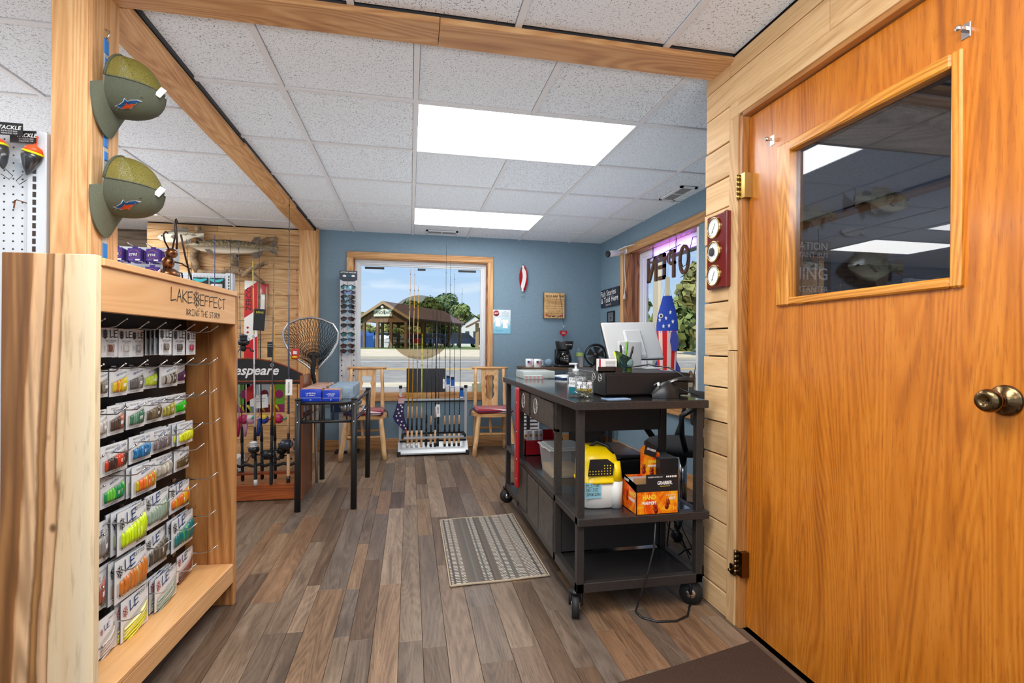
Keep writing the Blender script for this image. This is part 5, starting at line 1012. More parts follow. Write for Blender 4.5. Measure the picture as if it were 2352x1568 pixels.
t = thing('cash_drawer', 'wide black metal cash drawer on the desk', 'cash drawer', (1.08, 2.4, DZ))
M_DRW = mat('drawer_black', S(34, 31, 31), .42, .2); m = MB(M_DRW); m.box((.868, 2.16, DZ + .006), (1.285, 2.70, DZ + .11), ch=.003); m.build('case', t, True); m = MB(M_DRW); m.box((.875, 2.152, DZ + .012), (1.278, 2.16, DZ + .1), ch=.002); m.build('drawer_front', t, True)
m = MB(M_RUB)
for x in (.9, 1.25):
    for y in (2.2, 2.65): m.cyl((x, y, DZ), (x, y, DZ + .006), .012, n=8)
o = m.build('feet', t, True); o['kind'] = 'stuff'
m = MB(M_WTXT)
for q in (2.22, 2.30):
    m.M = frame((.8668, q, DZ + .085), (0, -1, 0), (0, 0, 1)); m.tube([(.02 * math.cos(a) * (1 + .25 * math.sin(3 * a + q)), .017 * math.sin(a), 0) for a in [k * 2 * PI / 14 for k in range(15)]], .0013, 4); m.tube([(-.008, -.012, 0), (0, .004, 0), (.01, -.006, 0)], .0012, 4)
o = m.build('drawing', t, True); o['kind'] = 'stuff'
DT = DZ + .11
# monitor seen from behind
t = thing('monitor', 'silver monitor seen from behind on the cash drawer', 'monitor', (1.23, 2.62, DT)); M_SILV = mat('silver_shell', S(206, 208, 210), .4, .1)
A_, B_, C_, D_ = Vector((1.081, 2.60, 1.08)), Vector((1.381, 2.60, 1.088)), Vector((1.393, 2.715, 1.298)), Vector((1.062, 2.715, 1.284))
m = MB(M_SILV); ux = (B_ - A_).normalized(); uy = ((C_ + D_) / 2 - (A_ + B_) / 2).normalized(); ce = (A_ + B_ + C_ + D_) / 4; m.M = frame(tuple(ce), tuple(ux), tuple(uy)); m.rbox((-.162, -.118, -.012), (.162, .118, .003), .012, seg=3)
m.build('back_shell', t, True); m = MB(M_BLKP); m.M = frame(tuple(ce), tuple(ux), tuple(uy)); m.rbox((-.1655, -.1215, -.022), (.1655, .1215, -.009), .006, seg=2); m.build('screen', t, True)
m = MB(M_SILV); m.M = frame(tuple(ce), tuple(ux), tuple(uy)); m.box((-.055, -.12, .002), (.055, .055, .03), ch=.01); m.build('neck_cover', t, True)
m = MB(M_SILV); m.rbox((1.10, 2.545, DT), (1.235, 2.575, DT + .15), .008, seg=2); m.rbox((1.10, 2.545, DT), (1.235, 2.70, DT + .012), .005, seg=2); m.rbox((1.235, 2.5, DT), (1.34, 2.62, DT + .008), .004, seg=2); m.build('stand', t, True)
# pen cup, card holder
t = thing('fish_pen_cup', 'green fish shaped pen cup on the cash drawer', 'pen cup', (.99, 2.225, DT)); M_FISHC = speck('glazed_fish', S(14, 44, 34), S(110, 140, 40), 22, .5, .78, rough=.15)
m = MB(M_FISHC)
def cupf(u, v):
    a = 2 * PI * u; r = .036 + .006 * v + .004 * math.sin(3 * a) * v; top = .08 + .02 * math.cos(a - 2.9); return (r * math.cos(a), r * .9 * math.sin(a), top * v)
m.grid(cupf, 24, 8); m.grid(lambda u, v: (lambda p: (p[0] * .88, p[1] * .88, p[2]))(cupf(1 - u, v)), 24, 4); m.lathe([(.036, 0), (.036, .004)], n=20); m.build('body', t)
m = MB(mat('fish_belly_glaze', S(120, 150, 150), .15)); m.ball((.012, -.029, .045), (.022, .012, .022)); m.build('cheek', t)
m = MB(M_BLKP); m.ball((-.012, -.035, .066), .005, nu=8, nv=6)
for i in range(9): m.ball((.002 + (i % 3) * .01, -.0405 + .001 * (i % 2), .036 + (i // 3) * .009), .0015, nu=5, nv=4)
o = m.build('spots', t); o['kind'] = 'stuff'
m = MB(mat('fish_mouth', S(20, 60, 80), .2)); m.tube([(-.03, -.02, .06), (-.024, -.032, .04), (-.008, -.036, .026), (.014, -.036, .024)], .003, 5); m.build('mouth', t)
for i, (dx, dy, tx, ty, c_, l) in enumerate(((-.008, .0, -.01, .0, (30, 30, 34), 'black pen standing left in the fish cup'), (.006, .006, .012, .01, (96, 160, 20), 'lime green pen standing tallest in the fish cup'), (.014, -.004, .022, -.004, (24, 24, 26), 'black marker leaning right in the fish cup'), (.0, .012, .004, .012, (220, 222, 226), 'white pen in the middle of the fish cup'), (-.02, .004, -.03, .004, (220, 226, 60), 'yellow highlighter low at the left of the fish cup'))):
    t = thing('pen', l, 'pen', (.99 + dx, 2.225 + dy, DT + .005)); L = (.125, .142, .12, .118, .095)[i]; m = MB(mat('pen_%d' % i, S(*c_), .35)); d = Vector((tx, ty, .1)).normalized(); m.tube([tuple(d * L * k) for k in (0, .3, .6, .94, 1)], [.004, .0045, .005, .005, .003], 8); m.build('barrel', t)
    m = MB(M_CHROME if i != 1 else mat('pen_1', S(96, 160, 20), .35)); m.tube([tuple(d * L * .7 + Vector((.006, -.001, 0))), tuple(d * L * .97 + Vector((.006, -.001, 0)))], .0013, 4); m.build('clip', t)
t = thing('card_holder', 'dark wooden card holder on the cash drawer', 'card holder', (.905, 2.235, DT)); m = MB(mat('dark_wood', S(44, 28, 22), .5)); m.box((-.05, -.03, 0), (.05, .03, .006)); m.box((-.05, -.03, 0), (.05, -.022, .026)); m.box((-.05, .022, 0), (.05, .03, .03)); m.box((.03, -.04, 0), (.062, -.03, .022)); m.build('base', t)
t = thing('card_pack', 'red and white box of cards standing in the dark holder', 'card box', (.905, 2.233, DT + .006)); m = MB(M_STK); m.box((-.044, -.018, 0), (.044, .018, .056), ch=.001); m.build('carton', t); m = MB(mat('card_red', S(190, 40, 60), .5)); m.box((-.0445, -.0185, .0), (-.036, -.0178, .0562)); m.prism([(-.036, 0), (-.036, .04), (-.02, .056), (-.044, .056)], 0, .0005); m.build('red_print', t)
m = MB(M_INK)
for i in range(7): m.box((-.012, -.0186, .008 + i * .006), (.036, -.0179, .0095 + i * .006))
o = m.build('fine_print', t); o['kind'] = 'stuff'
# barcode scanner on its stand, cord
t = thing('barcode_scanner', 'black barcode scanner resting on a rounded stand', 'scanner', (1.13, 2.10, DZ)); m = MB(M_BLKP)
m.grid(lambda u, v: (-.065 + .13 * v + .0, (.045 * math.sin(PI * (.08 + .84 * v))) * math.cos(PI * u), .001 + (.075 * math.sin(PI * (.05 + .75 * v)) ** .8) * math.sin(PI * u)), 14, 12); m.build('stand', t)
m = MB(M_WHITE); m.tube([(-.04, -.02, .056), (-.03, -.0, .068), (-.04, .02, .056)], .006, 5, flat=.5); m.build('band', t)
m = MB(M_BLKP); m.tube([(.01, 0, .07), (.06, -.005, .082), (.1, -.008, .084), (.13, -.01, .08)], [.008, .015, .024, .02], 10, flat=.6); m.build('handle', t); m = MB(M_STEEL); m.tube([(.02, -.012, .07), (.055, -.016, .084)], .004, 5); m.build('trigger', t)
m = MB(M_BLKP); m.tube([(1.245, 2.095, 1.0), (1.24, 2.14, 1.02), (1.22, 2.22, 1.05), (1.16, 2.32, 1.062), (1.1, 2.4, 1.045), (1.07, 2.5, 1.034)], .0035, 6); m.tube([(1.2, 2.09, .96), (1.24, 2.07, .945), (1.275, 2.06, .93)], .0035, 6); o = m.build('scanner_cord'); tag(o, 'black cord looping from the scanner over the cash drawer', 'cord')
t = thing('paper_sheet', 'white papers at the right end of the desk behind the scanner', 'papers', (1.255, 2.28, DZ), .1); m = MB(M_STK); m.box((-.02, -.06, 0), (.07, .1, .004)); m.build('sheet', t, False); m = MB(M_STK); m.M = RZ(.2); m.box((-.02, -.05, .004), (.06, .08, .007)); m.build('sheet', t)
# ---- on the shelves
t = thing('measuring_board', 'red painted metal strip hanging on the far side of the desk', 'metal strip', (.66, 3.1, .58)); m = MB(mat('red_enamel', S(176, 18, 30), .3, coat=.4)); m.rbox((.648, 3.045, .27), (.672, 3.12, .89), .011, seg=3); m.build('strip', t, True)
for z in (.33, .45, .62, .8): m = MB(M_STEEL); m.cyl((.647, 3.05, z), (.652, 3.05, z), .004, n=8); m.build('rivet', t, True)
M_REDT = mat('red_tray', S(150, 10, 24), .35, coat=.3)
t = thing('red_metal_tray', 'open red metal tray on the middle shelf', 'tray', (.86, 3.33, .43)); m = MB(M_REDT)
for a, b in (((.74, 3.22, .43), (1.0, 3.46, .436)), ((.74, 3.22, .43), (1.0, 3.228, .53)), ((.74, 3.452, .43), (1.0, 3.46, .56)), ((.74, 3.22, .43), (.748, 3.46, .54)), ((.992, 3.22, .43), (1.0, 3.46, .54))): m.box(a, b)
m.build('tray', t, True)
for i in range(4):
    t = thing('snack_packet', ('leftmost', 'second', 'third', 'rightmost')[i] + ' white and orange packet standing in the red tray', 'packet', (.78 + i * .035, 3.37 + .01 * (i % 2), .436), .2 * i, 'packets in the red tray'); m = MB(M_STK); m.rbox((-.02, -.012, 0), (.02, .012, .135), .006, seg=2); m.build('pouch', t); m = MB(mat('snack_orange', S(214, 140, 50), .5)); m.ball((0, -.011, .1), (.012, .003, .012), nu=8, nv=6); m.build('print', t)
t = thing('sand_bin', 'frosted plastic bin half full of tan grit on the middle shelf', 'storage bin', (.85, 2.75, .43)); m = MB(mat('frosted_bin', S(224, 228, 228), .3, alpha=.3))
def binf(u, v, k=1): 
    P = [(-.1, -.12), (.1, -.12), (.1, .12), (-.1, .12), (-.1, -.12)]; i = min(3, int(u * 4)); q = u * 4 - i; x = P[i][0] + (P[i + 1][0] - P[i][0]) * q; y = P[i][1] + (P[i + 1][1] - P[i][1]) * q; s_ = .86 + .16 * v; return (x * s_ * k, y * s_ * k, .15 * v)
m.grid(lambda u, v: binf(u, v), 16, 6, None, False); m.box((-.086, -.103, 0), (.086, .103, .003)); m.build('tub', t)
m = MB(mat('frosted_lid', S(232, 234, 234), .3, alpha=.6)); m.box((-.112, -.132, .15), (.112, .132, .158), ch=.004); m.box((-.09, -.11, .158), (.09, .11, .166), ch=.004); m.box((-.1, -.02, .15), (-.118, .03, .158)); m.build('lid', t)
m = MB(speck('tan_grit', S(176, 142, 88), S(214, 182, 124), 300, rough=.95, bmp=.3)); m.box((-.084, -.1, .003), (.084, .1, .045), ch=.003); o = m.build('grit', t); o['kind'] = 'stuff'
t = thing('yellow_spreader', 'yellow and white plastic shaker tub with a black handle on the middle shelf', 'shaker tub', (.84, 2.19, .43)); M_YB = mat('bright_yellow', S(248, 212, 0), .35, coat=.2); M_WB = mat('milky_plastic', S(222, 222, 214), .4)
def sq(k, h, r, n=24): return [(k * (abs(math.cos(a)) ** .6 * math.copysign(1, math.cos(a))), k * .92 * (abs(math.sin(a)) ** .6 * math.copysign(1, math.sin(a))), h) for a in [2 * PI * i / n for i in range(n)]]
def stack(m, rings, mm=None):
    n = len(rings[0]); vs = [p for rg in rings for p in rg]; fs = [(j * n + i, j * n + (i + 1) % n, (j + 1) * n + (i + 1) % n, (j + 1) * n + i) for j in range(len(rings) - 1) for i in range(n)]; fs += [tuple(range(n))[::-1], tuple((len(rings) - 1) * n + i for i in range(n))]; m.add(vs, fs, mm, True)
m = MB(M_WB); stack(m, [sq(.078, 0, 0), sq(.086, .006, 0), sq(.088, .12, 0)]); m.cyl((.07, -.062, .002), (.072, -.064, .12), .028, n=16); m.build('tub', t)
m = MB(M_YB); stack(m, [sq(.094, .112, 0), sq(.095, .122, 0), sq(.09, .124, 0), sq(.089, .2, 0), sq(.08, .23, 0), [(x * .62 + .0, y * .7 + .02, z) for x, y, z in sq(.08, .265, 0)]]); m.cyl((.072, -.064, .12), (.07, -.06, .205), .027, .02, n=16); m.build('hopper', t)
m = MB(M_CARD); P = [(-.07, -.088, .15), (.045, -.088, .15), (.05, -.0885, .2), (.02, -.087, .222), (-.06, -.087, .222)]; m.add([(a, b - .002, c) for a, b, c in P] + [(a, b + .004, c) for a, b, c in P], [(0, 1, 2, 3, 4), (9, 8, 7, 6, 5)] + [(i, 5 + i, 5 + (i + 1) % 5, (i + 1) % 5) for i in range(5)]); pn = m.build('grille', t)
m = MB(M_YEL)
for i in range(8):
    for j in range(4):
        if i < 5 and j > 1: continue
        m.ball((-.062 + i * .0135, -.0905, .158 + j * .012), .003, nu=6, nv=4)
o = m.build('grille_hole', pn); o['kind'] = 'stuff'
m = MB(M_BLKP); m.tube([(-.03, .0, .262), (0, -.01, .285), (.04, -.03, .268), (.062, -.05, .235)], .006, 6, flat=1.4); m.build('handle', t)
m = MB(mat('blue_tape', S(150, 206, 220), .6)); m.box((-.085, -.0835, .05), (-.005, -.081, .118)); m.build('tape_label', t); m = MB(M_INK)
for st, z in (('PLS FOR', .1), ('DE-ICE', .082), ('SMOKING', .062)): m.strokes(st, frame((-.075, -.0842, z), (1, 0, 0), (0, 0, 1)), .012, .0016, seed=3)
o = m.build('handwriting', t); o['kind'] = 'stuff'
t = thing('printer', 'flat black printer on the middle shelf behind the yellow tub', 'printer', (1.09, 2.62, .43)); m = MB(M_BLKP); m.rbox((.93, 2.46, .43), (1.235, 2.84, .56), .012, seg=2); m.build('body', t, True); m = MB(mat('printer_lid', S(52, 50, 50), .3)); m.rbox((.935, 2.47, .561), (1.23, 2.83, .582), .008, seg=2); m.build('lid', t, True); m = MB(M_CARD); m.box((.96, 2.456, .47), (1.2, 2.461, .5)); m.build('paper_slot', t, True); m = MB(M_STEEL); m.box((1.04, 2.462, .566), (1.08, 2.47, .57)); m.build('button', t, True)
t = thing('cable_box', 'matte black box with vents behind the hand warmer carton', 'device', (1.15, 2.19, .43)); m = MB(M_BLKP); m.box((1.125, 2.13, .43), (1.22, 2.26, .635), ch=.003); m.build('case', t, True); m = MB(M_CARD)
for i in range(16): m.box((1.132, 2.129, .45 + i * .011), (1.212, 2.1305, .455 + i * .011))
o = m.build('vents', t, True); o['kind'] = 'stuff'
m = MB(M_SLOT); m.box((1.128, 2.135, .635), (1.217, 2.255, .639), ch=.001); m.build('top_grille', t, True)
# hand warmer carton
def firemat():
    m, t, b = newmat('orange_carton_print'); n = noise(t, coords(t, (1, 1, 1), False), 16, 4, .6, .8); t.links.new(ramp(t, [(.25, S(206, 24, 10)), (.45, S(232, 84, 10)), (.6, S(250, 160, 20)), (.75, S(252, 206, 60))], n), b.inputs['Base Color']); b.inputs['Roughness'].default_value = .35; return m
M_FIRE = firemat(); M_KRAFT = mat('kraft_card', S(176, 132, 84), .8); M_YTXT = mat('yellow_print', S(255, 226, 60), .4); M_HAND = mat('hand_print', S(140, 30, 10), .4)
t = thing('hand_warmer_carton', 'open orange and black display carton of hand warmers', 'carton', (1.02, 2.12, .43)); W0, W1, Y0, Y1 = .95, 1.145, 2.0, 2.17
fr_ = lambda x, z: frame((x, Y0 - .0006, z), (1, 0, 0), (0, 0, 1)); sd_ = lambda y, z: frame((W0 - .0006, y, z), (0, -1, 0), (0, 0, 1))
m = MB(M_FIRE); m.box((W0, Y0, .43), (W1, Y0 + .003, .525)); m.box((W0, Y0, .43), (W0 + .003, Y1, .525)); m.box((W1 - .003, Y0, .43), (W1, Y1, .53)); m.box((W0, Y1 - .003, .43), (W1, Y1, .53)); m.box((W0, Y0, .43), (W1, Y1, .433)); m.build('carton', t, True)
m = MB(M_CARD); m.box((W0 + .045, Y0 - .001, .505), (W1, Y0 + .0035, .56)); m.box((W0 + .0, Y0 - .0008, .505), (W0 + .045, Y0 + .0032, .53)); m.add([(W0 - .0008, Y0, .503), (W0 - .0008, Y1, .53), (W0 - .0008, Y1, .545), (W0 - .0008, Y0, .53)], [(0, 1, 2, 3), (3, 2, 1, 0)]); m.build('black_band', t, True)
m = MB(M_FIRE); m.M = frame((W0 + .1, Y1, .5), (1, 0, 0), (0, 0, 1)); m.prism([(-.0, 0), (.095, 0), (.095, .1), (.06, .118), (.02, .13), (-.0, .12)], -.003, 0); m.build('back_flap', t, True)
m = MB(M_CARD); m.M = frame((W0 + .115, Y1 - .004, .6), (1, 0, 0), (0, 0, 1)) @ RZ(-.25); m.prism([(0, 0), (.06, 0), (.06, .035), (0, .05)], -.002, 0); m.build('header_flap', t, True)
m = MB(M_KRAFT); m.box((W0 + .01, Y0 + .05, .5), (W1 - .03, Y0 + .053, .54)); m.box((W0 + .01, Y0 + .05, .5), (W1 - .03, Y1 - .01, .505)); m.build('inner_liner', t, True)
m = MB(M_SILV); m.rbox((W0 + .02, Y0 + .07, .505), (W1 - .05, Y1 - .01, .525), .006, seg=2); m.build('foil_pouch', t, True)
m = MB(M_YTXT); m.text('HAND', fr_(W0 + .058, .487), .022, bold=.03, sx=.95); m.text('HAND', sd_(Y0 + .04, .492), .02, bold=.03); m.build('lettering', t, True)['kind'] = 'stuff'
m = MB(M_STK); m.text('WARMERS', fr_(W0 + .058, .468), .014, bold=.03); m.text('WARMERS', sd_(Y0 + .045, .472), .013, bold=.03); m.text('GRABBER.', frame((W0 + .13, Y0 - .0014, .532), (1, 0, 0), (0, 0, 1)), .016, bold=.03, shear=.15); m.text('GRABBERWARMERS.COM', frame((W0 + .085, Y0 - .0014, .552), (1, 0, 0), (0, 0, 1)), .006); m.text('Quick Long-Lasting', fr_(W0 + .158, .492), .006); m.text('HEAT', fr_(W0 + .165, .481), .012, bold=.03); m.text('GRABBER', sd_(Y0 + .1, .528), .012, bold=.02)
for i in range(6): m.lathe([(.0035, 0), (.0035, .0004)], (W0 + .14 + i * .0085, Y0 - .001, .552), (0, -1, 0), 8)
m.build('lettering', t, True)['kind'] = 'stuff'
m = MB(M_YTXT); m.text('10', fr_(W0 + .178, .448), .016, bold=.02); m.box((W0 + .108, Y0 - .0012, .521), (W0 + .155, Y0 - .001, .5225)); m.build('lettering', t, True)['kind'] = 'stuff'
m = MB(M_HAND)
for F_2 in (fr_(W0 + .09, .443) @ RZ(.25), fr_(W0 + .14, .455) @ RZ(-.35), sd_(Y0 + .09, .47) @ RZ(.1), frame((W0 + .115, Y1 - .0035, .54), (1, 0, 0), (0, 0, 1)), frame((W0 + .155, Y1 - .0035, .53), (1, 0, 0), (0, 0, 1))):
    o_ = m.M; m.M = F_2; m.lathe([(.0095, 0), (.0095, .0004)], n=12)
    for k, (a, L) in enumerate(((-.9, .017), (-.35, .024), (0, .026), (.3, .024), (.62, .02))): m.add([(math.sin(a) * .006 - .002, math.cos(a) * .006, .0005), (math.sin(a) * .006 + .002, math.cos(a) * .006, .0005), (math.sin(a) * L + .002, math.cos(a) * L, .0005), (math.sin(a) * L - .002, math.cos(a) * L, .0005)], [(0, 1, 2, 3)])
    m.M = o_
m.build('hand_print', t, True)['kind'] = 'stuff'
m = MB(M_YTXT); m.text('HAND', frame((W0 + .16, Y1 - .0036, .572), (1, 0, 0), (0, 0, 1)), .016, bold=.03); m.build('lettering', t, True)['kind'] = 'stuff'
m = MB(M_STK); m.text('WARMERS', frame((W0 + .158, Y1 - .0036, .557), (1, 0, 0), (0, 0, 1)), .01, bold=.03); m.text('GRABBER', frame((W0 + .115, Y1 - .0063, .6), (1, 0, 0), (0, 0, 1)) @ RZ(-.25) @ T(.03, .022, .0), .011, bold=.03, shear=.15); m.build('lettering', t, True)['kind'] = 'stuff'
t.scale.z = 1.32
# cords
m = MB(M_BLKP); m.tube([(1.0, 2.15, .425), (1.04, 2.0, .40), (1.02, 1.975, .3), (.985, 1.97, .18), (.955, 1.98, .08), (.96, 2.02, .012), (.97, 1.98, .005), (1.02, 1.94, .004), (1.1, 1.93, .004), (1.17, 1.96, .004), (1.22, 2.03, .004), (1.3, 2.12, .01)], .0045, 6); o = m.build('floor_cable'); tag(o, 'black cord hanging from the middle shelf and curling across the floor', 'cord')
R = random.Random(5)
for i, (l, p0, p1, p2) in enumerate((('thick black cable bowing down from the lower shelf', (1.24, 2.42, .36), (1.36, 2.45, .3), (1.5, 2.5, .02)), ('thin black cable beside the thick one under the desk', (1.24, 2.45, .3), (1.38, 2.5, .22), (1.47, 2.45, .02)), ('cable dropping straight down behind the right desk post', (1.36, 2.5, .6), (1.37, 2.5, .4), (1.38, 2.5, .02)), ('cable slanting from the chair side towards the power strip', (1.33, 2.7, .55), (1.45, 2.6, .3), (1.5, 2.45, .05)), ('looped cable lying near the power strip', (1.42, 2.3, .01), (1.5, 2.38, .18), (1.42, 2.5, .01)), ('coiled cable bundle by the plank wall end', (1.5, 2.25, .02), (1.46, 2.32, .25), (1.55, 2.4, .02)))):
    m = MB(M_BLKP); P0, P1, P2 = Vector(p0), Vector(p1), Vector(p2); m.tube([tuple(P0 * (1 - k) ** 2 + P1 * 2 * k * (1 - k) + P2 * k * k + Vector((R.uniform(-.008, .008), R.uniform(-.008, .008), 0))) for k in [q / 10 for q in range(11)]], .0045 if i % 2 == 0 else .003, 6); o = m.build('cable'); tag(o, l, 'cable', 'cables under the desk')
t = thing('power_strip', 'white power strip on the floor by the plank wall end', 'power strip', (1.36, 2.2, 0), .3); m = MB(M_WHITE); m.box((-.04, -.03, 0), (.1, .03, .04), ch=.004); m.build('body', t)
for x in (-.015, .02, .055): m = MB(M_BLKP); m.box((x - .006, -.008, .0395), (x + .006, .008, .041)); m.build('socket', t)
t = thing('power_adapter', 'black adapter block plugged into the white power strip', 'adapter', (1.37, 2.21, .041), .3); m = MB(M_BLKP); m.box((-.03, -.025, 0), (.02, .025, .06), ch=.004); m.build('block', t); m = MB(M_STEEL); m.box((-.004, -.004, -.008), (-.001, .004, 0)); m.build('prong', t)
# office chair
t = thing('office_chair', 'black office chair with loop arms behind the desk', 'chair', (1.72, 2.95, 0)); M_CHF = speck('chair_fabric', S(30, 30, 32), S(46, 46, 48), 200, rough=.9)
m = MB(M_CHF); m.lathe([(.2, .44), (.24, .455), (.245, .48), (.22, .5), (.001, .508)], n=26); m.build('seat', t)
m = MB(M_CHF); m.rbox((.16, -.2, .56), (.2, .2, .78), .03, seg=3); m.build('backrest', t); m = MB(M_BLKP); m.tube([(.05, 0, .44), (.24, 0, .46), (.24, 0, .7)], .02, 6, flat=.5); m.build('back_bracket', t)
for s_ in (-1, 1): m = MB(M_BLKP); m.tube([(-.1, s_ * .2, .48), (-.16, s_ * .26, .58), (-.17, s_ * .27, .68), (-.1, s_ * .27, .715), (.08, s_ * .27, .71), (.16, s_ * .26, .66), (.12, s_ * .24, .56), (.06, s_ * .2, .48)], .016, 8, flat=1.3); m.build('armrest', t)
m = MB(M_CHROME); m.cyl((0, 0, .1), (0, 0, .44), .025, n=14); m.build('column', t)
for i in range(5):
    a = 2 * PI * i / 5 + .3; m = MB(M_BLKP); m.tube([(0, 0, .12), (.26 * math.cos(a), .26 * math.sin(a), .075)], [.03, .02], 6); l_ = m.build('base_leg', t); m = MB(M_BLKP); c = Vector((.27 * math.cos(a), .27 * math.sin(a), .028)); m.cyl(tuple(c - Vector((0, .02, 0))), tuple(c + Vector((0, .02, 0))), .028, n=12); m.cyl(tuple(c), (c.x, c.y, .08), .008, n=6); m.build('caster', l_)
t.scale.z = 1.1
# sideboard with coffee things
t = thing('sideboard', 'narrow dark wood side table under the wall signs', 'table', (1.7, 5.42, 0)); M_SB = wood('dark_table_wood', S(60, 44, 32), S(96, 74, 56), S(120, 96, 74), 'x', 10, .5, .05)
m = MB(M_SB); m.box((1.205, 5.16, .892), (2.19, 5.68, .92), ch=.002); m.build('tabletop', t, True)
for x in (1.23, 2.15):
    for y in (5.19, 5.64): m = MB(M_BLACK); m.box((x - .015, y - .015, 0), (x + .015, y + .015, .892)); m.build('leg', t, True)
SZ = .92
def mug(x, y, rz, l):
    t = thing('flag_mug', l, 'mug', (x, y, SZ), rz, 'white flag mugs on the side table'); m = MB(M_PACK); m.lathe([(.038, 0), (.042, .01), (.042, .09), (.039, .09), (.039, .012), (.001, .012)], n=20, cap=False); m.lathe([(.036, 0), (.001, 0)], n=20, cap=False); m.build('cup', t)
    m = MB(M_PACK); m.tube([(.04, 0, .075), (.062, 0, .07), (.066, 0, .045), (.058, 0, .022), (.04, 0, .018)], .006, 6); m.build('handle', t)
    for k in range(4):
        m = MB(mat('flag_red', S(190, 60, 66), .5)); m.grid(lambda u, v: (.0426 * math.cos(-2.3 + 1.3 * u), .0426 * math.sin(-2.3 + 1.3 * u), .024 + .012 * k + .006 * v), 8, 1); m.build('stripe_print', t)
    m = MB(mat('flag_blue', S(50, 60, 110), .5)); m.grid(lambda u, v: (.043 * math.cos(-2.3 + .55 * u), .043 * math.sin(-2.3 + .55 * u), .045 + .026 * v), 6, 1); m.build('canton_print', t)
mug(1.275, 5.35, .0, 'left white mug printed with a flag'); mug(1.36, 5.32, .2, 'right white mug with a flag print and its handle to the right')
t = thing('round_speaker', 'small grey blue round speaker beside the mugs', 'speaker', (1.49, 5.33, SZ)); m = MB(speck('blue_mesh', S(112, 136, 158), S(132, 156, 176), 300, rough=.8)); m.ball((0, 0, .045), (.05, .05, .046), nu=18, nv=12); m.build('shell', t); m = MB(M_CARD); m.lathe([(.036, 0), (.036, .004)], n=18); m.build('base', t)
t = thing('coffee_maker', 'black drip coffee maker with a glass carafe on the side table', 'coffee maker', (1.665, 5.33, SZ)); m = MB(M_BLKP); m.rbox((-.095, -.1, 0), (.095, .12, .03), .015, seg=2); m.build('base', t); m = MB(M_BLKP); m.rbox((-.08, .06, .03), (.08, .125, .2), .015, seg=2); m.build('column', t)
m = MB(M_BLKP); m.lathe([(.075, .19), (.088, .2), (.1, .27), (.1, .285), (.001, .285)], (0, -.0, 0), n=24); m.build('brew_head', t); m = MB(M_WTXT); m.text('MR COFFEE', frame((.02, -.1008, .245), (1, 0, 0), (0, 0, 1)), .014); m.build('print', t)['kind'] = 'stuff'
m = MB(glassmat('dark_carafe', (.3, .28, .27), 1., 1.5)); m.lathe([(.06, .032), (.076, .05), (.078, .09), (.062, .15), (.05, .165)], (0, -.02, 0), n=24, cap=False); m.build('carafe', t); m = MB(M_BLKP); m.lathe([(.055, .16), (.06, .166), (.05, .178), (.001, .18)], (0, -.02, 0), n=20); m.tube([(-.05, -.02, .16), (-.1, -.03, .155), (-.105, -.03, .11), (-.082, -.025, .07)], .009, 6); m.build('carafe_handle', t); m = MB(M_WTXT)
for k in range(5): m.box((-.01, -.098, .06 + k * .018), (.015, -.0965, .062 + k * .018))
m.build('level_marks', t)['kind'] = 'stuff'
t = thing('cup_sleeve', 'clear bag holding a stack of white foam cups beside the coffee maker', 'cups', (1.85, 5.36, SZ))
for k in range(5): m = MB(M_PACK); m.lathe([(.028, 0), (.037, .085), (.039, .086), (.036, .088), (.027, .004)], (.02, 0, .0 + k * .014), n=18, cap=False); m.build('cup', t)
m = MB(M_BAG); m.lathe([(.05, 0), (.056, .05), (.06, .12), (.05, .18), (.03, .215), (.012, .225)], n=16, cap=False); m.build('bag', t); m = MB(mat('lime_label', S(170, 200, 90), .5)); m.grid(lambda u, v: (.0595 * math.cos(-2.5 + 1.2 * u), .0595 * math.sin(-2.5 + 1.2 * u), .12 + .04 * v), 6, 1); m.build('label', t)
t = thing('desk_fan', 'black round desk fan on the side table', 'fan', (2.02, 5.3, SZ)); FC = (0, 0, .135); m = MB(M_BLKP); m.lathe([(.105, -.03), (.125, -.02), (.127, .02), (.118, .035), (.112, .035)], FC, (-.25, -1, .12), n=30, cap=False); m.build('shroud', t)
m = MB(M_BLKP); ax_ = Vector((-.25, -1, .12)).normalized(); u_ = ax_.cross(Vector((0, 0, 1))).normalized(); w_ = u_.cross(ax_)
for k in range(44):
    a = 2 * PI * k / 44; d = u_ * math.cos(a) + w_ * math.sin(a); d2 = u_ * math.cos(a + .45) + w_ * math.sin(a + .45); m.tube([tuple(Vector(FC) + d * .024 + ax_ * .04), tuple(Vector(FC) + (d + d2) * .5 * .075 + ax_ * .042), tuple(Vector(FC) + d2 * .116 + ax_ * .034)], .0012, 4, M_SLOT)
m.build('grille', t)['kind'] = 'stuff'; m = MB(M_BLKP); m.lathe([(.03, .035), (.03, .044), (.001, .047)], FC, ax_, n=18); m.build('hub', t)
for k in range(5):
    a = 2 * PI * k / 5; m = MB(M_CARD); d = u_ * math.cos(a) + w_ * math.sin(a); d2 = u_ * math.cos(a + .9) + w_ * math.sin(a + .9); m.add([tuple(Vector(FC) + d * .02), tuple(Vector(FC) + d * .1 + ax_ * .01), tuple(Vector(FC) + d2 * .1 - ax_ * .012), tuple(Vector(FC) + d2 * .02)], [(0, 1, 2, 3), (3, 2, 1, 0)]); m.build('blade', t)
m = MB(M_BLKP); m.tube([(0, .02, .02), (0, .03, .06), (0, .02, .1)], .018, 8); m.lathe([(.07, 0), (.065, .015), (.02, .025)], n=20); m.build('stand', t)
t = thing('white_heater', 'white panel heater on the floor under the side table', 'heater', (1.35, 5.5, 0)); m = MB(M_PACK); m.rbox((-.14, -.1, .02), (.06, .1, .5), .012, seg=2); m.build('body', t); m = MB(M_GHOLE)
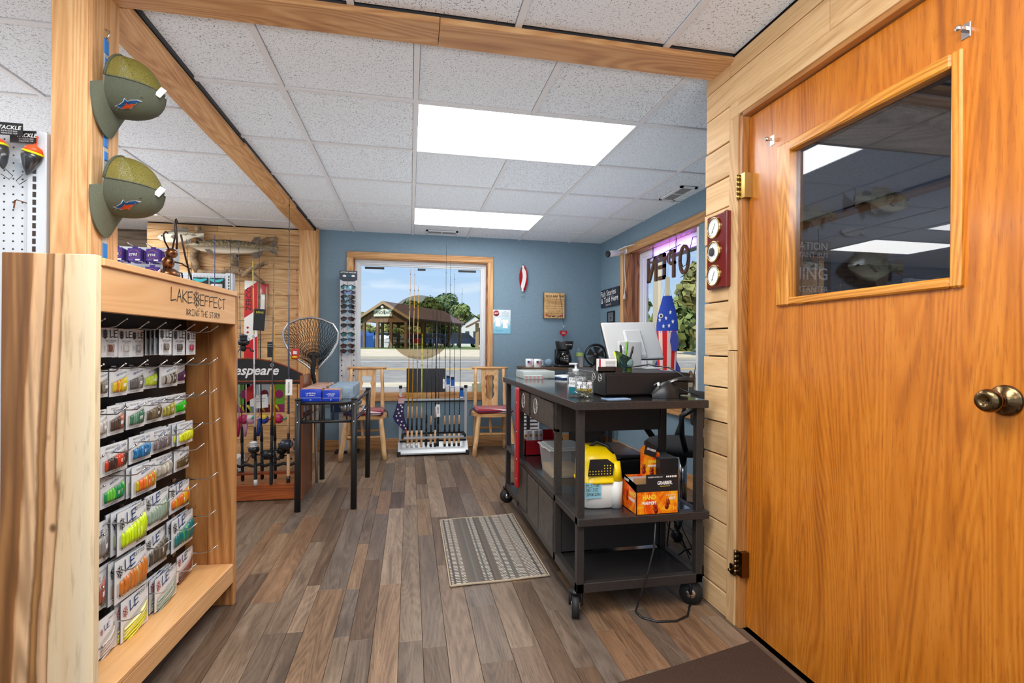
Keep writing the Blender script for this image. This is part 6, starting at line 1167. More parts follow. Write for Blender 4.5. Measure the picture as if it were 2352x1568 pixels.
for k in range(8): m.box((-.12, -.1015, .1 + k * .04), (.04, -.0995, .115 + k * .04))
m.build('slots', t)['kind'] = 'stuff'; m = MB(M_CARD); m.box((-.12, -.09, 0), (.04, .09, .02)); m.build('foot', t)
t = thing('wire_basket', 'black wire file basket on the floor under the side table', 'basket', (1.95, 5.4, 0)); m = MB(M_BLACK)
for k in range(16): m.tube([(-.18 + k * .024, -.12, 0.004), (-.18 + k * .024, -.12, .4)], .003, 4)
for z in (.004, .2, .4): m.tube([(-.18, -.12, z), (.18, -.12, z), (.18, .12, z), (-.18, .12, z), (-.18, -.12, z)], .004, 4)
m.build('frame', t); m = MB(M_PANEL); m.box((-.17, -.1, .006), (.17, .1, .36)); m.build('folders', t)
# ================================================================ left rod rack
M_RACKW = wood('cherry_rack_wood', S(110, 48, 20), S(168, 84, 36), S(196, 112, 56), 'x', 9, .35, .05, coat=.3); M_RACKZ = wood('cherry_rack_side', S(90, 44, 24), S(140, 80, 46), S(168, 104, 66), 'z', 9, .35, .05, coat=.3)
M_REDT2 = mat('cherry_edge', S(140, 62, 28), .35)
t = thing('rod_rack', 'wooden rod rack with a curved black lettered sign', 'rod rack', (-1.1, 4.1, 0))
def rp(nm, a, b, mm, ch=.003): m = MB(mm); m.box(a, b, ch=ch); return m.build(nm, t, True)
rp('side_panel', (-.80, 3.97, 0), (-.772, 4.34, .92), M_RACKZ); rp('side_panel', (-1.55, 3.97, 0), (-1.522, 4.34, .92), M_RACKZ); rp('base_front', (-1.522, 3.965, .01), (-.80, 3.985, .125), M_RACKW); rp('base_shelf', (-1.522, 3.985, .11), (-.80, 4.34, .125), M_RACKW)
rp('mid_rail', (-1.522, 3.968, .195), (-.80, 4.02, .212), M_REDT2); rp('rod_rail', (-1.522, 3.965, .855), (-.80, 4.02, .872), M_BLACK); rp('rail_trim', (-1.522, 3.963, .873), (-.80, 3.97, .882), M_REDT2)
m = MB(M_BLACK); m.tube([(-1.52 + .72 * k / 60, 3.99, .262 + .006 * math.sin(k * .9)) for k in range(61)], .008, 6, flat=1.4); m.build('foam_rest', t, True)
sg = [(x, .885 + .155 * (1 - ((x + 1.16) / .40) ** 2 * .82)) for x in [-1.52 + .74 * k / 16 for k in range(17)]]
m = MB(M_CARD); m.M = frame((0, 3.972, 0), (1, 0, 0), (0, 0, 1)); m.prism([(-1.52, .883)] + sg + [(-.78, .883)], -.012, 0); sb_ = m.build('sign_panel', t, True)
m = MB(M_REDT2); m.tube([(x, 3.975, z + .003) for x, z in sg], .006, 6); m.build('sign_edge', t, True)
m = MB(M_WTXT); m.text('Shakespeare', frame((-1.19, 3.9715, .955), (1, 0, 0), (0, 0, 1)), .098, bold=.022, shear=.3, sx=.98); m.text('R', frame((-.99, 3.9715, .995), (1, 0, 0), (0, 0, 1)), .014); m.M = frame((-.99, 3.9715, .995), (1, 0, 0), (0, 0, 1)); m.tube([(.011 * math.cos(a), .011 * math.sin(a), 0) for a in [k * PI / 8 for k in range(17)]], .0012, 4); m.M = Matrix.Identity(4); m.build('lettering', sb_)['kind'] = 'stuff'
# ---- rods
M_CORK = speck('cork', S(196, 150, 108), S(222, 182, 140), 200, rough=.8); M_FOAM = mat('eva_foam', S(28, 28, 30), .8); M_GUNM = mat('reel_gunmetal', S(58, 62, 70), .3, .5); M_REELB = mat('reel_black', S(22, 22, 24), .3, .2)
def rod(label, p0, p1, blank, grip, hl, r=.0045, group=None, band=None, seat=True):
    """p0 butt, p1 tip; hl handle length"""
    a, b = Vector(p0), Vector(p1); L = (b - a).length; t = thing('fishing_rod', label, 'fishing rod', p0, 0, group); d = (b - a).normalized(); at_ = lambda s_: tuple(d * s_)
    m = MB(blank); m.tube([at_(hl), at_(hl + (L - hl) * .4), at_(L)], [r, r * .75, r * .32], 7); m.build('blank', t)
    gm, g2 = grip; m = MB(gm); m.tube([at_(0), at_(.01), at_(hl * .42)], [.009, .0125, .011], 10); m.build('butt_grip', t)
    if seat: m = MB(M_FOAM if g2 is None else g2); m.tube([at_(hl * .42), at_(hl * .72)], .0095, 10); m.tube([at_(hl * .5), at_(hl * .55)], .0115, 10); m.build('reel_seat', t)
    m = MB(gm); m.tube([at_(hl * .72 if seat else hl * .42), at_(hl * .98), at_(hl * 1.02)], [.0115, .0085, .005], 10); m.build('fore_grip', t)
    if band: m = MB(band); m.tube([at_(0), at_(hl * .1)], .0135, 10); m.build('butt_cap', t)
    h = Vector((0, -1, 0)); n = 6
    for i in range(n):
        s_ = hl * 1.25 + (L - hl * 1.25) * (1 - (1 - (i + .5) / n) ** 1.3) * .99; rr = .011 * (1 - i / n * .75); m = MB(M_REELB); c = Vector(at_(s_)) + h * (rr + .004); m.tube([tuple(c + Vector((rr * math.cos(q), 0, rr * math.sin(q)))) for q in [k * PI / 4 for k in range(9)]], .0011, 4); m.tube([at_(s_ - .012), tuple(c - h * rr), at_(s_ + .012)], .0014, 4); m.build('line_guide', t)
    return t
def reel(label, c, kind, body, trim, group=None):
    t = thing('fishing_reel', label, 'fishing reel', c, 0, group)
    if kind == 'spin':
        m = MB(body); m.lathe([(.03, -.02), (.036, -.01), (.034, .012), (.022, .018)], (0, -.04, .01), (0, 0, 1), 18); m.build('rotor', t); m = MB(trim); m.lathe([(.03, .018), (.024, .024), (.024, .042), (.031, .048), (.012, .056), (.001, .058)], (0, -.04, .01), (0, 0, 1), 18); m.build('spool', t)
        m = MB(body); m.rbox((-.016, -.055, -.055), (.016, -.02, -.008), .01, seg=2); m.tube([(0, -.03, -.02), (0, -.012, 0), (0, 0, .012)], .006, 6); m.build('gear_case', t)
        m = MB(trim); m.tube([(-.036, -.04, .0), (-.042, -.05, .04), (0, -.085, .05), (.042, -.05, .04), (.036, -.04, 0)], .0022, 5); m.build('bail', t)
        m = MB(body); m.tube([(0.015, -.04, -.03), (.045, -.045, -.03), (.055, -.06, -.05), (.075, -.06, -.052)], [.004, .004, .004, .008], 6); m.tube([(-.015, -.04, -.03), (-.03, -.045, -.05), (-.04, -.05, -.075), (-.065, -.05, -.078)], [.003, .003, .004, .009], 6); m.build('crank', t)
    else:
        m = MB(body); m.lathe([(.03, -.034), (.036, -.028), (.036, .024), (.03, .03)], (0, -.028, 0), (1, 0, 0), 20); m.build('frame', t); m = MB(trim); m.lathe([(.02, .03), (.024, .032), (.022, .04), (.001, .043)], (0, -.028, 0), (1, 0, 0), 18); m.lathe([(.022, -.036), (.02, -.04), (.001, -.041)], (0, -.028, 0), (1, 0, 0), 18); m.build('side_plate', t)
        m = MB(body); m.tube([(.04, -.03, 0), (.05, -.03, 0)], .006, 6); m.tube([(.05, -.04, .035), (.052, -.03, 0), (.05, -.02, -.035)], .004, 5, M_STEEL); m.tube([(.05, -.04, .035), (.072, -.042, .036)], .009, 8); m.tube([(.05, -.02, -.035), (.072, -.02, -.036)], .009, 8); m.build('crank', t)
    return t
M_WBL = mat('white_rod', S(226, 226, 226), .3, coat=.3); M_BKBL = mat('black_rod', S(24, 24, 26), .25, coat=.4); M_GYBL = mat('grey_rod', S(96, 98, 104), .3, coat=.3); M_BLBL = mat('slate_blue_rod', S(84, 90, 112), .3, coat=.3); M_YLBL = mat('amber_rod', S(222, 160, 20), .25, coat=.5); M_YL2 = mat('yellow_rod', S(214, 204, 40), .3, coat=.4); M_DBL = mat('blue_rod', S(60, 80, 130), .3, coat=.3); M_RDBL = mat('red_rod', S(180, 40, 36), .3, coat=.3)
FG = (M_FOAM, None); CG = (M_CORK, None)
rod('white and yellow rod with a white reel in the wooden rack', (-1.085, 3.935, .13), (-1.12, 3.95, 1.75), M_WBL, FG, .42, .0065, band=M_WBL); m = MB(M_YL2); m.tube([(-1.108, 3.946, 1.22), (-1.12, 3.95, 1.75)], [.0048, .003], 7); o = m.build('tip_section', COL.objects['fishing_rod'], True)
rod('thin black rod standing just right of the white rod in the wooden rack', (-1.075, 4.06, .14), (-1.083, 3.96, 1.905), M_BKBL, FG, .4)
rod('grey rod with a big black reel in the wooden rack', (-.982, 3.935, .13), (-.977, 3.95, 1.923), M_GYBL, FG, .5, .006)
rod('short amber rod behind the grey rod in the wooden rack', (-.985, 4.06, .14), (-.985, 3.98, 1.632), M_YLBL, FG, .4, .0055)
rod('tall slate blue rod with cork grip at the right of the wooden rack', (-.864, 3.93, .14), (-.873, 3.94, 2.233), M_BLBL, CG, .5, .0075, band=M_BKBL)
rod('blue rod whose tip shows left of the mounted pike belly', (-1.361, 3.935, .13), (-1.372, 3.95, 1.925), M_DBL, FG, .42, .0065)
rod('slim dark rod crossing the middle of the mounted pike', (-1.256, 3.935, .13), (-1.267, 3.95, 1.909), M_BKBL, FG, .42)
rod('thin dark rod just right of the far pegboard shelving', (-1.2, 4.03, .14), (-1.215, 3.95, 1.896), M_GYBL, FG, .4)
rod('slim rod far left in the wooden rack above the case', (-1.50, 4.06, .14), (-1.554, 3.95, 1.885), M_BKBL, FG, .4)
rod('short rod with a tip just above the far pegboard shelving', (-1.48, 4.0, .14), (-1.523, 3.95, 1.724), M_BKBL, FG, .4)
rod('thin red rod standing by the landing net', (-.821, 4.03, .14), (-.822, 3.96, 1.752), M_RDBL, FG, .35, .003)
reel('white faced spinning reel on the white rod', (-1.078, 3.90, .395), 'spin', M_REELB, M_SILV); reel('big black baitcasting reel on the grey rod', (-.985, 3.905, .36), 'cast', M_REELB, M_GUNM); reel('blue grey baitcasting reel on the slate blue rod', (-.868, 3.905, .43), 'cast', M_GUNM, M_BLBL)
reel('black spinning reel behind the big black reel', (-.93, 4.06, .35), 'spin', M_REELB, M_GUNM); reel('black spinning reel at the left edge of the wooden rack', (-1.235, 3.91, .30), 'spin', M_REELB, M_STEEL)
def tagcard(label, x, y, z, w, h, mm, txt=None, tilt=0, tm=None, nm='hang_tag'):
    t = thing(nm, label, 'tag', (x, y, z)); F_3 = frame((0, 0, 0), (math.cos(tilt), 0, -math.sin(tilt)), (math.sin(tilt), 0, math.cos(tilt))); m = MB(mm); m.M = F_3; m.box((-w / 2, -h, -.001), (w / 2, 0, .001)); m.build('card', t); m = MB(M_STEEL); m.tube([(0, 0, -.004), (0, .004, .012), (0, .02, .014)], .0012, 4); m.build('loop', t)
    if txt:
        m = MB(tm or M_INK); m.M = F_3
        for st, dy, sz, rot in txt: m.text(st, T(0, -dy, .0014) @ RZ(rot), sz, bold=.015)
        m.build('print', t)['kind'] = 'stuff'
    return t
tagcard('white tag with dark writing on the slate blue rod', -.858, 3.90, .895, .045, .115, M_STK, [('PRECISION', .06, .016, PI / 2)]); tagcard('small black tag hanging on the amber rod', -.988, 3.90, 1.165, .034, .11, M_CARD, [('FIBERGLASS', .02, .005, 0), ('ULTRA LIGHT', .032, .005, 0)], tm=M_WTXT)
tagcard('black hang card with a yellow heading on the thin black rod', -1.055, 3.90, 1.4, .075, .155, M_CARD, [('LEWS', .025, .02, 0)], .06, M_YL2); tagcard('white price card hanging over the blue kiddie rod', -1.11, 4.12, .765, .1, .1, M_STK, [('LIFETIME WARRANTY', .03, .007, 0), ('ASK FOR DETAILS', .05, .007, 0)], -.08)
# kiddie combos inside the rack
def kiddie(x, z, c1, c2, c3, card, label):
    t = thing('kiddie_rod_combo', label, 'rod combo', (x, 4.2, z), 0, "children's rod combos in the wooden rack"); k1, k2, k3 = (mat('toy_%d_%d_%d' % c, S(*c), .35, coat=.3) for c in (c1, c2, c3))
    m = MB(mat('toycard_%d_%d_%d' % card[0], S(*card[0]), .5)); m.box((-.03, .02, .06), (.06, .024, .34)); cd = m.build('card', t); m = MB(mat('toycard_%d_%d_%d' % card[1], S(*card[1]), .5)); m.box((-.03, .0185, .06), (.06, .0205, .12)); m.ball((.02, .0195, .2), (.03, .001, .035), nu=10, nv=6); m.build('print', cd)
    m = MB(M_WBL); m.tube([(-.01, 0, .02), (-.012, 0, .32)], .004, 6); m.build('blank', t); m = MB(k1); m.tube([(-.01, 0, .03), (-.012, 0, -.04), (-.02, 0, -.12)], [.01, .016, .012], 8); m.build('handle', t)
    m = MB(k1); m.ball((.025, -.01, .01), (.036, .03, .036), nu=14, nv=10); m.build('reel', t); m = MB(k2); m.ball((.025, -.012, .024), (.028, .03, .026), nu=12, nv=8); m.build('reel_cap', t); m = MB(k3); m.tube([(.05, -.03, 0), (.09, -.035, .02), (.1, -.035, .03)], [.005, .005, .011], 6); m.build('crank', t)
    m = MB(M_YL2); m.tube([(.0, -.01, .12), (.015, -.012, .1), (.03, -.012, .07)], [.008, .011, .004], 6); m.build('practice_plug', t)
for a in ((-1.27, .56, (196, 40, 96), (210, 60, 110), (60, 170, 140), ((110, 170, 60), (160, 40, 110)), 'kiddie rod combo with a magenta reel and green crank at the left'), (-1.22, .56, (228, 170, 196), (240, 236, 238), (236, 190, 210), ((178, 208, 226), (150, 190, 214)), 'kiddie rod combo with a pale pink reel and white cap'), (-1.125, .56, (40, 80, 170), (240, 206, 40), (180, 30, 40), ((196, 206, 214), (120, 24, 50)), 'kiddie rod combo with a blue reel and yellow cap'), (-1.02, .56, (206, 40, 90), (214, 70, 110), (40, 170, 130), ((108, 178, 48), (168, 40, 110)), 'kiddie rod combo with a magenta reel and green crank at the right')): kiddie(*a)
t = thing('red_lure_card', 'red and white card hanging beside the white rod', 'lure card', (-1.165, 4.1, .83)); m = MB(mat('card_scarlet', S(196, 24, 30), .5)); m.M = frame((0, 0, 0), (1, 0, 0), (0, 0, 1)); m.prism([(-.035, -.12), (.03, -.08), (.03, .03), (-.035, -.01)], -.002, 0); m.build('card', t); m = MB(M_STK); m.M = frame((0, 0, 0), (1, 0, 0), (0, 0, 1)); m.prism([(-.01, -.15), (.03, -.15), (.03, -.08), (-.01, -.1)], -.002, .0003); m.build('print', t)
# packages on the plank wall
t = thing('rod_package', 'tall red and white rod package lettered ZEBCO on the plank wall', 'rod package', (-1.635, 5.725, .99)); wf = lambda x, z: frame((x, -.0135, z), (1, 0, 0), (0, 0, 1))
m = MB(M_STK); m.box((-.063, -.012, 0), (.063, .008, .82), ch=.002); m.build('card', t); m = MB(mat('package_red', S(204, 26, 36), .45)); m.M = frame((0, -.0122, 0), (1, 0, 0), (0, 0, 1)); m.prism([(-.063, .43), (.063, .52), (.063, .815), (-.063, .72)], -.0008, .0006); m.prism([(-.063, 0), (.063, 0), (.063, .24), (-.063, .16)], -.0008, .0006); m.build('red_print', t)
m = MB(M_INK); m.text('ZEBCO', wf(-.018, .63) @ RZ(PI / 2), .072, bold=.0, sx=1.05); m.build('lettering', t)['kind'] = 'stuff'; m = MB(mat('package_red', S(204, 26, 36), .45)); [m.lathe([(.012, 0), (.012, .0006)], (-.03, -.012, .33 - i * .05), (0, -1, 0), 10) for i in range(2)]; m.build('icon_print', t)['kind'] = 'stuff'
reel('black spinning reel in front of the red rod package', (-1.17, 3.96, 1.15), 'spin', M_REELB, M_GUNM)
t = thing('lure_clamshell', 'clear clamshell pack with a red heading on the plank wall', 'lure package', (-1.505, 5.73, 1.3)); m = MB(M_BAG); m.rbox((-.055, -.02, 0), (.05, .0, .5), .01, seg=2); m.build('blister', t); m = MB(mat('package_red', S(204, 26, 36), .45)); m.box((-.04, -.004, .38), (.035, .004, .48)); m.build('header', t); m = MB(M_STK); m.box((-.04, -.003, .12), (.0, .004, .37)); m.build('insert', t); m = MB(M_CORK); m.tube([(.02, -.01, .15), (.022, -.01, .45)], .008, 6); m.build('handle', t)
t = thing('red_lure_pack', 'small red and yellow lure pack on the plank wall beside the net', 'lure pack', (-.9, 4.3, 1.03)); m = MB(mat('pack_red', S(206, 60, 56), .4)); m.rbox((-.028, -.012, 0), (.028, .006, .085), .006, seg=2); m.build('card', t); m = MB(M_YEL); m.ball((0, -.014, .016), (.024, .006, .01)); m.build('lure', t); m = MB(M_STK); m.box((-.014, -.0135, .04), (.014, -.012, .065)); m.build('print', t)
t2 = thing('net_wall_hook', 'small steel hook rod holding the red lure pack', 'hook', (-.9, 4.3, 1.115)); m = MB(M_STEEL); m.tube([(0, 0, 0), (0, 0, .015), (0, .05, .02)], .002, 5); m.build('wire', t2)
# landing net
t = thing('landing_net', 'landing net with a silver hoop and black mesh standing by the glass table', 'landing net', (-.76, 4.3, .0)); M_ALU = mat('aluminium', S(186, 188, 190), .3, .9); nx_ = lambda x, z, y=4.3: (x, y, z)
hoop = [(-.76, .93), (-.82, .985), (-.93, 1.06), (-.985, 1.17), (-.992, 1.25), (-.95, 1.315), (-.87, 1.352), (-.783, 1.365), (-.70, 1.352), (-.615, 1.315), (-.572, 1.245), (-.58, 1.17), (-.635, 1.06), (-.70, .985), (-.752, .93)]
m = MB(M_ALU); P = []
for i in range(len(hoop) - 1):
    for k in range(3): q = k / 3; P.append((hoop[i][0] + (hoop[i + 1][0] - hoop[i][0]) * q, 4.3, hoop[i][1] + (hoop[i + 1][1] - hoop[i][1]) * q))
m.tube(P, .0085, 8); m.build('hoop', t, True); m = MB(M_ALU); m.tube([(-.757, 4.3, .94), (-.752, 4.31, .8), (-.745, 4.34, .3), (-.74, 4.36, .02)], .012, 8); m.build('handle', t, True)
M_NETB = mat('net_black', S(26, 26, 28), .8)
def netp(u, v):   # v 0 at the rim, 1 at the gathered bag point
    i = u * (len(hoop) - 1); k = min(len(hoop) - 2, int(i)); q = i - k; x = hoop[k][0] + (hoop[k + 1][0] - hoop[k][0]) * q; z = hoop[k][1] + (hoop[k + 1][1] - hoop[k][1]) * q; s_ = v ** .8
    return (x + (-.765 - x) * s_, 4.3 + .05 * math.sin(PI * v), z + (1.05 - z) * s_ - .06 * math.sin(PI * v) * v)
m = MB(M_NETB); nu, nv = 44, 9
for i in range(nu):
    for s_ in (1, -1): m.tube([netp(min(1, max(0, (i + s_ * .55 * j) / nu)) % 1.0001, j / nv * .97) for j in range(nv + 1)], .0021, 3)
m.build('mesh', t, True)['kind'] = 'stuff'; m = MB(M_NETB); m.tube([(-.765, 4.31, 1.08), (-.757, 4.29, 1.0), (-.765, 4.28, .93), (-.748, 4.285, .84), (-.735, 4.285, .8)], [.01, .02, .018, .014, .01], 8); m.build('gathered_mesh', t, True)
# glass topped black table
t = thing('glass_table', 'black tube framed side table with a glass top', 'table', (-.55, 4.1, 0))
PP = [(-.75, 3.685), (-.38, 3.685), (-.355, 4.545), (-.73, 4.545)]
for x, y in PP: m = MB(M_BLACK); m.cyl((x, y, .0), (x, y, .765), .021, n=16); m.lathe([(.022, 0), (.022, .008), (.016, .012)], (x, y, .765), n=16); lg = m.build('leg', t, True); m = MB(M_CHROME); [m.ball((x, y - .021, z), .006, nu=8, nv=6) for z in (.735, .615)]; m.build('bolt', lg)
for i in range(4):
    a, b = PP[i], PP[(i + 1) % 4]
    for z in (.742, .615): m = MB(M_BLACK); m.cyl((*a, z), (*b, z), .0105, n=10); m.build('rail', t, True)
for k in range(4): x = -.7 + k * .09; m = MB(M_BLACK); m.cyl((x, 3.685, .615), (x, 3.685, .742), .005, n=8); m.build('spindle', t, True)
m = MB(M_CLR); m.box((-.735, 3.70, .745), (-.375, 4.535, .751)); m.build('glass_top', t, True); m = MB(M_CLR); m.box((-.735, 3.70, .618), (-.375, 4.535, .624)); m.build('glass_shelf', t, True)
M_BLUEB = mat('reel_box_blue', S(14, 62, 196), .35); M_ORGP = speck('box_photo_print', S(160, 90, 60), S(220, 190, 170), 20, rough=.4); M_PBL = speck('box_grey_blue', S(110, 140, 168), S(170, 190, 204), 12, rough=.4)
def rbx(x0, x1, y0, y1, z0, z1, front, top, label, txt):
    t = thing('reel_box', label, 'box', ((x0 + x1) / 2, y0, z0), 0, 'reel boxes on the glass table'); w = (x1 - x0) / 2; h = z1 - z0; m = MB(top); m.box((-w, .002, 0), (w, y1 - y0, h), ch=.003); m.build('carton', t); m = MB(front); m.rbox((-w, -.004, .001), (w, .004, h - .001), .003, seg=2); m.build('front_flap', t)
    m = MB(M_WTXT); f_ = lambda z: frame((0, -.0048, z), (1, 0, 0), (0, 0, 1))
    for st, z, sz in txt: m.text(st, f_(h * z), sz, bold=.012)
    m.box((-w, -.0048, h * .3), (w, -.0044, h * .315)); m.build('print', t)['kind'] = 'stuff'
rbx(-.741, -.604, 3.705, 3.86, .751, .84, M_BLUEB, M_ORGP, 'blue reel box lettered LAGUNA at the left front of the glass table', [('LAGUNA', .66, .016), ('LT 3000-C', .5, .013), ('D', .16, .014)]); rbx(-.596, -.484, 3.705, 3.86, .751, .832, M_BLUEB, M_ORGP, 'blue reel box lettered LAGUNA at the right front of the glass table', [('LAGUNA', .66, .014), ('LT 2500', .5, .012), ('D', .16, .013)])
rbx(-.735, -.6, 3.88, 4.3, .751, .842, M_PBL, M_ORGP, 'long reel box behind the left blue box', []); rbx(-.58, -.41, 3.88, 4.4, .751, .842, M_PBL, M_PBL, 'pale blue long reel box behind the right blue box', [])
t = thing('reel_box', 'dark blue box with silver reel on the lower glass shelf', 'box', (-.5, 4.1, .624), 0, 'reel boxes on the glass table'); m = MB(mat('navy_box', S(14, 54, 110), .4)); m.box((-.1, 0, 0), (.07, .15, .09), ch=.002); m.build('carton', t); m = MB(M_WTXT); m.text('CAPTAIN', frame((0, -.001, .055), (1, 0, 0), (0, 0, 1)), .018); m.build('print', t)['kind'] = 'stuff'
reel('silver reel lying before the dark blue box on the lower glass shelf', (-.48, 4.06, .675), 'cast', M_ALU, M_CHROME); reel('silver reel lying at the right of the lower glass shelf', (-.42, 4.3, .675), 'spin', M_ALU, M_CHROME)
# ================================================================ log chairs
M_LOG = wood('peeled_log', S(186, 132, 78), S(222, 176, 122), S(240, 204, 156), 'z', 12, .45, .08, coat=.2, knot=.3); M_LOGX = wood('peeled_log_x', S(180, 122, 66), S(214, 164, 106), S(232, 190, 138), 'x', 12, .45, .08, coat=.2)
def cushmat():
    m, t, b = newmat('striped_cushion'); c = N(t, 'ShaderNodeTexCoord'); sx = N(t, 'ShaderNodeSeparateXYZ'); t.links.new(c.outputs['Object'], sx.inputs[0]); f = mathn(t, 'FRACT', mathn(t, 'MULTIPLY', mathn(t, 'ADD', sx.outputs['Y'], mathn(t, 'MULTIPLY', sx.outputs['X'], .12)), 16.))
    t.links.new(ramp(t, [(.0, S(150, 36, 50)), (.42, S(150, 36, 50)), (.46, S(222, 200, 196)), (.62, S(222, 200, 196)), (.66, S(120, 40, 70)), (.9, S(150, 36, 50))], f), b.inputs['Base Color']); b.inputs['Roughness'].default_value = .9; return m
M_CUSH = cushmat()
def logchair(label):
    t = thing('log_chair', label, 'chair', (0, 0, 0)); R = random.Random(2)
    def log(nm, p, q, r0, r1, mm=M_LOG):
        m = MB(mm); P, Q = Vector(p), Vector(q); m.tube([tuple(P + (Q - P) * k / 5 + Vector((R.uniform(-.004, .004), R.uniform(-.004, .004), 0))) for k in range(6)], [(r0 + (r1 - r0) * k / 5) * R.uniform(.9, 1.12) for k in range(6)], 9); m.build(nm, t)
    sx_ = [(-.2, -.17), (.2, -.17), (-.16, .16), (.16, .16)]
    log('leg', (-.215, -.185, 0), (-.165, -.14, .405), .026, .022); log('leg', (.215, -.185, 0), (.165, -.14, .405), .026, .022); log('leg', (-.17, .18, 0), (-.155, .15, .405), .024, .022); log('leg', (.17, .18, 0), (.155, .15, .405), .024, .022)
    log('stretcher', (-.19, -.165, .2), (-.165, .165, .2), .015, .013); log('stretcher', (.19, -.165, .2), (.165, .165, .2), .015, .013); log('stretcher', (-.18, -.02, .2), (.18, -.02, .2), .018, .015, M_LOGX); log('spindle', (-.02, -.02, .2), (-.03, -.02, .405), .016, .013); log('stretcher', (-.165, .165, .24), (.165, .165, .24), .013, .012, M_LOGX)
    m = MB(M_LOGX); m.M = T(0, 0, .405); m.prism([(.22 * math.cos(a) * (abs(math.cos(a)) ** -.25 if abs(math.cos(a)) > .05 else 1), .2 * math.sin(a)) for a in [k * PI / 16 for k in range(32)]], 0, .035); m.build('seat', t)
    log('back_post', (-.17, .15, .43), (-.155, .2, .89), .022, .017); log('back_post', (.17, .15, .43), (.155, .2, .89), .022, .017); log('crest_rail', (-.2, .2, .9), (.2, .2, .9), .017, .015, M_LOGX)
    cut = [(0, -.155), (.035, -.13), (.052, -.09), (.04, -.05), (.05, .0), (.035, .05), (.05, .08), (.05, .105), (.03, .125), (.008, .118)]; cut = cut + [(-x, y) for x, y in cut[::-1] if x > 0]
    m = MB(M_LOG); m.M = frame((0, .165, .43), (1, 0, 0), (0, .09, 1)); m.prism([(-.085, 0), (.085, 0), (.1, .46), (-.1, .46)], -.009, .009, None, False, [(x, y + .27) for x, y in cut]); m.build('back_splat', t)
    return t
ch = logchair('left log chair beside the sunglasses stand'); ch.location = (-.45, 5.38, 0)
ch2 = dup(ch, (.875, 5.38, 0), None, 'right log chair beside the dark desk')
ch['group'] = ch2['group'] = 'log chairs under the back window'
def cushion(x, l):
    t = thing('seat_cushion', l, 'cushion', (x, 5.35, .441), 0, 'striped cushions on the log chairs'); m = MB(M_CUSH); m.rbox((-.19, -.17, 0), (.19, .16, .05), .024, seg=4); m.build('pad', t); m = MB(mat('cushion_piping', S(60, 44, 90), .8)); m.tube([(-.188, -.168, .025), (.188, -.168, .025), (.188, .158, .025), (-.188, .158, .025), (-.188, -.168, .025)], .005, 5); m.build('piping', t); m = MB(mat('cushion_tie', S(120, 40, 70), .8))
    for s_ in (-1, 1): m.tube([(s_ * .19, .16, .02), (s_ * .22, .17, .0), (s_ * .225, .16, -.06)], .005, 5)
    m.build('tie', t)['kind'] = 'stuff'
cushion(-.45, 'red and white striped cushion on the left log chair'); cushion(.875, 'red and white striped cushion on the right log chair')
# ================================================================ aluminium rod rack under the back window
t = thing('metal_rod_rack', 'silver aluminium rod rack standing under the back window', 'rod rack', (.24, 5.42, 0)); M_ALW = mat('satin_aluminium', S(196, 200, 204), .4, .5)
for x in (-.095, .595): m = MB(M_ALW); m.box((x - .014, 5.45, .05), (x + .014, 5.478, .69)); up_ = m.build('upright', t, True); m = MB(M_FOAM); m.box((x - .017, 5.446, .69), (x + .017, 5.482, .72)); m.build('end_cap', up_)
for a, b, nm, mm in (((-.08, 5.43, .562), (.58, 5.45, .58), 'top_rail', M_ALW), ((-.08, 5.42, .545), (.58, 5.45, .561), 'foam_rest', M_FOAM), ((-.06, 5.32, .178), (.575, 5.335, .198), 'mid_rail', M_ALW), ((-.06, 5.46, .2), (.58, 5.475, .218), 'mid_rail', M_FOAM)): m = MB(mm); m.box(a, b); m.build(nm, t, True)
for x in (-.07, .575): m = MB(M_FOAM); m.box((x - .012, 5.32, .185), (x + .012, 5.46, .212)); m.build('bracket', t, True)
m = MB(M_ALW); m.add([(-.115, 5.30, .035), (.61, 5.30, .035), (.61, 5.42, .135), (-.115, 5.42, .135), (-.115, 5.30, .02), (.61, 5.30, .02), (.61, 5.49, .02), (-.115, 5.49, .02), (-.115, 5.49, .06), (.61, 5.49, .06)], [(0, 1, 2, 3), (4, 5, 1, 0), (3, 2, 9, 8), (4, 7, 6, 5), (8, 9, 6, 7), (0, 3, 8, 7, 4), (1, 5, 6, 9, 2)]); m.build('base_tray', t, True); m = MB(M_FOAM); m.box((-.1, 5.41, .128), (.6, 5.43, .142)); m.build('foam_strip', t, True)
for x in (-.105, .6): m = MB(M_RUB); m.box((x - .018, 5.29, 0), (x + .018, 5.33, .05), ch=.003); m.build('foot', t, True); m = MB(M_RUB); m.box((x - .018, 5.45, 0), (x + .018, 5.49, .05), ch=.003); m.build('foot', t, True)
